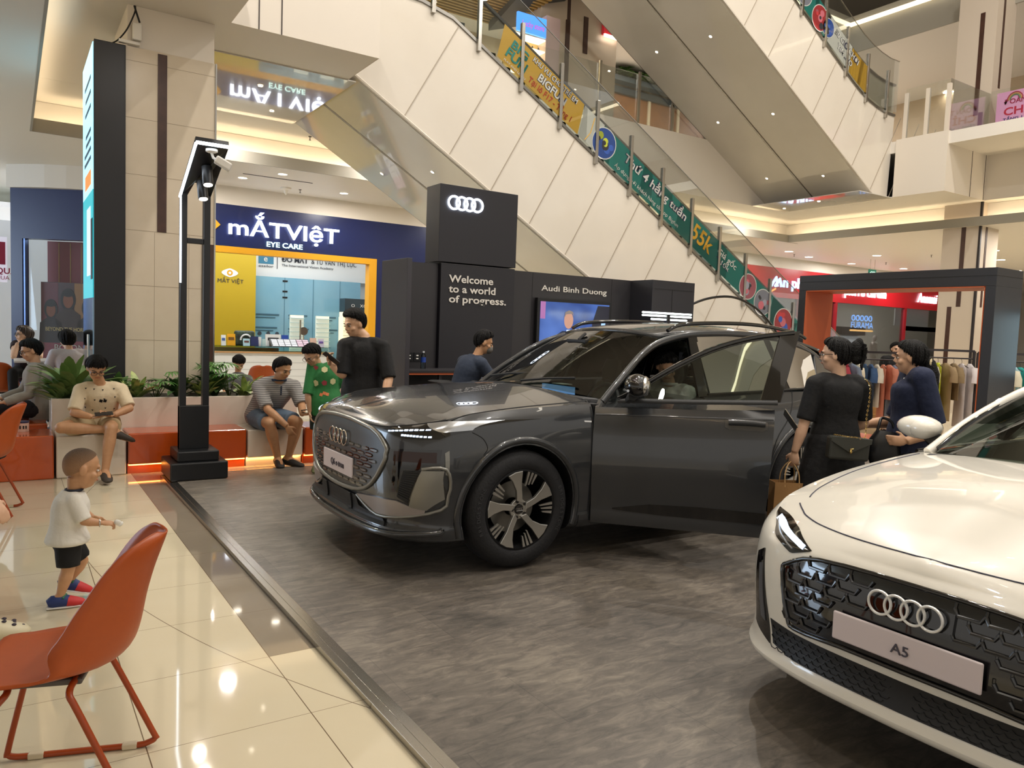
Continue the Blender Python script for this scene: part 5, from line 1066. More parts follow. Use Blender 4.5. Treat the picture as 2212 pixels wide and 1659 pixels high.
# ---- people ----
SKIN = M('skin_tan', 'd0a482', .5, noise=(30, 'c69675', .5)); SKIN2 = M('skin_warm', 'c6966f', .5, noise=(30, 'bb8862', .5)); SKIN3 = M('skin_light', 'dfb598', .5, noise=(30, 'd6a98a', .5))
HAIR = M('hair_black', '0d0b0a', .62, spec=.25, bump=(120, .8)); EYEW = M('eye_white', 'd9d2c8', .3); IRIS = M('iris_dark', '1a100b', .2); LIPS = M('lips', 'a8604e', .5); BROW = M('eyebrow', '1c1512', .6)
def cloth(name, c, c2=None): return M(name, c, .85, bump=(14, .45), noise=(6, c2, .5) if c2 else None)
def stand(loc, hd, h=1.7, sw=.185):
    """standing joints; hd = heading in degrees, 0 looks along +Y, 90 along -X"""
    k = h/1.7; R = Matrix.Rotation(math.radians(hd), 3, 'Z'); o = V(loc)
    b = dict(pelvis=(0, 0, .93), waist=(0, -.005, 1.08), chest=(0, -.01, 1.27), neck=(0, -.015, 1.425), head=(0, .025, 1.575), shR=(sw, -.015, 1.38), shL=(-sw, -.015, 1.38), elR=(sw+.05, -.03, 1.10), elL=(-sw-.05, -.03, 1.10),
             wrR=(sw+.06, .05, .86), wrL=(-sw-.06, .05, .86), hipR=(.085, 0, .89), hipL=(-.085, 0, .89), knR=(.095, .02, .49), knL=(-.095, .02, .49), anR=(.10, -.02, .085), anL=(-.10, -.02, .085))
    J = {n: o+R @ (V(p)*k) for n, p in b.items()}
    J.update(f=R @ V((0, 1, 0)), r=R @ V((1, 0, 0)), toeR=R @ V((.12, 1, 0)), toeL=R @ V((-.12, 1, 0)), look=hd, tilt=0, k=k, loc=o, hR=R @ V((0, .15, -1)), hL=R @ V((0, .15, -1)), nR=R @ V((-1, .2, 0)), nL=R @ V((1, .2, 0)), cR=.5, cL=.5)
    return J
def lp(a, b, t): return V(a).lerp(V(b), t)
def hand(m, w_, d, n, s, curl, sd, small=False):
    """palm, four fingers and a thumb; d along the hand, n the palm side"""
    d = V(d).normalized(); n = V(n); n = (n-d*n.dot(d)).normalized(); sv = d.cross(n).normalized()*sd; w_ = V(w_)
    R = Matrix((sv, d, n)).transposed()
    m.ell(w_+d*.045*s, (.040*s, .055*s, .017*s), R, 10, 8)
    for i, (L, off) in enumerate(((.062, .030), (.072, .011), (.066, -.010), (.052, -.029))):
        b = w_+d*.078*s+sv*off*s; a1 = curl*(.7+.1*i); d1 = d*math.cos(a1)+n*math.sin(a1); d2 = d*math.cos(a1*2.0)+n*math.sin(a1*2.0)
        p1 = b+d1*L*.55*s; p2 = p1+d2*L*.55*s; m.tube([b-d*.02*s, b, p1, p2], [.010*s, .0095*s, .0088*s, .0070*s], 7)
    t0 = w_+d*.022*s+sv*.03*s; t1 = t0+(d*.6+sv*.75+n*.35).normalized()*.036*s; t2 = t1+(d*.85+sv*.2+n*.45).normalized()*.03*s
    m.tube([w_+d*.015*s+sv*.01*s, t0, t1, t2], [.014*s, .0125*s, .0105*s, .008*s], 7)
def person(label_, J, skin=None, hair='short', voxel=.0075, shirt=None, bottom=None, shoes=None, glasses=False, mask=None, female=False, build=1.0, child=False, hm=None, face=True, body_to='full', haircol=None, hs=None):
    skin = skin or SKIN; k = J['k']; g = build; f = V(J['f']); r = V(J['r']); hs = hs or (k**.45 if not child else .86)
    e = empty('person', (J['loc'][0], J['loc'][1], min(J['anR'].z, J['anL'].z, J['pelvis'].z)-.08), label_, 'person')
    up_ = (J['neck']-J['pelvis']).normalized()
    m = MB()
    def torso(m, grow=0, z0=0, bell=0):
        P = [lp(J['pelvis'], J['waist'], -.55-z0), J['pelvis'], J['waist'], lp(J['waist'], J['chest'], .55), J['chest'], lp(J['chest'], J['neck'], .45), lp(J['chest'], J['neck'], .72), lp(J['chest'], J['neck'], .98)]
        W_ = [(.13, .105), (.165, .118), (.140 if female else .15, .108), (.155, .118), (.172, .122), (.172, .110), (.13, .085), (.062, .058)]
        if z0: P = P[0:1]+P[1:]
        sw = (J['shR']-J['shL']).length/.37/k
        rs = [(a*k*g*(sw if i > 3 else 1)+grow+(bell if i < 2 else 0), b*k*g+grow+(bell if i < 2 else 0)) for i, (a, b) in enumerate(W_)]
        Pd = cat_pts(P, 3); rd = cat_pts([(a, b, 0) for a, b in rs], 3)
        m.tube(Pd, [(q.x, q.y) for q in rd], 20, flat=(J['shR']-J['shL']))
    torso(m)
    for s in 'RL':
        A, B, C = J['sh'+s], J['el'+s], J['wr'+s]; q = k*g
        m.tube([lp(J['chest'], J['neck'], .5), lp(J['chest'], A, .7)+up_*.03*k, A], [.07*q, .066*q, .056*q], 12)
        m.ell(A, (.058*q,)*3); m.tube([A, lp(A, B, .4), B], [.054*q, .050*q, .039*q], 12); m.ell(B, (.040*q,)*3)
        m.tube([B, lp(B, C, .3), C], [.040*q, .042*q, .027*q], 12); hand(m, C, J['h'+s], J['n'+s], max(k, .5)*1.0 if not child else k*1.15, J['c'+s], 1 if s == 'R' else -1)
        H, K, N = J['hip'+s], J['kn'+s], J['an'+s]
        m.ell(H, (.088*q,)*3); m.tube([H, lp(H, K, .4), K], [.090*q, .080*q, .056*q], 14); m.ell(K, (.056*q,)*3)
        m.tube([K, lp(K, N, .32), lp(K, N, .75), N], [.054*q, .058*q, .040*q, .034*q], 12)
        t = V(J['toe'+s]).normalized(); m.tube([N-t*.05*k, N+t*.02*k-V((0, 0, .02*k)), N+t*.10*k-V((0, 0, .045*k)), N+t*.17*k-V((0, 0, .055*k))], [.034*k, (.042*k, .045*k), (.045*k, .028*k), (.034*k, .018*k)], 12)
    # head
    Hm = Matrix.Rotation(math.radians(J['look']), 3, 'Z') @ Matrix.Rotation(math.radians(J['tilt']), 3, 'X') @ Matrix.Rotation(math.radians(J.get('roll', 0)), 3, 'Y')
    hp = lambda x, y, z: J['head']+Hm @ (V((x, y, z))*hs)
    sc = lambda a, b, c: (a*hs, b*hs, c*hs)
    jw = .92 if female else 1.0
    m.tube([lp(J['chest'], J['neck'], .75), J['neck'], hp(0, -.02, -.055)], [.062*k*g, .052*k*g, .050*hs], 14)
    m.ell(hp(0, -.010, .030), sc(.074, .094, .085), Hm); m.ell(hp(0, .016, -.03), sc(.062*jw, .072, .088), Hm); m.ell(hp(0, .035, -.078), sc(.040*jw, .042, .030), Hm)
    m.ell(hp(0, .078, .022), sc(.045, .014, .012), Hm)
    m.tube([hp(0, .080, .018), hp(0, .094, -.012), hp(0, .100, -.028)], [.008*hs, .011*hs, .014*hs], 8); m.ell(hp(.012, .088, -.03), sc(.010, .010, .008), Hm); m.ell(hp(-.012, .088, -.03), sc(.010, .010, .008), Hm)
    for x in (1, -1): m.ell(hp(x*.076, -.008, -.004), sc(.010, .022, .032), Hm); m.ell(hp(x*.042, .055, -.028), sc(.022, .022, .02), Hm)
    m.ell(hp(0, .080, -.055), sc(.024, .012, .010), Hm)
    body = fused('body', m, skin, voxel, e, 3)
    if face:
        q = MB()
        for x in (1, -1): q.ell(hp(x*.031, .0755, .001), sc(.0135, .010, .0065), Hm, 8, 6)
        q.build('eyes', EYEW, body, smooth=60)
        q = MB()
        for x in (1, -1): q.ell(hp(x*.031, .0825, .0), sc(.006, .005, .006), Hm, 8, 6); None if child else q.tube([hp(x*.016, .086, .0045), hp(x*.031, .0885, .0075), hp(x*.046, .079, .0035)], .0022*hs, 5)
        q.build('irises', IRIS, body)
        q = MB()
        for x in ((1, -1) if not child else ()): q.tube([hp(x*.014, .090, .021), hp(x*.032, .089, .027), hp(x*.050, .074, .021)], [(.0045*hs, .003*hs)]*3, 6)
        if q.v: q.build('eyebrows', BROW, body)
        MB().tube([hp(-.022, .084, -.056), hp(-.008, .091, -.053), hp(.008, .091, -.053), hp(.022, .084, -.056)], [(.003*hs, .0045*hs)]*4, 6).build('lips', LIPS, body, smooth=60)
    if glasses:
        q = MB()
        for x in (1, -1): torus(q, hp(x*.034, .098, .0), .024*hs, .0022*hs, Hm @ V((1.15, 0, 0)), Hm @ V((0, 0, .85)), 18, 5); q.tube([hp(x*.06, .095, .006), hp(x*.080, .0, .008)], .0022*hs, 5)
        q.tube([hp(-.01, .099, .003), hp(.01, .099, .003)], .002*hs, 5); q.build('glasses', M('spectacle_frame', glasses if isinstance(glasses, str) else '1a1a1c', .3), body)
    if mask: MB().ell(hp(0, .060, -.052), sc(.056, .052, .052), Hm, 16, 10).tube([hp(.05, .06, -.04), hp(.078, .0, .0)], .003*hs, 5).tube([hp(-.05, .06, -.04), hp(-.078, .0, .0)], .003*hs, 5).build('face_mask', mask, body, smooth=60)
    if hair:
        st = dict(short=(1.08, 1.78, 2.45, .013, .024), buzz=(.86, 1.62, 2.4, .003, .004), fringe=(1.30, 1.82, 2.45, .017, .026), quiff=(.98, 1.68, 2.4, .008, .036), swept=(1.0, 1.95, 2.5, .014, .018), long=(1.05, 2.1, 2.75, .022, .024), bob=(1.15, 2.2, 2.7, .024, .026))[hair]
        q = MB(); R1, R2 = [], []; rnd = random.Random(len(label_)); n = 44; jag = [rnd.uniform(-.05, .06)*(0.4 if hair == 'buzz' else 1) for _ in range(n)]; bmp = [rnd.uniform(-.003, .004)*(0 if hair == 'buzz' else 1) for _ in range(n)]
        for i in range(15):
            t = i/14; a, b = [], []
            for j in range(n):
                ph = 2*math.pi*j/n; cf = math.cos(ph); lim = st[1]+(st[0]-st[1])*max(cf+.12, 0)**.75+(st[2]-st[1])*max(-cf, 0)**.55+(jag[j] if cf > -.2 else 0)
                th = max(t, .004)*lim; nz = rnd.uniform(-.0018, .0018)*(0 if hair == 'buzz' else 1)+bmp[j]*min(1, t*1.6)
                dx, dy, dz = math.sin(th)*math.sin(ph), math.sin(th)*cf, math.cos(th)
                ex = st[3]+(st[4]-st[3])*max(dz, 0)**1.2+nz; ex *= (1-.75*max(t-.86, 0)/.14) if hair not in ('long', 'bob') else 1
                rx, ry, rz = .0745, .0945, .0855
                a.append(hp(dx*(rx+ex), -.010+dy*(ry+ex), .030+dz*(rz+ex)*(1 if dz > 0 else 1.25))); b.append(hp(dx*rx*.93, -.010+dy*ry*.93, .030+dz*rz*.93*(1 if dz > 0 else 1.25)))
            R1.append(a); R2.append(b)
        q.rings(R1+R2[::-1])
        if hair != 'buzz':
            for i in range(46):
                j = rnd.randrange(n); ph = 2*math.pi*j/n; cf = math.cos(ph); lim = st[1]+(st[0]-st[1])*max(cf+.12, 0)**.75+(st[2]-st[1])*max(-cf, 0)**.55; pp = []
                for t, e_ in ((.25, .6), (.55, 1.0), (.82, .95), (rnd.uniform(.98, 1.10), .5)):
                    th = t*lim; dx, dy, dz = math.sin(th)*math.sin(ph), math.sin(th)*cf, math.cos(th); ex = (st[3]+(st[4]-st[3])*max(dz, 0)**1.2)*e_+.002; ph += rnd.uniform(-.10, .10)
                    pp.append(hp(dx*(.0745+ex), -.010+dy*(.0945+ex), .030+dz*(.0855+ex)*(1 if dz > 0 else 1.25)))
                q.tube(cat_pts(pp, 3), [.004*hs]+[.008*hs]*(len(cat_pts(pp, 3))-3)+[.005*hs, .002*hs], 5)
        if hm: hm(q, hp, hs)
        q.build('hair', haircol or HAIR, e, smooth=70)
    # clothes
    if shirt:
        q = MB(); gr = shirt.get('grow', .016); torso(q, gr, shirt.get('hem', .35), shirt.get('bell', .01))
        sl = shirt.get('sleeve', .8)
        for s in 'RL':
            A, B, C = J['sh'+s], J['el'+s], J['wr'+s]; u = k*g
            q.tube([lp(J['chest'], J['neck'], .5), lp(J['chest'], A, .7)+up_*.032*k, A], [.082*u, .08*u, .071*u], 12); q.ell(A, (.072*u,)*3)
            if sl > 0:
                pts = [A, lp(A, B, min(sl, 1)*.5), lp(A, B, min(sl, 1))]; rs = [.070*u, .068*u, (.066 if sl <= 1 else .055)*u]
                if sl > 1: pts += [lp(B, C, (sl-1)*.5), lp(B, C, sl-1)]; rs += [.054*u, .045*u]; q.ell(B, (.055*u,)*3)
                q.tube(pts, rs, 14)
        o = fused('shirt', q, shirt['mat'], shirt.get('vox', .009), e, 4)
        e['_shirt'] = 1; J['shirt'] = o
        if shirt.get('collar'):
            c_ = MB(); nk = J['neck']; dirn = (J['head']-J['chest']).normalized()
            torus(c_, nk+dirn*.005, .066*k*g, .013*k, r, f, 22, 6); c_.build('collar', shirt['collar'], e, smooth=60)
    if bottom:
        q = MB(); kind, mt, L = bottom; u = k*g
        if kind in ('shorts', 'pants'):
            q.tube([lp(J['pelvis'], J['waist'], .45), J['pelvis'], lp(J['hipR'], J['hipL'], .5)-up_*.05*k], [(.158*u+.012, .118*u+.012), (.178*u+.010, .13*u+.01), (.15*u, .115*u)], 20, flat=(J['hipR']-J['hipL']))
            for s in 'RL':
                H, K, N = J['hip'+s], J['kn'+s], J['an'+s]
                q.ell(H, (.106*u,)*3)
                if L <= 1: q.tube([H, lp(H, K, L*.5), lp(H, K, L)], [.108*u, .104*u, .094*u], 16)
                else: q.tube([H, lp(H, K, .5), K], [.106*u, .092*u, .070*u], 16); q.ell(K, (.071*u,)*3); q.tube([K, lp(K, N, (L-1)*.5), lp(K, N, L-1)], [.070*u, .066*u, .058*u], 14)
        else:
            P0 = J['pelvis']; q.tube([lp(P0, J['waist'], .6), P0, P0-V((0, 0, L*.4)), P0-V((0, 0, L))], [(.150*u, .12*u), (.20*u, .155*u), (.25*u, .20*u), (.30*u, .25*u)], 20, flat=r)
        fused('trousers' if kind == 'pants' else kind, q, mt, .01, e, 3)
    if shoes:
        for s in 'RL':
            q = MB(); N = J['an'+s]; t = V(J['toe'+s]).normalized(); z = V((0, 0, 1)); c = k*(1.12 if child else 1.0)
            q.tube([N-t*.075*c-z*.035*c, N-t*.05*c-z*.03*c, N+t*.04*c-z*.035*c, N+t*.12*c-z*.05*c, N+t*.185*c-z*.06*c, N+t*.205*c-z*.065*c], [(.025*c, .02*c), (.042*c, .045*c), (.046*c, .045*c), (.051*c, .033*c), (.040*c, .022*c), (.02*c, .01*c)], 14, flat=t.cross(z))
            o = q.build('shoe', shoes[0], e, smooth=60)
            if len(shoes) > 1: MB().tube([N-t*.07*c-z*.075*c, N+t*.06*c-z*.075*c, N+t*.19*c-z*.078*c], [(.042*c, .012*c), (.05*c, .012*c), (.036*c, .010*c)], 12, flat=t.cross(z)).build('sole', shoes[1], o, smooth=60)
    return e
def phone(name, lab, c, d, n, col=BLACK):
    """a phone lying along d, its screen facing n"""
    d = V(d).normalized(); n = V(n); n = (n-d*n.dot(d)).normalized(); R = Matrix((d.cross(n), d, n)).transposed()
    o = MB().cbox(c, (.074, .155, .009), R).build(name, col, bevel=.004); return tag(o, lab, 'phone')
def decal(o, pts, d, mat, name, parent, size=.012, shape=6, up_=V((0, 0, 1)), sq=1):
    """small flat marks printed on a garment; pts are points in front of it, d the way in"""
    me = o.data; bm = bmesh.new(); bm.from_mesh(me); bv = BVHTree.FromBMesh(bm); bm.free(); q = MB(); Mw = o.parent.location if False else None
    for p in pts:
        h = bv.ray_cast(V(p), V(d))
        if h[0] is None: continue
        n = h[1] if h[1].dot(V(d)) < 0 else -h[1]
        u = up_.cross(n).normalized(); v = n.cross(u)
        q.prism([h[0]+n*.0015+u*size*math.cos(2*math.pi*i/shape+.52)+v*size*sq*math.sin(2*math.pi*i/shape+.52) for i in range(shape)], n*.001)
    if q.v: return q.build(name, mat, parent)
Z = V((0, 0, 1))
# --- the young man in the cream shirt, one leg folded on the white seat ---
CREAM = cloth('cream_cotton', 'e2d0b0', 'd8c4a2'); KHAKI = cloth('khaki', 'b39c76'); CROC = M('shoe_brown', '3d342c', .7)
J = stand((.75, 8.5, 0), 180, 1.66)
J.update(pelvis=V((.74, 8.55, .50)), waist=V((.745, 8.52, .63)), chest=V((.75, 8.48, .77)), neck=V((.74, 8.43, .90)), head=V((.70, 8.34, 1.05)), shR=V((.575, 8.45, .83)), shL=V((.925, 8.45, .83)), elR=V((.51, 8.32, .63)), elL=V((.985, 8.32, .66)),
         wrR=V((.645, 8.20, .60)), wrL=V((.835, 8.20, .61)), hipR=V((.66, 8.52, .50)), hipL=V((.83, 8.52, .50)), knR=V((.40, 8.24, .50)), knL=V((.80, 8.06, .50)), anR=V((.83, 8.19, .47)), anL=V((.745, 8.03, .10)), toeR=V((.8, .1, -.25)), toeL=V((.05, -1, 0)), look=185, tilt=-28,
         hR=V((1, -.15, .1)), hL=V((-1, -.15, .1)), nR=V((0, -.3, 1)), nL=V((0, -.3, 1)), cR=.55, cL=.55)
pY = person('young man in cream printed t-shirt sitting cross-legged on the white seat with a phone', J, SKIN2, 'fringe', shirt=dict(mat=CREAM, sleeve=.9, grow=.018, hem=.1), bottom=('shorts', KHAKI, .72), shoes=(CROC,), glasses=True)
phone('phone', 'phone in the hands of the young man in the cream t-shirt', (.745, 8.13, .635), (1, .0, .05), (0, -.3, 1))
rnd = random.Random(2)
M('print_black', '26221e', .7)
for i in range(12): decal(J['shirt'], [(.585+.085*(i % 4)+.03*rnd.random(), 7.6, .64+.10*(i//4)+.03*rnd.random())], (0, 1, 0), MATS['print_black'], 'printed_mark', pY, .011, 3); decal(J['shirt'], [(.74, 7.6, .735), (.775, 7.6, .735)], (0, 1, 0), MATS['print_black'], 'printed_logo', pY, .02, 4)
# --- the man in the striped polo ---
def striped(name, a, b, sc):
    m = M(name, a, .85); nt = m.node_tree; tc = nt.nodes.new('ShaderNodeNewGeometry'); wv = nt.nodes.new('ShaderNodeTexWave'); wv.bands_direction = 'Z'; wv.inputs['Scale'].default_value = sc; wv.inputs['Distortion'].default_value = .6; wv.inputs['Detail Scale'].default_value = .6
    cr = nt.nodes.new('ShaderNodeValToRGB'); cr.color_ramp.interpolation = 'CONSTANT'; cr.color_ramp.elements[0].color = lin(b); cr.color_ramp.elements[1].position = .28; cr.color_ramp.elements[1].color = lin(a)
    nt.links.new(tc.outputs['Position'], wv.inputs['Vector']); nt.links.new(wv.outputs['Fac'], cr.inputs[0]); nt.links.new(cr.outputs[0], nt.nodes['Principled BSDF'].inputs['Base Color']); return m
POLO = striped('polo_stripes', 'a3a09c', '6f6c6e', 14); DENIM = cloth('denim_blue', '66788c', '5b6c80'); NAVYC = M('polo_navy', '1c2c44', .7)
J = stand((2.42, 8.4, 0), 190, 1.70)
J.update(pelvis=V((2.36, 8.60, .50)), waist=V((2.38, 8.55, .63)), chest=V((2.42, 8.44, .79)), neck=V((2.45, 8.33, .93)), head=V((2.45, 8.20, 1.06)), shR=V((2.26, 8.42, .85)), shL=V((2.62, 8.34, .86)), elR=V((2.29, 8.17, .63)), elL=V((2.66, 8.18, .66)),
         wrR=V((2.44, 7.97, .47)), wrL=V((2.60, 7.98, .59)), hipR=V((2.29, 8.56, .50)), hipL=V((2.45, 8.55, .50)), knR=V((2.29, 8.10, .49)), knL=V((2.57, 8.04, .50)), anR=V((2.40, 8.15, .10)), anL=V((2.505, 8.13, .10)), toeR=V((-.12, -1, 0)), toeL=V((.55, -.85, 0)), look=205, tilt=-22,
         hR=V((.35, -.25, -.8)), hL=V((.5, -.6, .1)), nR=V((.6, .6, 0)), nL=V((0, .1, 1)), cR=.7, cL=.55, k=1.0)
pP = person('man in grey striped polo and denim shorts seated on the white bench with a phone', J, SKIN2, 'swept', shirt=dict(mat=POLO, sleeve=.92, collar=NAVYC, hem=.1), bottom=('shorts', DENIM, .82), shoes=(M('clog_dark', '2d2a28', .7),), build=1.08)
decal(J['shirt'], [(2.46, 7.6, .86-.02*i) for i in range(5)], (0, 1, 0), NAVYC, 'placket', pP, .012, 4)
phone('phone', 'phone resting on the knee of the man in the striped polo', (2.65, 7.93, .645), (1, -.35, .15), (-.1, .2, 1))
# --- the boy in the green t-shirt ---
GREEN = cloth('green_cotton', '2f7a41', '2a6e3a'); DKG = cloth('dark_shorts', '16241c')
J = stand((2.72, 7.62, .03), 165, 1.36, .165)
J.update(head=V((2.575, 7.62, 1.235)), neck=V((2.66, 7.65, 1.10)), look=120, tilt=-34, chest=J['chest']+V((-.02, 0, 0)), elL=J['elL']+V((.02, .0, 0)), elR=V((2.53, 7.60, .84)), wrR=V((2.555, 7.60, .66)), hR=V((.1, -.1, -1)))
pG = person('boy in green t-shirt and glasses looking down beside the seated man', J, SKIN, 'short', shirt=dict(mat=GREEN, sleeve=1.0, grow=.022, hem=.75, bell=.02), bottom=('shorts', DKG, .85), shoes=(M('shoe_olive', '5a5f3a', .7), M('sole_pale', 'cfcab8', .6)), glasses=True, hs=.93)
fd = J['f']; rr_ = J['r']; c_ = J['chest']; P = lambda a, z: c_+fd*.6+rr_*a+Z*z
decal(J['shirt'], [P(.0, .05), P(.085, -.09), P(-.085, -.07)], -fd, M('print_cream', 'd6cf9c', .7), 'printed_hexagon', pG, .034, 6); decal(J['shirt'], [P(.085, .06), P(-.085, .06), P(0, -.085)], -fd, M('print_berry', 'a8414c', .7), 'printed_berry', pG, .03, 5)
decal(J['shirt'], [P(-.03, -.2), P(.0, -.19), P(.03, -.205)], -fd, M('print_orange', 'd47a4a', .7), 'printed_stripe', pG, .022, 4)
# --- the man in the black t-shirt with a phone ---
TEEB = cloth('black_cotton', '0e0e10'); 
J = stand((2.66, 6.48, .03), 130, 1.70, .19)
J.update(look=104, tilt=-14, head=V((2.585, 6.52, 1.565)), elR=J['shR']+V((.04, -.06, -.28)), wrR=J['shR']+V((.03, .02, -.52)))
J['elL'] = J['shL']+V((.03, .08, -.26)); J['wrL'] = V((2.42, 6.60, 1.20)); J['hL'] = V((-.35, -.1, .6)); J['nL'] = V((.35, -.6, .3)); J['cL'] = .8
J['shL'], J['shR'] = V((2.52, 6.36, 1.37))*1, V((2.83, 6.58, 1.37))
J['shL'], J['shR'] = V((2.50, 6.52, 1.37)), V((2.79, 6.36, 1.37))
J['elL'] = V((2.46, 6.46, 1.12)); J['wrL'] = V((2.37, 6.50, 1.20)); J['elR'] = V((2.81, 6.25, 1.10)); J['wrR'] = V((2.72, 6.14, .93)); J['r'] = V((.88, -.47, 0)); J['f'] = V((-.47, -.88, 0))
for n, s in (('hipR', 1), ('hipL', -1)): J[n] = J['pelvis']+J['r']*.09*s-Z*.03
for n, s in (('knR', 1), ('knL', -1)): J[n] = V((2.66, 6.48, .52))+J['r']*.1*s
for n, s in (('anR', 1), ('anL', -1)): J[n] = V((2.66, 6.48, .115))+J['r']*.1*s
J['toeR'] = V((-.4, -1, 0)); J['toeL'] = V((-.7, -.8, 0)); J['hL'] = V((-.25, -.1, .55)); J['nL'] = V((.3, -.5, .3)); J['hR'] = V((-.5, -.3, -.6)); J['nR'] = V((-.3, .6, 0))
pB = person('man in black t-shirt standing behind the dark car hood holding up a phone', J, SKIN, 'quiff', shirt=dict(mat=TEEB, sleeve=1.0, grow=.022, hem=.5), bottom=('pants', cloth('grey_trousers', '2c2d30'), 1.9), shoes=(BLACKM,), voxel=.007)
phone('phone', 'black phone held up by the man in the black t-shirt', (2.345, 6.44, 1.265), (-.55, .1, .42), (.5, .3, .7))
# --- the man with the face mask at the counter ---
J = stand((4.25, 7.05, .03), -95, 1.70)
J.update(pelvis=V((4.05, 7.12, .80)), waist=V((4.06, 7.12, .94)), chest=V((4.12, 7.10, 1.12)), neck=V((4.20, 7.08, 1.27)), head=V((4.27, 7.06, 1.415)), look=-112, tilt=-12, shR=V((4.16, 6.92, 1.20)), shL=V((4.16, 7.30, 1.20)), elR=V((4.32, 6.88, .98)), elL=V((4.34, 7.32, .98)), wrR=V((4.55, 6.98, 1.0)), wrL=V((4.55, 7.22, 1.0)),
         hipR=V((4.08, 7.02, .78)), hipL=V((4.08, 7.20, .78)), knR=V((4.46, 7.0, .72)), knL=V((4.46, 7.22, .72)), anR=V((4.5, 7.0, .36)), anL=V((4.5, 7.22, .36)), toeR=V((1, 0, 0)), toeL=V((1, 0, 0)), f=V((1, 0, 0)), r=V((0, -1, 0)), hR=V((1, .2, 0)), hL=V((1, -.2, 0)), nR=V((0, 0, -1)), nL=V((0, 0, -1)))
person('man in dark navy sweatshirt with a grey face mask sitting sideways at the counter', J, SKIN2, 'quiff', shirt=dict(mat=cloth('navy_fleece', '2a3344'), sleeve=1.9, collar=cloth('navy_fleece_2', '3a3c44')), bottom=('pants', cloth('dark_trousers', '1b1c20'), 1.9), shoes=(BLACKM,), mask=M('mask_grey', '6f6c66', .8), voxel=.008)
bs = empty('bar_stool', (4.0, 7.12, .03), 'dark low-backed stool under the masked man', 'stool')
MB().tube([(3.98, 7.12, .64), (4.06, 7.12, .70)], [(.2, .2), (.21, .21)], 18, flat=(1, 0, 0)).build('seat', BLACKM, bs, bevel=.01); MB().tube(cat_pts([(4.02, 6.86, .98), (3.84, 6.95, .99), (3.79, 7.12, .995), (3.84, 7.29, .99), (4.02, 7.38, .98)], 4), (.014, .1), 8, flat=(0, 0, 1)).tube([(3.79, 7.12, .95), (3.88, 7.12, .66)], .02, 8).build('backrest', BLACKM, bs, smooth=60); MB().tube([(4.02, 7.12, .65), (4.02, 7.12, .05)], .03, 10).lathe([(0, 0), (.22, 0), (.2, .03), (0, .05)], (4.02, 7.12, .03), n=24).build('pedestal', STEEL, bs)
# --- the driver ---
WSH = cloth('white_shirt', 'e4e2dc')
J = stand((4.3, 4.58, .4), 90, 1.68)
J.update(pelvis=V((4.29, 4.58, .58)), waist=V((4.31, 4.58, .70)), chest=V((4.33, 4.56, .92)), neck=V((4.29, 4.54, 1.07)), head=V((4.20, 4.50, 1.215)), look=150, tilt=-30, shR=V((4.36, 4.76, 1.02)), shL=V((4.33, 4.37, 1.01)), elR=V((4.15, 4.80, .82)), elL=V((4.14, 4.34, .82)), wrR=V((3.98, 4.72, .93)), wrL=V((3.98, 4.44, .93)),
         hipR=V((4.26, 4.67, .58)), hipL=V((4.26, 4.49, .58)), knR=V((3.86, 4.68, .66)), knL=V((3.86, 4.46, .66)), anR=V((3.62, 4.66, .47)), anL=V((3.62, 4.48, .47)), toeR=V((-1, 0, .3)), toeL=V((-1, 0, .3)), f=V((-1, 0, 0)), r=V((0, 1, 0)), hR=V((-.8, -.2, .3)), hL=V((-.8, .2, .3)), nR=V((0, -1, 0)), nL=V((0, 1, 0)), cR=.9, cL=.9)
for n_ in J:
    if isinstance(J[n_], V) and n_ not in ('f', 'r', 'hR', 'hL', 'nR', 'nL', 'toeR', 'toeL', 'loc'): J[n_] = J[n_]+V((.26 if n_[:2] not in ('wr', 'an', 'kn') else .08, 0, .10 if n_ in ('head', 'neck', 'chest', 'shR', 'shL') else .04))
person('man in white shirt sitting at the wheel of the dark car, head bowed', J, SKIN, 'swept', shirt=dict(mat=WSH, sleeve=1.0, collar=WSH, grow=.014), bottom=('pants', MATS['dark_trousers'], 1.9), shoes=(BLACKM,), voxel=.008, build=.92)
# --- woman in the black dress with the chain bag ---
KNIT = cloth('black_knit', '0d0d0f')
def bun(q, hp, hs):
    q.ell(hp(0, -.135, .035), (.05*hs, .045*hs, .075*hs)); q.ell(hp(.01, -.15, .08), (.035*hs, .03*hs, .045*hs)); q.ell(hp(0, -.14, -.02), (.045*hs, .035*hs, .045*hs))
    for i in range(7): q.tube([hp(.03*math.cos(i), -.16, .06+.03*math.sin(i*2)), hp(.05*math.cos(i*1.7), -.185-.01*(i % 3), .03+.05*math.sin(i*1.3)), hp(.04*math.cos(i), -.17, -.04-.01*i)], .007*hs, 5)
J = stand((4.78, 3.17, .03), -28, 1.60, .18)
J.update(look=27, tilt=-2, head=V((4.765, 3.195, 1.475)), neck=V((4.79, 3.17, 1.325)), shL=V((4.635, 3.245, 1.27)), shR=V((4.93, 3.08, 1.26)), elL=V((4.565, 3.27, .98)), wrL=V((4.53, 3.30, .80)), hL=V((0, .03, -1)), nL=V((.8, .3, 0)), cL=.9, elR=V((5.0, 3.10, 1.0)), wrR=V((4.93, 3.30, .92)), hR=V((-.6, .6, .1)), nR=V((0, 0, 1)))
pW = person('woman in black knit top and skirt standing by the open car door', J, SKIN3, 'swept', hm=bun, shirt=dict(mat=KNIT, sleeve=.85, grow=.014, hem=.5), bottom=('skirt', cloth('black_skirt', '0e0e10'), .62), shoes=(BLACKM,), glasses='c9b9a0', female=True, build=.98, voxel=.007)
cl = empty('hair_claw', (4.9, 3.1, 1.5), 'silver and black hair claw holding the bun of the woman in black', 'hair clip')
hcn = V((4.888, 3.085, 1.515)); q = MB()
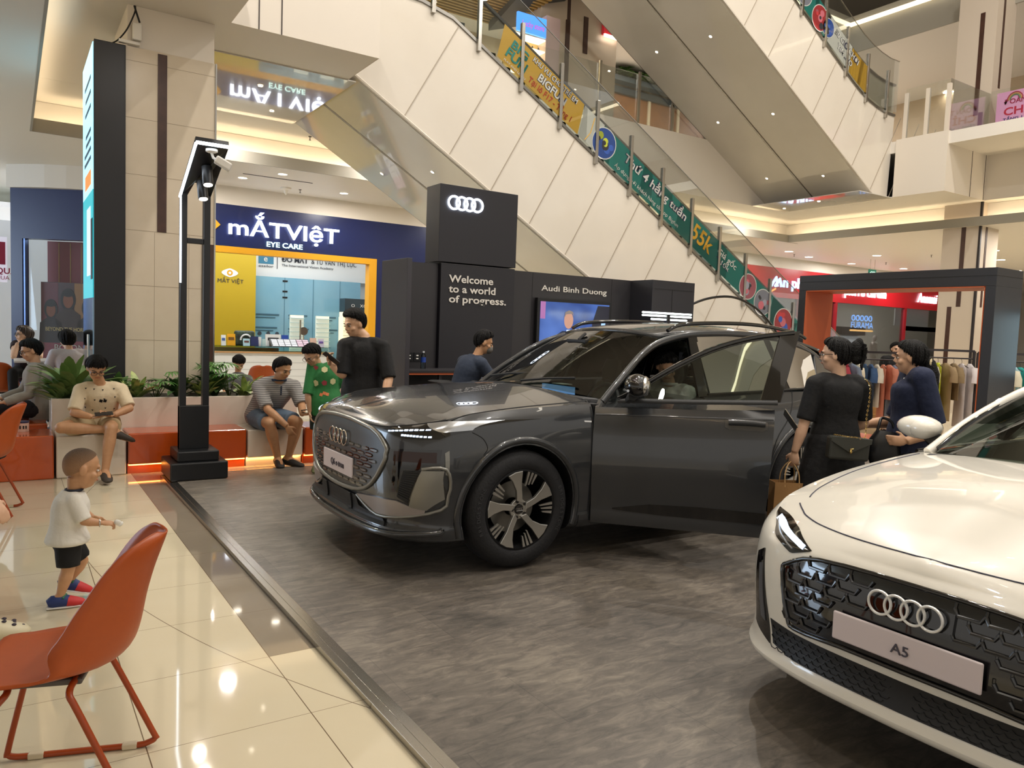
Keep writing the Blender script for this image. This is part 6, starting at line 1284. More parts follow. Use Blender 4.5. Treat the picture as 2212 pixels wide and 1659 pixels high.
for i in range(5): q.ell(hcn+V((.0, 0, .028*(i-2))), (.016, .016, .012 if i % 2 else .018), None, 8, 6)
q.build('claw', M('claw_silver', 'b8b8bc', .2, .8), cl, smooth=60)
BAG = M('bag_leather', '33342f', .42); GOLD = M('gold_metal', 'cfae6a', .2, .9)
hb = empty('handbag', (4.70, 3.0, .78), 'dark grey-green flap handbag with a gold chain on the back of the woman in black', 'bag')
br = V((.84, -.54, .0)).normalized(); bn_ = V((-.54, -.84, 0)); bc = V((4.655, 2.985, .865)); R_ = Matrix((br, -bn_, Z)).transposed() @ Matrix.Rotation(math.radians(3), 3, 'Y')
MB().cbox(bc, (.27, .075, .155), R_).build('body', BAG, hb, bevel=.018, seg=3)
fl = lambda a, z, o=.044: bc+R_ @ V((a, 0, z))+bn_*o
MB().prism([fl(-.136, .078), fl(.136, .078), fl(.136, .045), fl(.012, -.02), fl(-.012, -.02), fl(-.136, .045)], bn_*.006).build('flap', M('bag_flap', '3c3d37', .4), hb, bevel=.003)
m = MB(); m.ell(fl(0, -.015, .054), (.012, .008, .014)); m.tube([fl(-.008, .0, .054), fl(.014, .006, .056)], .004, 6).build('clasp', GOLD, hb, smooth=60)
def chain(mb, path, r=.006, step=.014):
    pts = cat_pts(path, 30); acc = 0; last = pts[0]; i = 0
    for a, b in zip(pts, pts[1:]):
        acc += (b-a).length
        if acc >= step:
            d = (b-a).normalized(); s = d.orthogonal().normalized(); s = s if i % 2 else d.cross(s); torus(mb, b, r, .0018, d*1.35, s*.8, 8, 4); acc = 0; i += 1
    return mb
chain(MB(), [fl(-.11, .085, 0), fl(-.05, .083, .04), fl(.02, .082, .05), fl(.09, .085, .03), V((4.80, 2.955, 1.08)), V((4.86, 2.98, 1.19)), V((4.895, 3.01, 1.285)), V((4.90, 3.08, 1.325)), V((4.88, 3.16, 1.29))]).build('chain_strap', GOLD, hb)
pb = empty('paper_bag', (4.5, 3.32, .03), 'brown kraft paper carrier bag in the left hand of the woman in black', 'bag')
KR = M('kraft_paper', 'a97f4f', .8, noise=(8, '9b7345', .6)); Rk = Matrix.Rotation(math.radians(-32), 3, 'Z')
kb = V((4.52, 3.32, .44)); kk = lambda x, y, z: kb+Rk @ V((x, y, z))
m = MB(); c4 = lambda s, z: [kk(-.12*s, -.055*s, z), kk(.12*s, -.055*s, z), kk(.12*s, .055*s, z), kk(-.12*s, .055*s, z)]
m.rings([c4(1, -.16), c4(1, 0), c4(.98, .15)], cap=False); m.quad(*c4(1, -.16)); m.build('bag', KR, pb, solid=.003)
m = MB()
for y in (-.054, .054): m.tube(cat_pts([kk(-.05, y, .12), kk(-.045, y*.7, .22), kk(0, y*.15, .29), kk(.045, y*.7, .22), kk(.05, y, .12)], 6), .004, 6)
m.build('handles', M('paper_cord', 'c7a06c', .8), pb)
tag(MB().cbox((4.575, 3.36, .985), (.15, .21, .008), Euler((math.radians(55), math.radians(20), math.radians(40))).to_matrix()).build('tablet', STEEL, bevel=.003), 'thin silver tablet held in front of the woman in black', 'tablet')
# --- woman in the navy polo ---
NAVYP = cloth('navy_pique', '1b2440', '18203a')
def pony(q, hp, hs):
    q.tube([hp(0, -.09, .0), hp(0, -.125, -.04), hp(0, -.145, -.12), hp(.0, -.15, -.22), hp(.0, -.16, -.31)], [.028*hs, .04*hs, .045*hs, .035*hs, .01*hs], 12)
J = stand((5.30, 2.93, .03), 42, 1.62, .185)
J.update(look=26, tilt=-3, head=V((5.29, 2.965, 1.475)), neck=V((5.31, 2.92, 1.32)), elL=V((5.235, 2.715, 1.0)), wrL=V((5.10, 2.84, .91)), hL=V((-.7, .7, .0)), nL=V((.8, .3, 0)), elR=V((5.42, 3.12, 1.0)), wrR=V((5.16, 3.22, .98)), hR=V((-.8, .3, 0)), nR=V((0, 0, -1)), cR=.9)
pN = person('woman in navy polo with a ponytail looking left behind the white car', J, SKIN, 'swept', hm=pony, shirt=dict(mat=NAVYP, sleeve=.9, grow=.02, hem=.6, collar=M('collar_white', 'd8d6d0', .7)), bottom=('pants', cloth('black_trousers', '121316'), 1.95), shoes=(BLACKM,), female=True, build=1.12, voxel=.007)
torus(q := MB(), V((5.345, 2.845, 1.44)), .030, .009, (.9, .4, 0), (0, 0, 1), 14, 6); tag(q.build('hair_tie', M('tie_cream', 'd8c69a', .7)), 'cream hair tie on the ponytail of the woman in navy', 'hair tie')
hb2 = empty('handbag', (5.1, 3.0, .8), 'small black slouchy handbag hanging from the arm of the woman in navy', 'bag')
m = MB(); m.tube([(5.09, 2.98, .96), (5.08, 2.98, .90), (5.07, 2.97, .80), (5.07, 2.97, .735)], [(.07, .05), (.11, .065), (.125, .07), (.10, .05)], 16, flat=(.85, -.5, 0)); m.build('body', BLACK, hb2, smooth=60)
MB().tube(cat_pts([(5.02, 3.01, .93), (5.05, 3.01, 1.02), (5.10, 3.02, 1.05), (5.15, 2.98, 1.02), (5.16, 2.95, .93)], 5), .010, 8).build('strap', BLACK, hb2, smooth=60)
# --- the toddler ---
CROP = M('hair_cropped', '4a3828', .8, bump=(260, .5)); nt = CROP.node_tree; g_ = nt.nodes.new('ShaderNodeNewGeometry'); sx_ = nt.nodes.new('ShaderNodeSeparateXYZ'); mr_ = nt.nodes.new('ShaderNodeMapRange'); mr_.inputs['From Min'].default_value = .755; mr_.inputs['From Max'].default_value = .84
cr_ = nt.nodes.new('ShaderNodeValToRGB'); cr_.color_ramp.elements[0].color = lin('a07a5a'); cr_.color_ramp.elements[1].color = lin('4e3c2c'); nt.links.new(g_.outputs['Position'], sx_.inputs[0]); nt.links.new(sx_.outputs[2], mr_.inputs['Value']); nt.links.new(mr_.outputs[0], cr_.inputs[0]); nt.links.new(cr_.outputs[0], nt.nodes['Principled BSDF'].inputs['Base Color'])
WTEE = cloth('toddler_white', 'e6e2d8', 'dcd6ca'); BSH = cloth('toddler_black', '0f0f11')
J = stand((.25, 4.68, 0), -78, .86, .135*.5)
k_ = J['k']
J.update(pelvis=V((.255, 4.68, .36)), waist=V((.255, 4.68, .43)), chest=V((.27, 4.68, .52)), neck=V((.285, 4.68, .62)), head=V((.325, 4.68, .735)), look=-84, tilt=-10, shR=V((.285, 4.60, .575)), shL=V((.285, 4.76, .575)), elR=V((.325, 4.56, .475)), elL=V((.33, 4.79, .48)), wrR=V((.405, 4.56, .455)), wrL=V((.38, 4.78, .44)),
         hipR=V((.255, 4.64, .34)), hipL=V((.255, 4.72, .34)), knR=V((.255, 4.63, .205)), knL=V((.325, 4.73, .215)), anR=V((.215, 4.63, .058)), anL=V((.265, 4.75, .105)), toeR=V((1, -.05, 0)), toeL=V((.9, 0, -.25)), f=V((1, 0, 0)), r=V((0, -1, 0)), hR=V((1, 0, -.1)), nR=V((0, .3, -1)), hL=V((1, 0, -.3)), nL=V((0, -.5, -1)), cR=.9, cL=.8, k=.54)
pT = person('toddler with cropped hair in white t-shirt and black shorts running across the tiles', J, SKIN2, 'buzz', haircol=CROP, shirt=dict(mat=WTEE, sleeve=1.0, grow=.02, hem=-.25, bell=.018, collar=M('collar_dark', '1d2030', .7), vox=.007), bottom=('shorts', BSH, .9), child=True, hs=.93, voxel=.0055, build=1.12)
SB, SR, SW = M('shoe_blue', '22356e', .6), M('shoe_red', 'c32a2c', .6), M('shoe_white', 'e8e4dc', .5)
for s, nm in (('R', 'front'), ('L', 'back')):
    N = J['an'+s]; t = V(J['toe'+s]).normalized()
    o = MB().tube([N-t*.055-Z*.030, N-t*.035-Z*.022, N+t*.02-Z*.020, N+t*.055-Z*.028], [(.018, .022), (.031, .034), (.034, .034), (.034, .026)], 14, flat=(0, 1, 0)).build('shoe', SB, pT, smooth=60)
    MB().tube([N+t*.035-Z*.024, N+t*.07-Z*.031, N+t*.105-Z*.038, N+t*.122-Z*.042], [(.035, .030), (.037, .025), (.028, .018), (.012, .009)], 14, flat=(0, 1, 0)).build('toe_cap', SR, o, smooth=60); MB().tube([N-t*.06-Z*.050, N+t*.03-Z*.051, N+t*.095-Z*.052, N+t*.125-Z*.052], [(.028, .007), (.037, .007), (.032, .007), (.016, .006)], 12, flat=(0, 1, 0)).build('sole', SW, o, smooth=60)
    MB().tube([N+t*.012-Z*.0+V((0, -.03, 0)), N+t*.03+Z*.012, N+t*.02+V((0, .03, 0))], .006, 6).build('strap', M('shoe_green', '2c6b4f', .6), o)
torus(q := MB(), lp(J['elR'], J['wrR'], .9), .019, .0035, (0, 1, 0), (0, 0, 1), 16, 6); tag(q.build('bracelet', M('bracelet_silver', 'd8d4cc', .2, .8)), "silver bracelet on the toddler's wrist", 'bracelet')
tag(MB().ell((.482, 4.555, .452), (.020, .010, .016), Euler((.3, .5, .2)).to_matrix(), 7, 5).ell((.498, 4.562, .440), (.017, .008, .012), Euler((.1, -.6, .4)).to_matrix(), 6, 5).build('tissue', M('tissue_white', 'eceae4', .8), smooth=60), "crumpled white tissue in the toddler's hand", 'tissue')
J_T = J
# ---- bench blocks, planter, plants ----
BOR = M('bench_orange', 'bf501c', .16, coat=.4); BWH = M('bench_white', 'e2d6c6', .22, coat=.3); KICK = M('bench_kick', 'c98a52', .5); WARM = M('warm_strip', 'ffb45c', .4, emit=4)
def block(name, lab, cat, x0, x1, y0, y1, z0, z1, mat, lit=True):
    e = empty(name, ((x0+x1)/2, (y0+y1)/2, 0), lab, cat)
    bx(x0+.004, x1-.004, y0, y1, z0, z1).build('seat_block', mat, e, bevel=.014, seg=3)
    if lit:
        bx(x0+.004, x1-.004, y0+.07, y1-.01, .0, z0).build('toe_kick', mat, e); bx(x0+.01, x1-.01, y0+.045, y0+.055, z0-.016, z0-.004).build('light_strip', WARM, e)
    return e
block('bench', 'orange bench block at the left with a small tin on it', 'bench', -1.4, .35, 8.34, 8.86, 0.0, .415, BOR, False)
block('bench', 'white seat block under the young man in cream', 'bench', .36, .965, 8.34, 8.77, 0.0, .405, BWH, False)
block('bench', 'long orange bench block behind the black spotlight post', 'bench', .97, 2.11, 8.30, 8.77, .10, .41, BOR)
block('bench', 'white seat block under the man in the striped polo', 'bench', 2.115, 2.72, 8.29, 8.77, .10, .40, BWH)
block('bench', 'orange bench block behind the front corner of the dark car', 'bench', 2.725, 3.9, 8.26, 8.77, .10, .41, BOR)
block('bench', 'rear orange bench tier behind the tin, at the far left', 'bench', -1.4, .33, 9.25, 10.7, 0, .42, BOR, False); struct('trim_13', bx(-1.4, .33, 8.87, 9.24, 0, .36), BWH)
area('bench_glow', (1.85, 8.345, .092), 1.7, 3.0, (1, .58, .24), to=(0, .25, -1), sy=.02)
pb_ = empty('planter_box', (1.5, 9.05, 0), 'long white planter box behind the bench at the column foot', 'planter')
m = MB().box(.345, 2.80, 8.78, 8.83, 0, .72).box(.345, 2.80, 9.29, 9.34, 0, .72).box(.345, .395, 8.83, 9.29, 0, .72).box(2.75, 2.80, 8.83, 9.29, 0, .72); m.build('box', BWH, pb_, bevel=.006); bx(.395, 2.75, 8.83, 9.29, .5, .66).build('soil', M('soil', '2a2119', .9, bump=(30, 1)), pb_)
m = MB(); rnd = random.Random(5)
for i in range(60): m.ell((rnd.uniform(.45, 2.7), rnd.uniform(8.86, 9.25), .672), (.018, .015, .012), None, 6, 4)
tag(m.build('white_pebbles', M('pebble', 'd8d4cc', .6)), 'white pebbles scattered on the soil of the planter', 'pebbles', kind='stuff')
def leaf(m, o, az, el, L, w, droop, n=6, fold=.25):
    """one arching blade"""
    d = V((math.cos(az), math.sin(az), 0)); s = V((-d.y, d.x, 0)); A, B, C = [], [], []
    for i in range(n+1):
        t = i/n; e_ = el-droop*t*t; p = V(o)+d*L*t*math.cos(el-droop*t*.4)+Z*L*(math.sin(el)*t-droop*.5*t*t); wd = w*math.sin(math.pi*min(t*.92+.06, 1))**.8
        A.append(p-s*wd+Z*wd*fold); B.append(p); C.append(p+s*wd+Z*wd*fold)
    m.grid([A, B, C])
def plant(kind, x, y, z, s, seed, lab, grp):
    rnd = random.Random(seed); e = empty('potted_plant', (x, y, z), lab, 'plant', grp)
    LG = {'broad': M('leaf_broad', '6c8a4c', .38, noise=(8, '8ba666', .7)), 'palm': M('leaf_palm', '4a7a38', .4, noise=(6, '669448', .6)), 'varieg': M('leaf_variegated', 'b4c274', .4, noise=(12, '5f8040', .9)), 'dark': M('leaf_dark', '44663a', .35, noise=(8, '5a7d48', .6))}[kind]
    m = MB(); st_ = MB()
    if kind == 'palm':
        for i in range(7):
            az = rnd.random()*6.28; el = rnd.uniform(.7, 1.3); L = s*rnd.uniform(.5, .8); tip = V((x+math.cos(az)*L*math.cos(el), y+math.sin(az)*L*math.cos(el)*.6, z+L*math.sin(el)))
            st_.tube([(x, y, z-.03), lp((x, y, z), tip, .5)+Z*.02, tip], .005, 5)
            for k in range(15): leaf(m, tip, az+(-1.5+.214*k), .35-abs(k-7)*.02+rnd.uniform(-.1, .1), s*.42, s*.028, .9, 4, .1)
    else:
        n = {'broad': 34, 'varieg': 20, 'dark': 24}[kind]; ww = {'broad': .085, 'varieg': .10, 'dark': .12}[kind]
        for i in range(n):
            az = i*2.399+rnd.uniform(-.3, .3); el = rnd.uniform(.55, 1.45); L = s*rnd.uniform(.8, 1.25); o = V((x+rnd.uniform(-.05, .05)*s, y+rnd.uniform(-.04, .04)*s, z+rnd.uniform(-.01, .12)*s))
            leaf(m, o, az, el, L, s*ww*rnd.uniform(.9, 1.4), rnd.uniform(.4, 1.0))
        st_.tube([(x, y, z-.03), (x+.01, y, z+.12*s)], [.014, .008], 6)
    st_.build('stem', M('plant_stem', '5d6b3a', .6), e); m.build('foliage', LG, e, smooth=60, raw=True)
plant('broad', .54, 9.0, .66, .56, 1, 'big broad-leaved plant behind the shoulder of the young man in cream', None)
plant('broad', .42, 8.98, .64, .36, 11, 'lower broad-leaved plant at the left end of the planter', None)
plant('dark', .95, 9.1, .66, .32, 2, 'dark broad plant tucked behind the young man in cream', None)
plant('varieg', 1.13, 8.97, .66, .34, 3, 'yellow-green variegated plant in front of the stone column', None)
plant('palm', 1.33, 9.05, .68, .44, 4, 'fan-leaved plant left of the black spotlight post', None)
plant('dark', 1.55, 9.0, .66, .36, 5, 'dark broad plant seen between the two bars of the spotlight post', None)
plant('varieg', 1.80, 8.95, .66, .36, 6, 'variegated plant just right of the black spotlight post', None)
plant('palm', 2.10, 9.05, .70, .52, 7, 'tall fan-leaved plant left of the man in the polo', None); plant('dark', 1.95, 9.12, .68, .38, 8, 'dark leafy plant in front of the dark-haired child', None); plant('varieg', 2.25, 9.0, .66, .34, 9, 'bushy pale green plant beside the shoulder of the man in the polo', None)
tn = empty('tin_can', (.10, 8.78, .416), 'small pinkish tin with a dark lid on the left orange bench', 'tin')
MB().lathe([(0, 0), (.055, 0), (.055, .09), (.0, .09)], (.10, 8.72, .416), n=24).build('body', M('tin_pink', 'd8b9a8', .4), tn, smooth=40); MB().lathe([(.058, .085), (.058, .10), (.0, .10)], (.10, 8.72, .416), n=24).build('lid', M('tin_lid', '2b2c50', .4), tn, smooth=40)
m = MB()
for a in (-1.9, -1.4, -1.0): m.cbox((.10+.056*math.cos(a), 8.72+.056*math.sin(a), .46), (.012, .004, .03), Matrix.Rotation(a+1.57, 3, 'Z'))
m.build('print', MATS['print_black'], tn)
# ---- orange shell chairs ----
CH = M('chair_orange', 'b2501a', .42, noise=(40, 'ab4b17', .4)); CHL = M('chair_leg_orange', '9c4015', .35); CLEAR = M('clear_glide', 'cdbfa4', .2)
def chair(loc, hd, lab, grp=None):
    e = empty('shell_chair', (0, 0, 0), lab, 'chair', grp)
    T = lambda p: V(p)
    prof = [(.235, .432, .17), (.21, .447, .205), (.10, .445, .225), (-.04, .440, .23), (-.15, .452, .228), (-.205, .490, .222), (-.228, .55, .218), (-.245, .64, .208), (-.268, .73, .195), (-.290, .795, .178), (-.303, .832, .148), (-.309, .850, .10), (-.311, .855, .04)]
    P = cat_pts([(y, z, w_) for y, z, w_ in prof], 3); rows = []
    n = len(P)
    for i, q in enumerate(P):
        t = i/(n-1); tw = min(max((t-.16)/.30, 0), 1); wing = tw*tw*(3-2*tw)*(1.45-1.3*max(t-.46, 0)/.54); row = []
        for k in range(-10, 11):
            u = k/10; a = abs(u)**2.6; row.append((q.z*u, q.x+wing*.135*a, q.y+a*(.010+.035*max(0, math.sin(math.pi*min(max((t-.14)/.5, 0), 1))))))
        rows.append(row)
    sh_ = MB().grid(rows).build('shell', CH, e, smooth=80, local=True); d = sh_.modifiers.new('t', 'SOLIDIFY'); d.thickness = .009; d.offset = 0
    ring = rows[-1]
    for s in (1, -1):
        x = .20*s
        MB().tube(cat_pts([(x*.55, .12, .425), (x*.9, .10, .425), (x*1.05, .12, .40), (x*1.08, .16, .33)], 4)[:-1]+cat_pts([(x*1.08, .16, .33), (x*1.12, .225, .05), (x*1.12, .225, .02), (x*1.12, .19, .011)], 4)[:-1]+[V((x*1.12, .15, .011)), V((x*1.12, -.19, .011))]+cat_pts([(x*1.12, -.21, .013), (x*1.12, -.245, .03), (x*1.12, -.235, .06), (x*1.05, -.10, .36), (x*.95, -.07, .415), (x*.55, -.07, .425)], 4), .0105, 10).build('sled_leg', CHL, e, smooth=60, local=True)
        for y in (.14, -.16): MB().cbox((x*1.12, y, .012), (.026, .05, .022)).build('glide', CLEAR, e, bevel=.004, local=True)
    MB().box(-.13, .13, -.09, .14, .412, .432).build('under_plate', M('under_plate', '5a5652', .5), e, bevel=.006, local=True)
    e.location = loc; e.rotation_euler = (0, 0, math.radians(hd)); return e
c1_ = chair((.135, 2.807, 0), 72.5, 'orange shell chair with sled legs in the near left corner')
c2_ = copy_tree(c1_, None, 'orange shell chair at the left edge, in front of the orange bench', (-.20, 7.05, 0), math.radians(80))
c3_ = copy_tree(c1_, None, 'orange shell chair far left behind the bench, beside the man in the grey hoodie', (-.08, 12.9, .0), math.radians(-20))
c4_ = copy_tree(c1_, None, 'orange shell chair behind the plants in front of the eyewear counter', (3.38, 12.5, 0), math.radians(-8))
c5_ = copy_tree(c1_, None, 'orange shell chair half hidden behind the end of the stand wall', (6.0, 14.4, 0), math.radians(150))
# ---- cafe table and people at the back left ----
tb = empty('cafe_table', (.45, 12.2, 0), 'white cafe table at the back left with people around it', 'table')
bx(.05, .85, 11.9, 12.6, .90, .93).build('top', M('table_white', 'dcdcdc', .3), tb, bevel=.006); MB().tube([(.45, 12.25, .03), (.45, 12.25, .9)], .035, 12).lathe([(0, 0), (.28, 0), (.28, .02), (0, .03)], (.45, 12.25, 0), n=24).build('pedestal', STEEL, tb)
def seated(loc, hd, h, sz, lean=0.0):
    """a plain seated pose"""
    J = stand(loc, hd, h); k = J['k']; f, r = V(J['f']), V(J['r']); o = V((loc[0], loc[1], loc[2]))
    J['pelvis'] = o+Z*(sz+.10); J['waist'] = o+Z*(sz+.24)+f*lean*.3; J['chest'] = o+Z*(sz+.41*k+.02)+f*lean*.75; J['neck'] = o+Z*(sz+.56*k+.02)+f*lean*1.05; J['head'] = J['neck']+Z*.14*k+f*(.03+lean*.2)
    for s, q in (('R', 1), ('L', -1)):
        J['sh'+s] = J['neck']+r*.185*k*q-Z*.055*k; J['hip'+s] = J['pelvis']+r*.085*q; J['kn'+s] = J['hip'+s]+f*.41*k+r*.03*q; J['an'+s] = o+f*.40*k+r*.1*q+Z*.085; J['el'+s] = J['sh'+s]+r*.05*q-Z*.25*k+f*.10; J['wr'+s] = J['el'+s]+f*.2*k-Z*.06; J['h'+s] = f
    J['nR'] = J['nL'] = -Z; return J
# man in grey hoodie
J = seated((.30, 9.75, 0), 84, 1.70, .43, .06); J.update(look=98, tilt=-16); J['elL'] = V((.17, 9.52, .70)); J['wrL'] = V((-.05, 9.5, .62)); J['elR'] = V((.12, 9.95, .70)); J['wrR'] = V((-.08, 9.9, .62))
person('man with glasses in grey hoodie seated sideways behind the orange bench', J, SKIN, 'short', shirt=dict(mat=cloth('grey_hoodie', '9a948a', '8c867c'), sleeve=1.95, collar=MATS['grey_hoodie'], grow=.02), bottom=('pants', MATS['dark_trousers'], 1.9), shoes=(BLACKM,), glasses=True, voxel=.008)
J = seated((.22, 12.95, 0), 170, 1.62, .62, .10); J.update(look=105, tilt=2, shR=V((.08, 12.88, 1.10)), shL=V((.36, 12.88, 1.10))); J['elR'] = V((.05, 12.55, .95)); J['elL'] = V((.36, 12.55, .95)); J['wrR'] = V((.10, 12.72, 1.13)); J['wrL'] = V((.24, 12.70, 1.12)); J['hR'] = V((.8, .2, .2)); J['hL'] = V((-.8, .2, .2))
J['head'] = V((.17, 12.78, 1.245)); J['neck'] = V((.21, 12.86, 1.13))
person('woman in dark top and glasses leaning her chin on her hands at the cafe table', J, SKIN3, 'bob', haircol=M('hair_brown', '2c1d17', .45), shirt=dict(mat=cloth('plum_top', '2b1a1e'), sleeve=.3), bottom=('pants', MATS['dark_trousers'], 1.9), shoes=(BLACKM,), glasses='b8b8b8', female=True, voxel=.009)
J = seated((.68, 11.35, 0), 20, 1.6, .55, .10); J.update(look=20, tilt=-14)
person('person with long black hair in a white top seen from behind at the cafe table', J, SKIN3, 'bob', shirt=dict(mat=cloth('white_top', 'c8c4cc'), sleeve=.9), bottom=('pants', MATS['dark_trousers'], 1.9), shoes=(BLACKM,), female=True, voxel=.01, face=False)
# dark-clad person on the chair at the left edge
J = seated((-.18, 7.07, 0), 80, 1.62, .44, .10); J.update(look=86, tilt=-10); J['neck'] = V((-.22, 7.07, 1.0)); J['head'] = V((-.32, 7.09, 1.13))
person('person in dark navy top on an orange chair, cut by the left edge', J, SKIN2, 'short', shirt=dict(mat=cloth('dark_navy', '191b26'), sleeve=.9, grow=.025), bottom=('pants', MATS['dark_trousers'], 1.9), shoes=(BLACKM,), voxel=.009)
# grown-up following the toddler, mostly outside the frame
J = stand((-.34, 4.32, 0), -90, 1.5); J.update(elR=V((-.22, 4.14, .90)), wrR=V((-.075, 4.16, .70)), hR=V((.6, 0, -.8)), nR=V((-.6, .5, 0)), cR=.5, anR=V((-.12, 4.28, .085)), knR=V((-.16, 4.28, .42)), anL=V((-.55, 4.38, .13)), knL=V((-.36, 4.38, .42)), toeR=V((1, .1, 0)), toeL=V((1, 0, -.5)))
pA = person('grown-up in dark trousers and cream clogs stepping in at the left edge', J, SKIN3, 'bob', shirt=dict(mat=cloth('grey_top', '6d6a70'), sleeve=.8), bottom=('pants', cloth('charcoal_trousers', '1e1f22'), 1.75), female=True, voxel=.007)
CLOG = M('clog_cream', 'd9cfb2', .5); CHL_ = M('clog_hole', '3a3240', .6)
for s in 'RL':
    N = J['an'+s]; t = V(J['toe'+s]).normalized(); o = MB().tube([N-t*.07-Z*.035, N-t*.03-Z*.03, N+t*.05-Z*.028, N+t*.12-Z*.045, N+t*.175-Z*.055, N+t*.195-Z*.06], [(.03, .025), (.05, .05), (.055, .052), (.058, .04), (.045, .028), (.02, .012)], 16, flat=(0, 1, 0)).build('clog', CLOG, pA, smooth=60)
    q = MB()
    for i, (a, b) in enumerate(((.09, -.02), (.09, .02), (.13, -.03), (.13, .0), (.13, .03), (.165, -.01))): q.ell(N+t*a+V((0, b, 0))+Z*(.010-(a-.09)*.50), (.011, .009, .007), None, 8, 6)
    q.build('clog_holes', CHL_, o)
# child behind the plants, person behind the wall end
J = seated((2.52, 10.4, 0), 175, 1.2, .42, .03); J.update(look=175, tilt=-35); J['head'] = V((2.52, 10.36, 1.0)); J['neck'] = V((2.52, 10.4, .88))
person('dark-haired child seated behind the plants, only the top of the head showing', J, SKIN, 'fringe', shirt=dict(mat=cloth('child_grey', '5a5a5e'), sleeve=.8), voxel=.009)
J = seated((6.22, 14.5, 0), 150, 1.6, .42, 0); J.update(look=150)
person('person in white top on an orange chair behind the end of the stand wall', J, SKIN3, 'bob', shirt=dict(mat=MATS['white_top'], sleeve=.9), bottom=('pants', MATS['dark_trousers'], 1.9), female=True, voxel=.01)
# ---- clothes racks beyond the portal ----
RK = M('rack_metal', '3b3638', .4, .4); rdir = V((.835, -.55, 0)); fdir = V((.55, .835, 0))
def rack(c, L, top, lab):
    e = empty('clothes_rack', c, lab, 'clothes rack'); c = V(c); m = MB()
    for s in (-L/2, L/2): m.tube([c+rdir*s-fdir*.2+Z*.02, c+rdir*s+fdir*.2+Z*.02], .016, 6); m.cbox(c+rdir*s+Z*top/2, (.035, .035, top), Matrix.Rotation(math.radians(-33), 3, 'Z'))
    m.cbox(c+Z*top, (L, .035, .035), Matrix.Rotation(math.radians(-33), 3, 'Z')); m.tube([c-rdir*L/2+Z*(top-.12), c+rdir*L/2+Z*(top-.12)], .012, 8); m.build('frame', RK, e); return e
GARM = [0]
def garment(p, col, L, kind, lab):
    e = empty('hanging_garment', p, lab, 'garment', None); p = V(p); rz = Matrix.Rotation(math.radians(57+random.uniform(-12, 12)), 3, 'Z'); T = lambda x, y, z: p+rz @ V((x, y, z))
    mt = M('cloth_'+col, col, .85, bump=(10, .4)); m = MB()
    w_ = .19 if kind == 'top' else .13
    prof = [(.03, -.04, .02), (w_, -.10, .03), (w_*1.02, -.18, .032), (w_*.95, -L*.55, .034), (w_*1.0, -L, .04)]
    R = []
    for x, z, d in prof: R.append([T(x*math.cos(2*math.pi*k/14), d*math.sin(2*math.pi*k/14)*(1+.35*math.sin(5*2*math.pi*k/14+z*9)), z) for k in range(14)])
    m.rings(R)
    if kind == 'top':
        for s in (1, -1): m.tube([T(s*w_*.95, 0, -.11), T(s*(w_+.05), 0, -.22), T(s*(w_+.06), .01, -.34)], [(.03, .05), (.03, .055), (.032, .06)], 8)
    m.build('cloth', mt, e, smooth=60); MB().tube([T(-.17, 0, -.10), T(0, 0, -.045), T(.17, 0, -.10)], .006, 6).tube(cat_pts([T(0, 0, -.045), T(0, 0, 0), T(.02, 0, .03), T(.0, 0, .05)], 4), .003, 5).build('hanger', RK, e)
racks = [((11.98, 7.42, 0), 1.45, 1.42, 'dark metal clothes rack seen between the two women', ['d8d0c4', 'b0404e', 'b0404e', 'b23c50', '7d8ea4', 'e2dac0', '3a5a80', '34527a', 'd9d2c0', 'd98a70', 'd98c72', '8794ac', 'd88478', 'cf7f70']),
         ((12.35, 6.40, 0), 1.0, 1.50, 'dark metal clothes rack behind the woman in navy', ['1d2438', '1b2236', 'd8d2be', 'c9d23c', 'a08a68', '8a7656', 'd8d0d0', 'dcd6d6']),
         ((13.0, 5.75, 0), .9, 1.48, 'dark metal clothes rack seen through the right side of the portal', ['c8b04a', 'a9b870', '22242a', '26282c', 'd8d0bc', 'd6cfb8', '9cc0cc', '2c9a92', '2a9890', 'e0cf2c'])]
nm = {'d8d0c4': 'off-white', 'b0404e': 'crimson', 'b23c50': 'raspberry red', '7d8ea4': 'grey-blue', 'e2dac0': 'cream', '3a5a80': 'blue patterned', '34527a': 'deep blue', 'd9d2c0': 'pale beige', 'd98a70': 'salmon', 'd98c72': 'light coral', '8794ac': 'slate', 'd88478': 'coral pink', 'cf7f70': 'dusty coral', '1d2438': 'navy', '1b2236': 'dark navy', 'd8d2be': 'ivory', 'c9d23c': 'lime yellow', 'a08a68': 'tan', '8a7656': 'brown', 'd8d0d0': 'white', 'dcd6d6': 'pinkish white', 'c8b04a': 'mustard', 'a9b870': 'pale green', '22242a': 'black patterned', '26282c': 'black', 'd8d0bc': 'cream long', 'd6cfb8': 'ecru', '9cc0cc': 'light blue', '2c9a92': 'teal', '2a9890': 'turquoise', 'e0cf2c': 'bright yellow'}
nmr = ('the rack between the two women', 'the rack behind the woman in navy', 'the rack at the right side of the portal')
for i, (c, L, top, lab, cols) in enumerate(racks):
    rack(c, L, top, lab)
    for j, cl_ in enumerate(cols):
        p = V(c)+rdir*(-L/2+.06+(L-.12)*j/(len(cols)-1))+Z*(top-.16); seen = cols[:j].count(cl_)
        garment(p, cl_, random.choice((.62, .75, .95) if cl_ not in ('d8d0bc', 'd6cfb8', 'd88478', 'd8d0d0') else (1.05,)), 'top' if j % 3 else 'dress', '%s garment%s hanging on %s' % (nm[cl_], ', right of its twin,' if seen else '', nmr[i]))
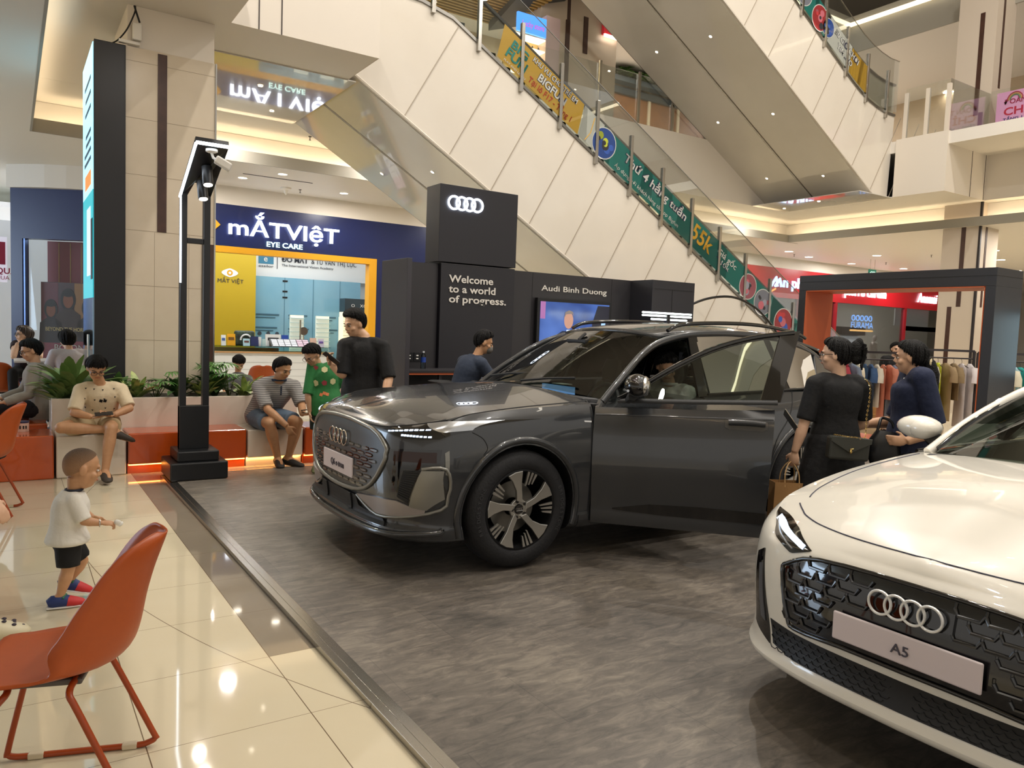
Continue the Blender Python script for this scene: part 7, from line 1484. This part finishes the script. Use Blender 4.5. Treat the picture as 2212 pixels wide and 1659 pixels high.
lw = empty('display_plinth', (12.6, 8.6, 0), 'low wooden stepped display behind the racks', 'display'); MB().box(12.5, 13.9, 8.1, 8.9, 0, .25).box(12.65, 13.75, 8.2, 8.85, .25, .5).build('steps', M('oak', 'a9793f', .5, noise=(5, '96672f', .8)), lw)
J = stand((12.9, 7.5, 0), 150, 1.6); J.update(look=140, tilt=-6)
person('woman with dark hair standing behind the clothes racks', J, SKIN3, 'swept', shirt=dict(mat=MATS['black_cotton'], sleeve=1.8), bottom=('pants', MATS['dark_trousers'], 1.9), shoes=(BLACKM,), female=True, voxel=.012)
# ---- the red fashion shop row ----
REDF = M('fascia_red', 'a8141f', .35, emit=.12); REDD = M('mullion_red', '8c1420', .35); SG2 = M('sign_white_2', 'f2f4ff', .4, emit=4); SG3 = M('sign_blue_white', 'a9d2ff', .4, emit=3)
fs = empty('shop_facade', (26, 16.9, 3.5), 'red fashion shop fascia with glowing white names behind the portal', 'facade')
bx(20.0, 38, 16.9, 17.15, 3.0, 3.99).build('fascia', REDF, fs)
for x in (20.05, 22.9, 25.0, 29.55, 32.2): bx(x, x+.14, 16.9, 17.05, 0, 3.0).build('mullion', REDD, fs); m = MB(); m.box(29.7, 32.2, 16.92, 17.0, 2.12, 2.3); m.build('transom', M('transom_dark', '4a1a1c', .4), fs)
bx(29.75, 32.2, 17.4, 17.44, 2.32, 3.0).build('white_panel', M('panel_white', 'd9d9d6', .5, emit=.15), fs); bx(20.2, 38, 16.96, 16.97, .1, 3.0).build('glass', glass('shop_glass_2', 'eef2f4', .8), fs)
text('lettering', 'n phước', (21.95, 16.88, 3.36), (1, 0, 0), (0, 0, 1), SG3, h=.36, wd=2.0, parent=fs, ext=.03, bold=.02); MB().tube([(21.35, 16.87, 3.36), (21.6, 16.87, 3.66), (21.68, 16.87, 3.36)], .05, 8).tube([(21.55, 16.86, 3.36), (21.78, 16.86, 3.62), (21.88, 16.86, 3.36)], .05, 8).build('letter_mark', SG3, fs); MB().tube([(21.3, 16.87, 3.15), (21.6, 16.87, 3.28)], .03, 6).build('orange_dash', M('dash_orange', 'f0a050', .4, emit=1.5), fs)
text('lettering', 'pierre cardin', (25.45, 16.88, 3.30), (1, 0, 0), (0, 0, 1), SG2, h=.34, wd=2.65, parent=fs, ext=.03, bold=.02); text('lettering', 'Anamai', (30.35, 16.88, 3.28), (1, 0, 0), (0, 0, 1), SG2, h=.38, wd=1.45, parent=fs, ext=.03, shear=.15, bold=.01)
struct('wall_shops_right', MB().box(18.5, 38, 16.9, 17.1, 3.99, ZL).box(18.5, 20.0, 16.9, 17.1, 0, 3.99).box(18.6, 38, 20.5, 20.6, 0, 3.5), M('shop_wall_pale', 'd6d0c6', .5))
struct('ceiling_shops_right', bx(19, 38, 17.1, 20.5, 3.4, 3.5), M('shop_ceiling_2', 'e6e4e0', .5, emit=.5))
for i, (x, c, l) in enumerate(((25.6, '5a2d2a', 'dark brown wall unit at the back of the red fashion shop'), (28.0, '3c2e2c', 'dark shelf unit in the middle of the red fashion shop'), (31.2, '473b38', 'shelf unit behind the right window of the red fashion shop'))):
    e = empty('display_unit', (x, 20.2, 0), l, 'shelf'); MB().box(x-.9, x+.9, 20.1, 20.48, 0, .9).box(x-.9, x+.9, 20.1, 20.48, 1.9, 2.25).build('case', M('unit_'+c, c, .5), e); bx(x-.85, x+.85, 20.3, 20.4, .95, 1.85).build('lit_back', M('unit_glow', 'd9dce0', .5, emit=.5), e)
nb = empty('neon_sign', (27.7, 17.6, 2.2), 'blue and amber neon sign hanging inside the red fashion shop window', 'sign')
m = MB()
for i in range(5): torus(m, (27.1+.28*i, 17.5, 2.52), .10, .018, (1, 0, 0), (0, 0, 1), 14, 5)
m.build('blue_swirl', M('neon_blue', '7fb4ff', .4, emit=4), nb); text('lettering', 'FURAMA', (26.95, 17.5, 2.14), (1, 0, 0), (0, 0, 1), MATS['neon_blue'], wd=1.45, h=.24, parent=nb); MB().tube([(26.95, 17.5, 2.04), (28.4, 17.5, 2.04)], .035, 6).build('amber_line', M('neon_amber', 'ffc070', .4, emit=3), nb)
po2 = empty('light_poster', (26.3, 18.2, 1), 'cyan lit poster inside the red fashion shop window', 'poster'); bx(25.9, 26.7, 18.2, 18.24, .3, 1.95).build('panel', M('poster_cyan', '6fc0dd', .4, emit=.9), po2)
for x, lab in ((24.9, 'pale mannequin behind the shop glass at left'), (28.9, 'pale mannequin behind the shop glass near the red mullion')):
    e = empty('mannequin', (x, 17.6, .2), lab, 'mannequin'); J = stand((x, 17.7, .2), 180, 1.7); m = MB()
    m.tube([J['pelvis'], J['waist'], J['chest'], J['neck']], [(.16, .1), (.13, .1), (.17, .11), (.06, .06)], 14, flat=(1, 0, 0)).ell(J['head'], (.075, .09, .12)).tube([J['neck'], J['head']], .045, 8)
    for s in 'RL': m.tube([J['hip'+s], J['kn'+s], J['an'+s]], [.085, .055, .04], 10).tube([J['sh'+s], J['el'+s], J['wr'+s]], [.05, .04, .03], 8)
    m.build('figure', M('mannequin_pale', 'd8c8bc', .4), e, smooth=60)
# ---- the upper floor beyond the escalators ----
ug = empty('glass_railing', (13, 13.1, Z2), 'glass railing with steel posts along the upper floor edge', 'railing')
for x in (10.62, 11.75, 12.8, 13.9): bx(x-.03, x+.03, 13.12, 13.16, Z2, Z2+1.2).build('post', STEEL, ug)
bx(9.0, 16.5, 13.16, 13.17, Z2+.08, Z2+1.15).build('pane', EG, ug)
ur = empty('glass_railing', (16.9, 9.6, Z2), 'glass railing with white posts at the upper landing on the right', 'railing')
for y in (9.96, 9.48, 9.03): bx(16.85, 16.92, y-.04, y+.04, Z2, Z2+1.0).build('post', M('rail_post_white', 'ddd2c2', .4), ur)
bx(16.88, 16.89, 9.03, 9.98, Z2, Z2+1.1).build('pane', EG, ur); bx(16.88, 18.6, 9.0, 9.01, Z2, Z2+1.1).build('pane', EG, ur)
up_ = empty('poster', (19.5, 9.0, 6.9), 'pink rainbow poster on the glass railing at the right edge', 'poster')
PKP = M('poster_pink', 'dc9cc0', .4, emit=.25); bx(18.62, 18.64, 5.5, 8.88, 6.36, 7.26).build('panel', PKP, up_)
for (l, z, h, w_, c) in (('ĐOÀN TÀU SẮC MÀU', 6.98, .11, 1.5, 'b5305a'), ('CHỈ 49K', 6.74, .17, 1.1, 'd8264a'), ('TẦNG 1, VINCOM PLAZA', 6.62, .06, 1.3, '3a3a7a')): text('lettering', l, (18.615, 8.72, z), (0, -1, 0), (0, 0, 1), M('ink_'+c, c, .4), h=h, wd=w_, parent=up_, bold=.02)
m = MB()
for i, R in enumerate((.16, .13, .10)): m.mat(i).tube([(18.612, 8.5+R*math.cos(a), 7.06+R*math.sin(a)) for a in [k*math.pi/10 for k in range(11)]], .012, 5)
m.build('rainbow', [M('rb_red', 'c04a5a', .4), M('rb_yellow', 'd8b04a', .4), M('rb_green', '6a9a6a', .4)], up_)
ub = empty('glass_railing', (18.6, 7, Z2), 'clear glass railing carrying the pink poster at right', 'railing'); bx(18.6, 18.61, 5.4, 9.0, Z2, Z2+1.15).build('pane', EG, ub)
wd = M('wood_panel', '8a5a2c', .4, noise=(3, '774a22', .8))
wp = empty('wood_screen', (17, 18.6, Z2), 'warm brown wooden partition on the upper floor behind the glass railing', 'partition')
for x0, x1 in ((15.3, 17.1), (17.2, 18.4), (18.5, 21.0)): bx(x0, x1, 18.7, 18.9, Z2, 9.0).build('panel', wd, wp)
MB().box(17.1, 17.2, 18.65, 18.9, Z2, 9.75).box(18.4, 18.5, 18.65, 18.9, Z2, 9.75).box(15.1, 15.3, 18.65, 18.9, Z2, 9.75).build('frame_post', M('post_cream', 'cdbf9e', .4), wp); bx(15.3, 21, 18.6, 18.95, 9.0, 9.2).build('header', M('header_slate_2', '3a4448', .4), wp)
bs2 = tag(MB().build('x', WHITE) if False else bx(15.3, 20, 18.28, 18.59, 9.25, 9.4).build('planter_ledge', M('ledge_slate', '46545a', .4)), 'dark slate ledge carrying greenery on the upper floor', 'ledge')
rnd = random.Random(8); m = MB()
for i in range(260): leaf(m, (rnd.uniform(15.5, 18.6), 18.36, 9.43+rnd.uniform(0, .1)), rnd.random()*6.28, rnd.uniform(.1, 1.3), rnd.uniform(.25, .5), .06, 1.0, 4)
tag(m.build('foliage', M('leaf_hedge', '2f4d22', .5, noise=(9, '557a34', .8)), raw=True), 'dense greenery along the upper floor ledge', 'foliage', kind='stuff')
ks = empty('shop_kiosk', (10.0, 14.7, Z2), 'upper floor shop kiosk with a glowing blue sign and lit shelves', 'kiosk')
kx = lambda t, z, o=0: V((9.45+.72*t, 14.5-.0*t+o, z))
MB().box(9.35, 10.12, 14.5, 14.56, 8.12, 8.52).build('sign_board', M('kiosk_blue', '3f86e0', .4, emit=1.6), ks); text('lettering', 'Lucky store', (9.45, 14.49, 8.24), (1, 0, 0), (0, 0, 1), M('sign_magenta', 'd03aa0', .4, emit=1), wd=.6, h=.13, parent=ks, shear=.2)
MB().box(10.12, 10.5, 14.5, 14.9, 7.3, 8.62).build('side_panel', M('kiosk_pink', 'd3bcbc', .4), ks)
m = MB()
for z in (7.3, 7.55, 7.8, 8.05): m.box(9.3, 10.12, 14.52, 14.8, z, z+.03)
m.build('lit_shelf', M('shelf_lit', 'fff0c8', .4, emit=1.8), ks); bx(9.2, 10.12, 14.8, 14.85, 6.3, 8.1).build('back_panel', M('kiosk_back', 'b8a070', .5), ks)
q0 = None
for i in range(12):
    x = 9.4+.055*(i % 12); z = (7.33, 7.58, 7.83)[i % 3]
    o = MB().lathe([(0, 0), (.02, 0), (.022, .06), (.01, .09), (0, .09)], n=8, cap=True).build('goods_bottle', M('goods_'+str(i % 3), ('8a2c2c', 'd8c09a', '3a2a3a')[i % 3], .4), local=True) if i < 3 else bpy.data.objects['goods_bottle' + ('' if i % 3 == 0 else '.%03d' % (i % 3))].copy()
    if i >= 3: COL.objects.link(o)
    o.location = (x, 14.62, z); tag(o, 'tiny bottle on the lit shelves of the upper floor kiosk', 'bottle', 'bottles in the kiosk')
struct('wall_column_upper', MB().box(10.3, 11.05, 15.0, 15.8, Z2, 9.75).box(11.15, 12.6, 15.0, 15.8, Z2, 9.75), M('column_tile_3', 'cfc0ac', .35)); struct('trim_14', MB().box(11.02, 11.14, 14.98, 15.02, 6.9, 8.9).box(11.55, 11.68, 14.98, 15.0, 8.25, 9.1).box(11.05, 11.15, 15.0, 15.5, Z2, 9.75), BROWN)
rs = empty('roof_sign', (12.4, 14.9, 8.9), 'red angled sign with a white light bar on the upper floor', 'sign'); bx(12.1, 12.6, 14.9, 14.98, 8.8, 9.3).build('board', M('sign_red', 'b8242c', .4, emit=.4), rs); bx(12.1, 12.6, 14.86, 14.9, 8.74, 8.8).build('light_bar', M('bar_glow', 'fff4e0', .4, emit=6), rs)
aw = empty('ceiling_feature', (9, 17, 9.3), 'slatted wooden ceiling with a white light line and dark canopy on the upper floor', 'ceiling feature')
m = MB()
for i in range(22): m.box(6.0, 10.3, 13.6+.14*i, 13.66+.14*i, 9.0, 9.06)
m.build('wood_slats', M('slat_wood', 'b08a48', .5), aw); MB().box(6.0, 10.3, 13.5, 16.8, 9.3, 9.34).build('slat_backing', M('slat_back', '6b5430', .6), aw); MB().tube([(6.2, 13.7, 8.95), (8.2, 14.6, 8.95), (10.2, 14.2, 8.95)], .05, 6).build('light_line', M('line_glow', 'fff8ea', .4, emit=6), aw)
MB().prism([(9.3, 14.0, 8.9), (10.8, 14.0, 9.3), (11.2, 16.5, 9.3), (9.8, 16.5, 8.8)], (0, 0, .3)).build('dark_canopy', M('canopy_dark', '33373a', .5), aw)
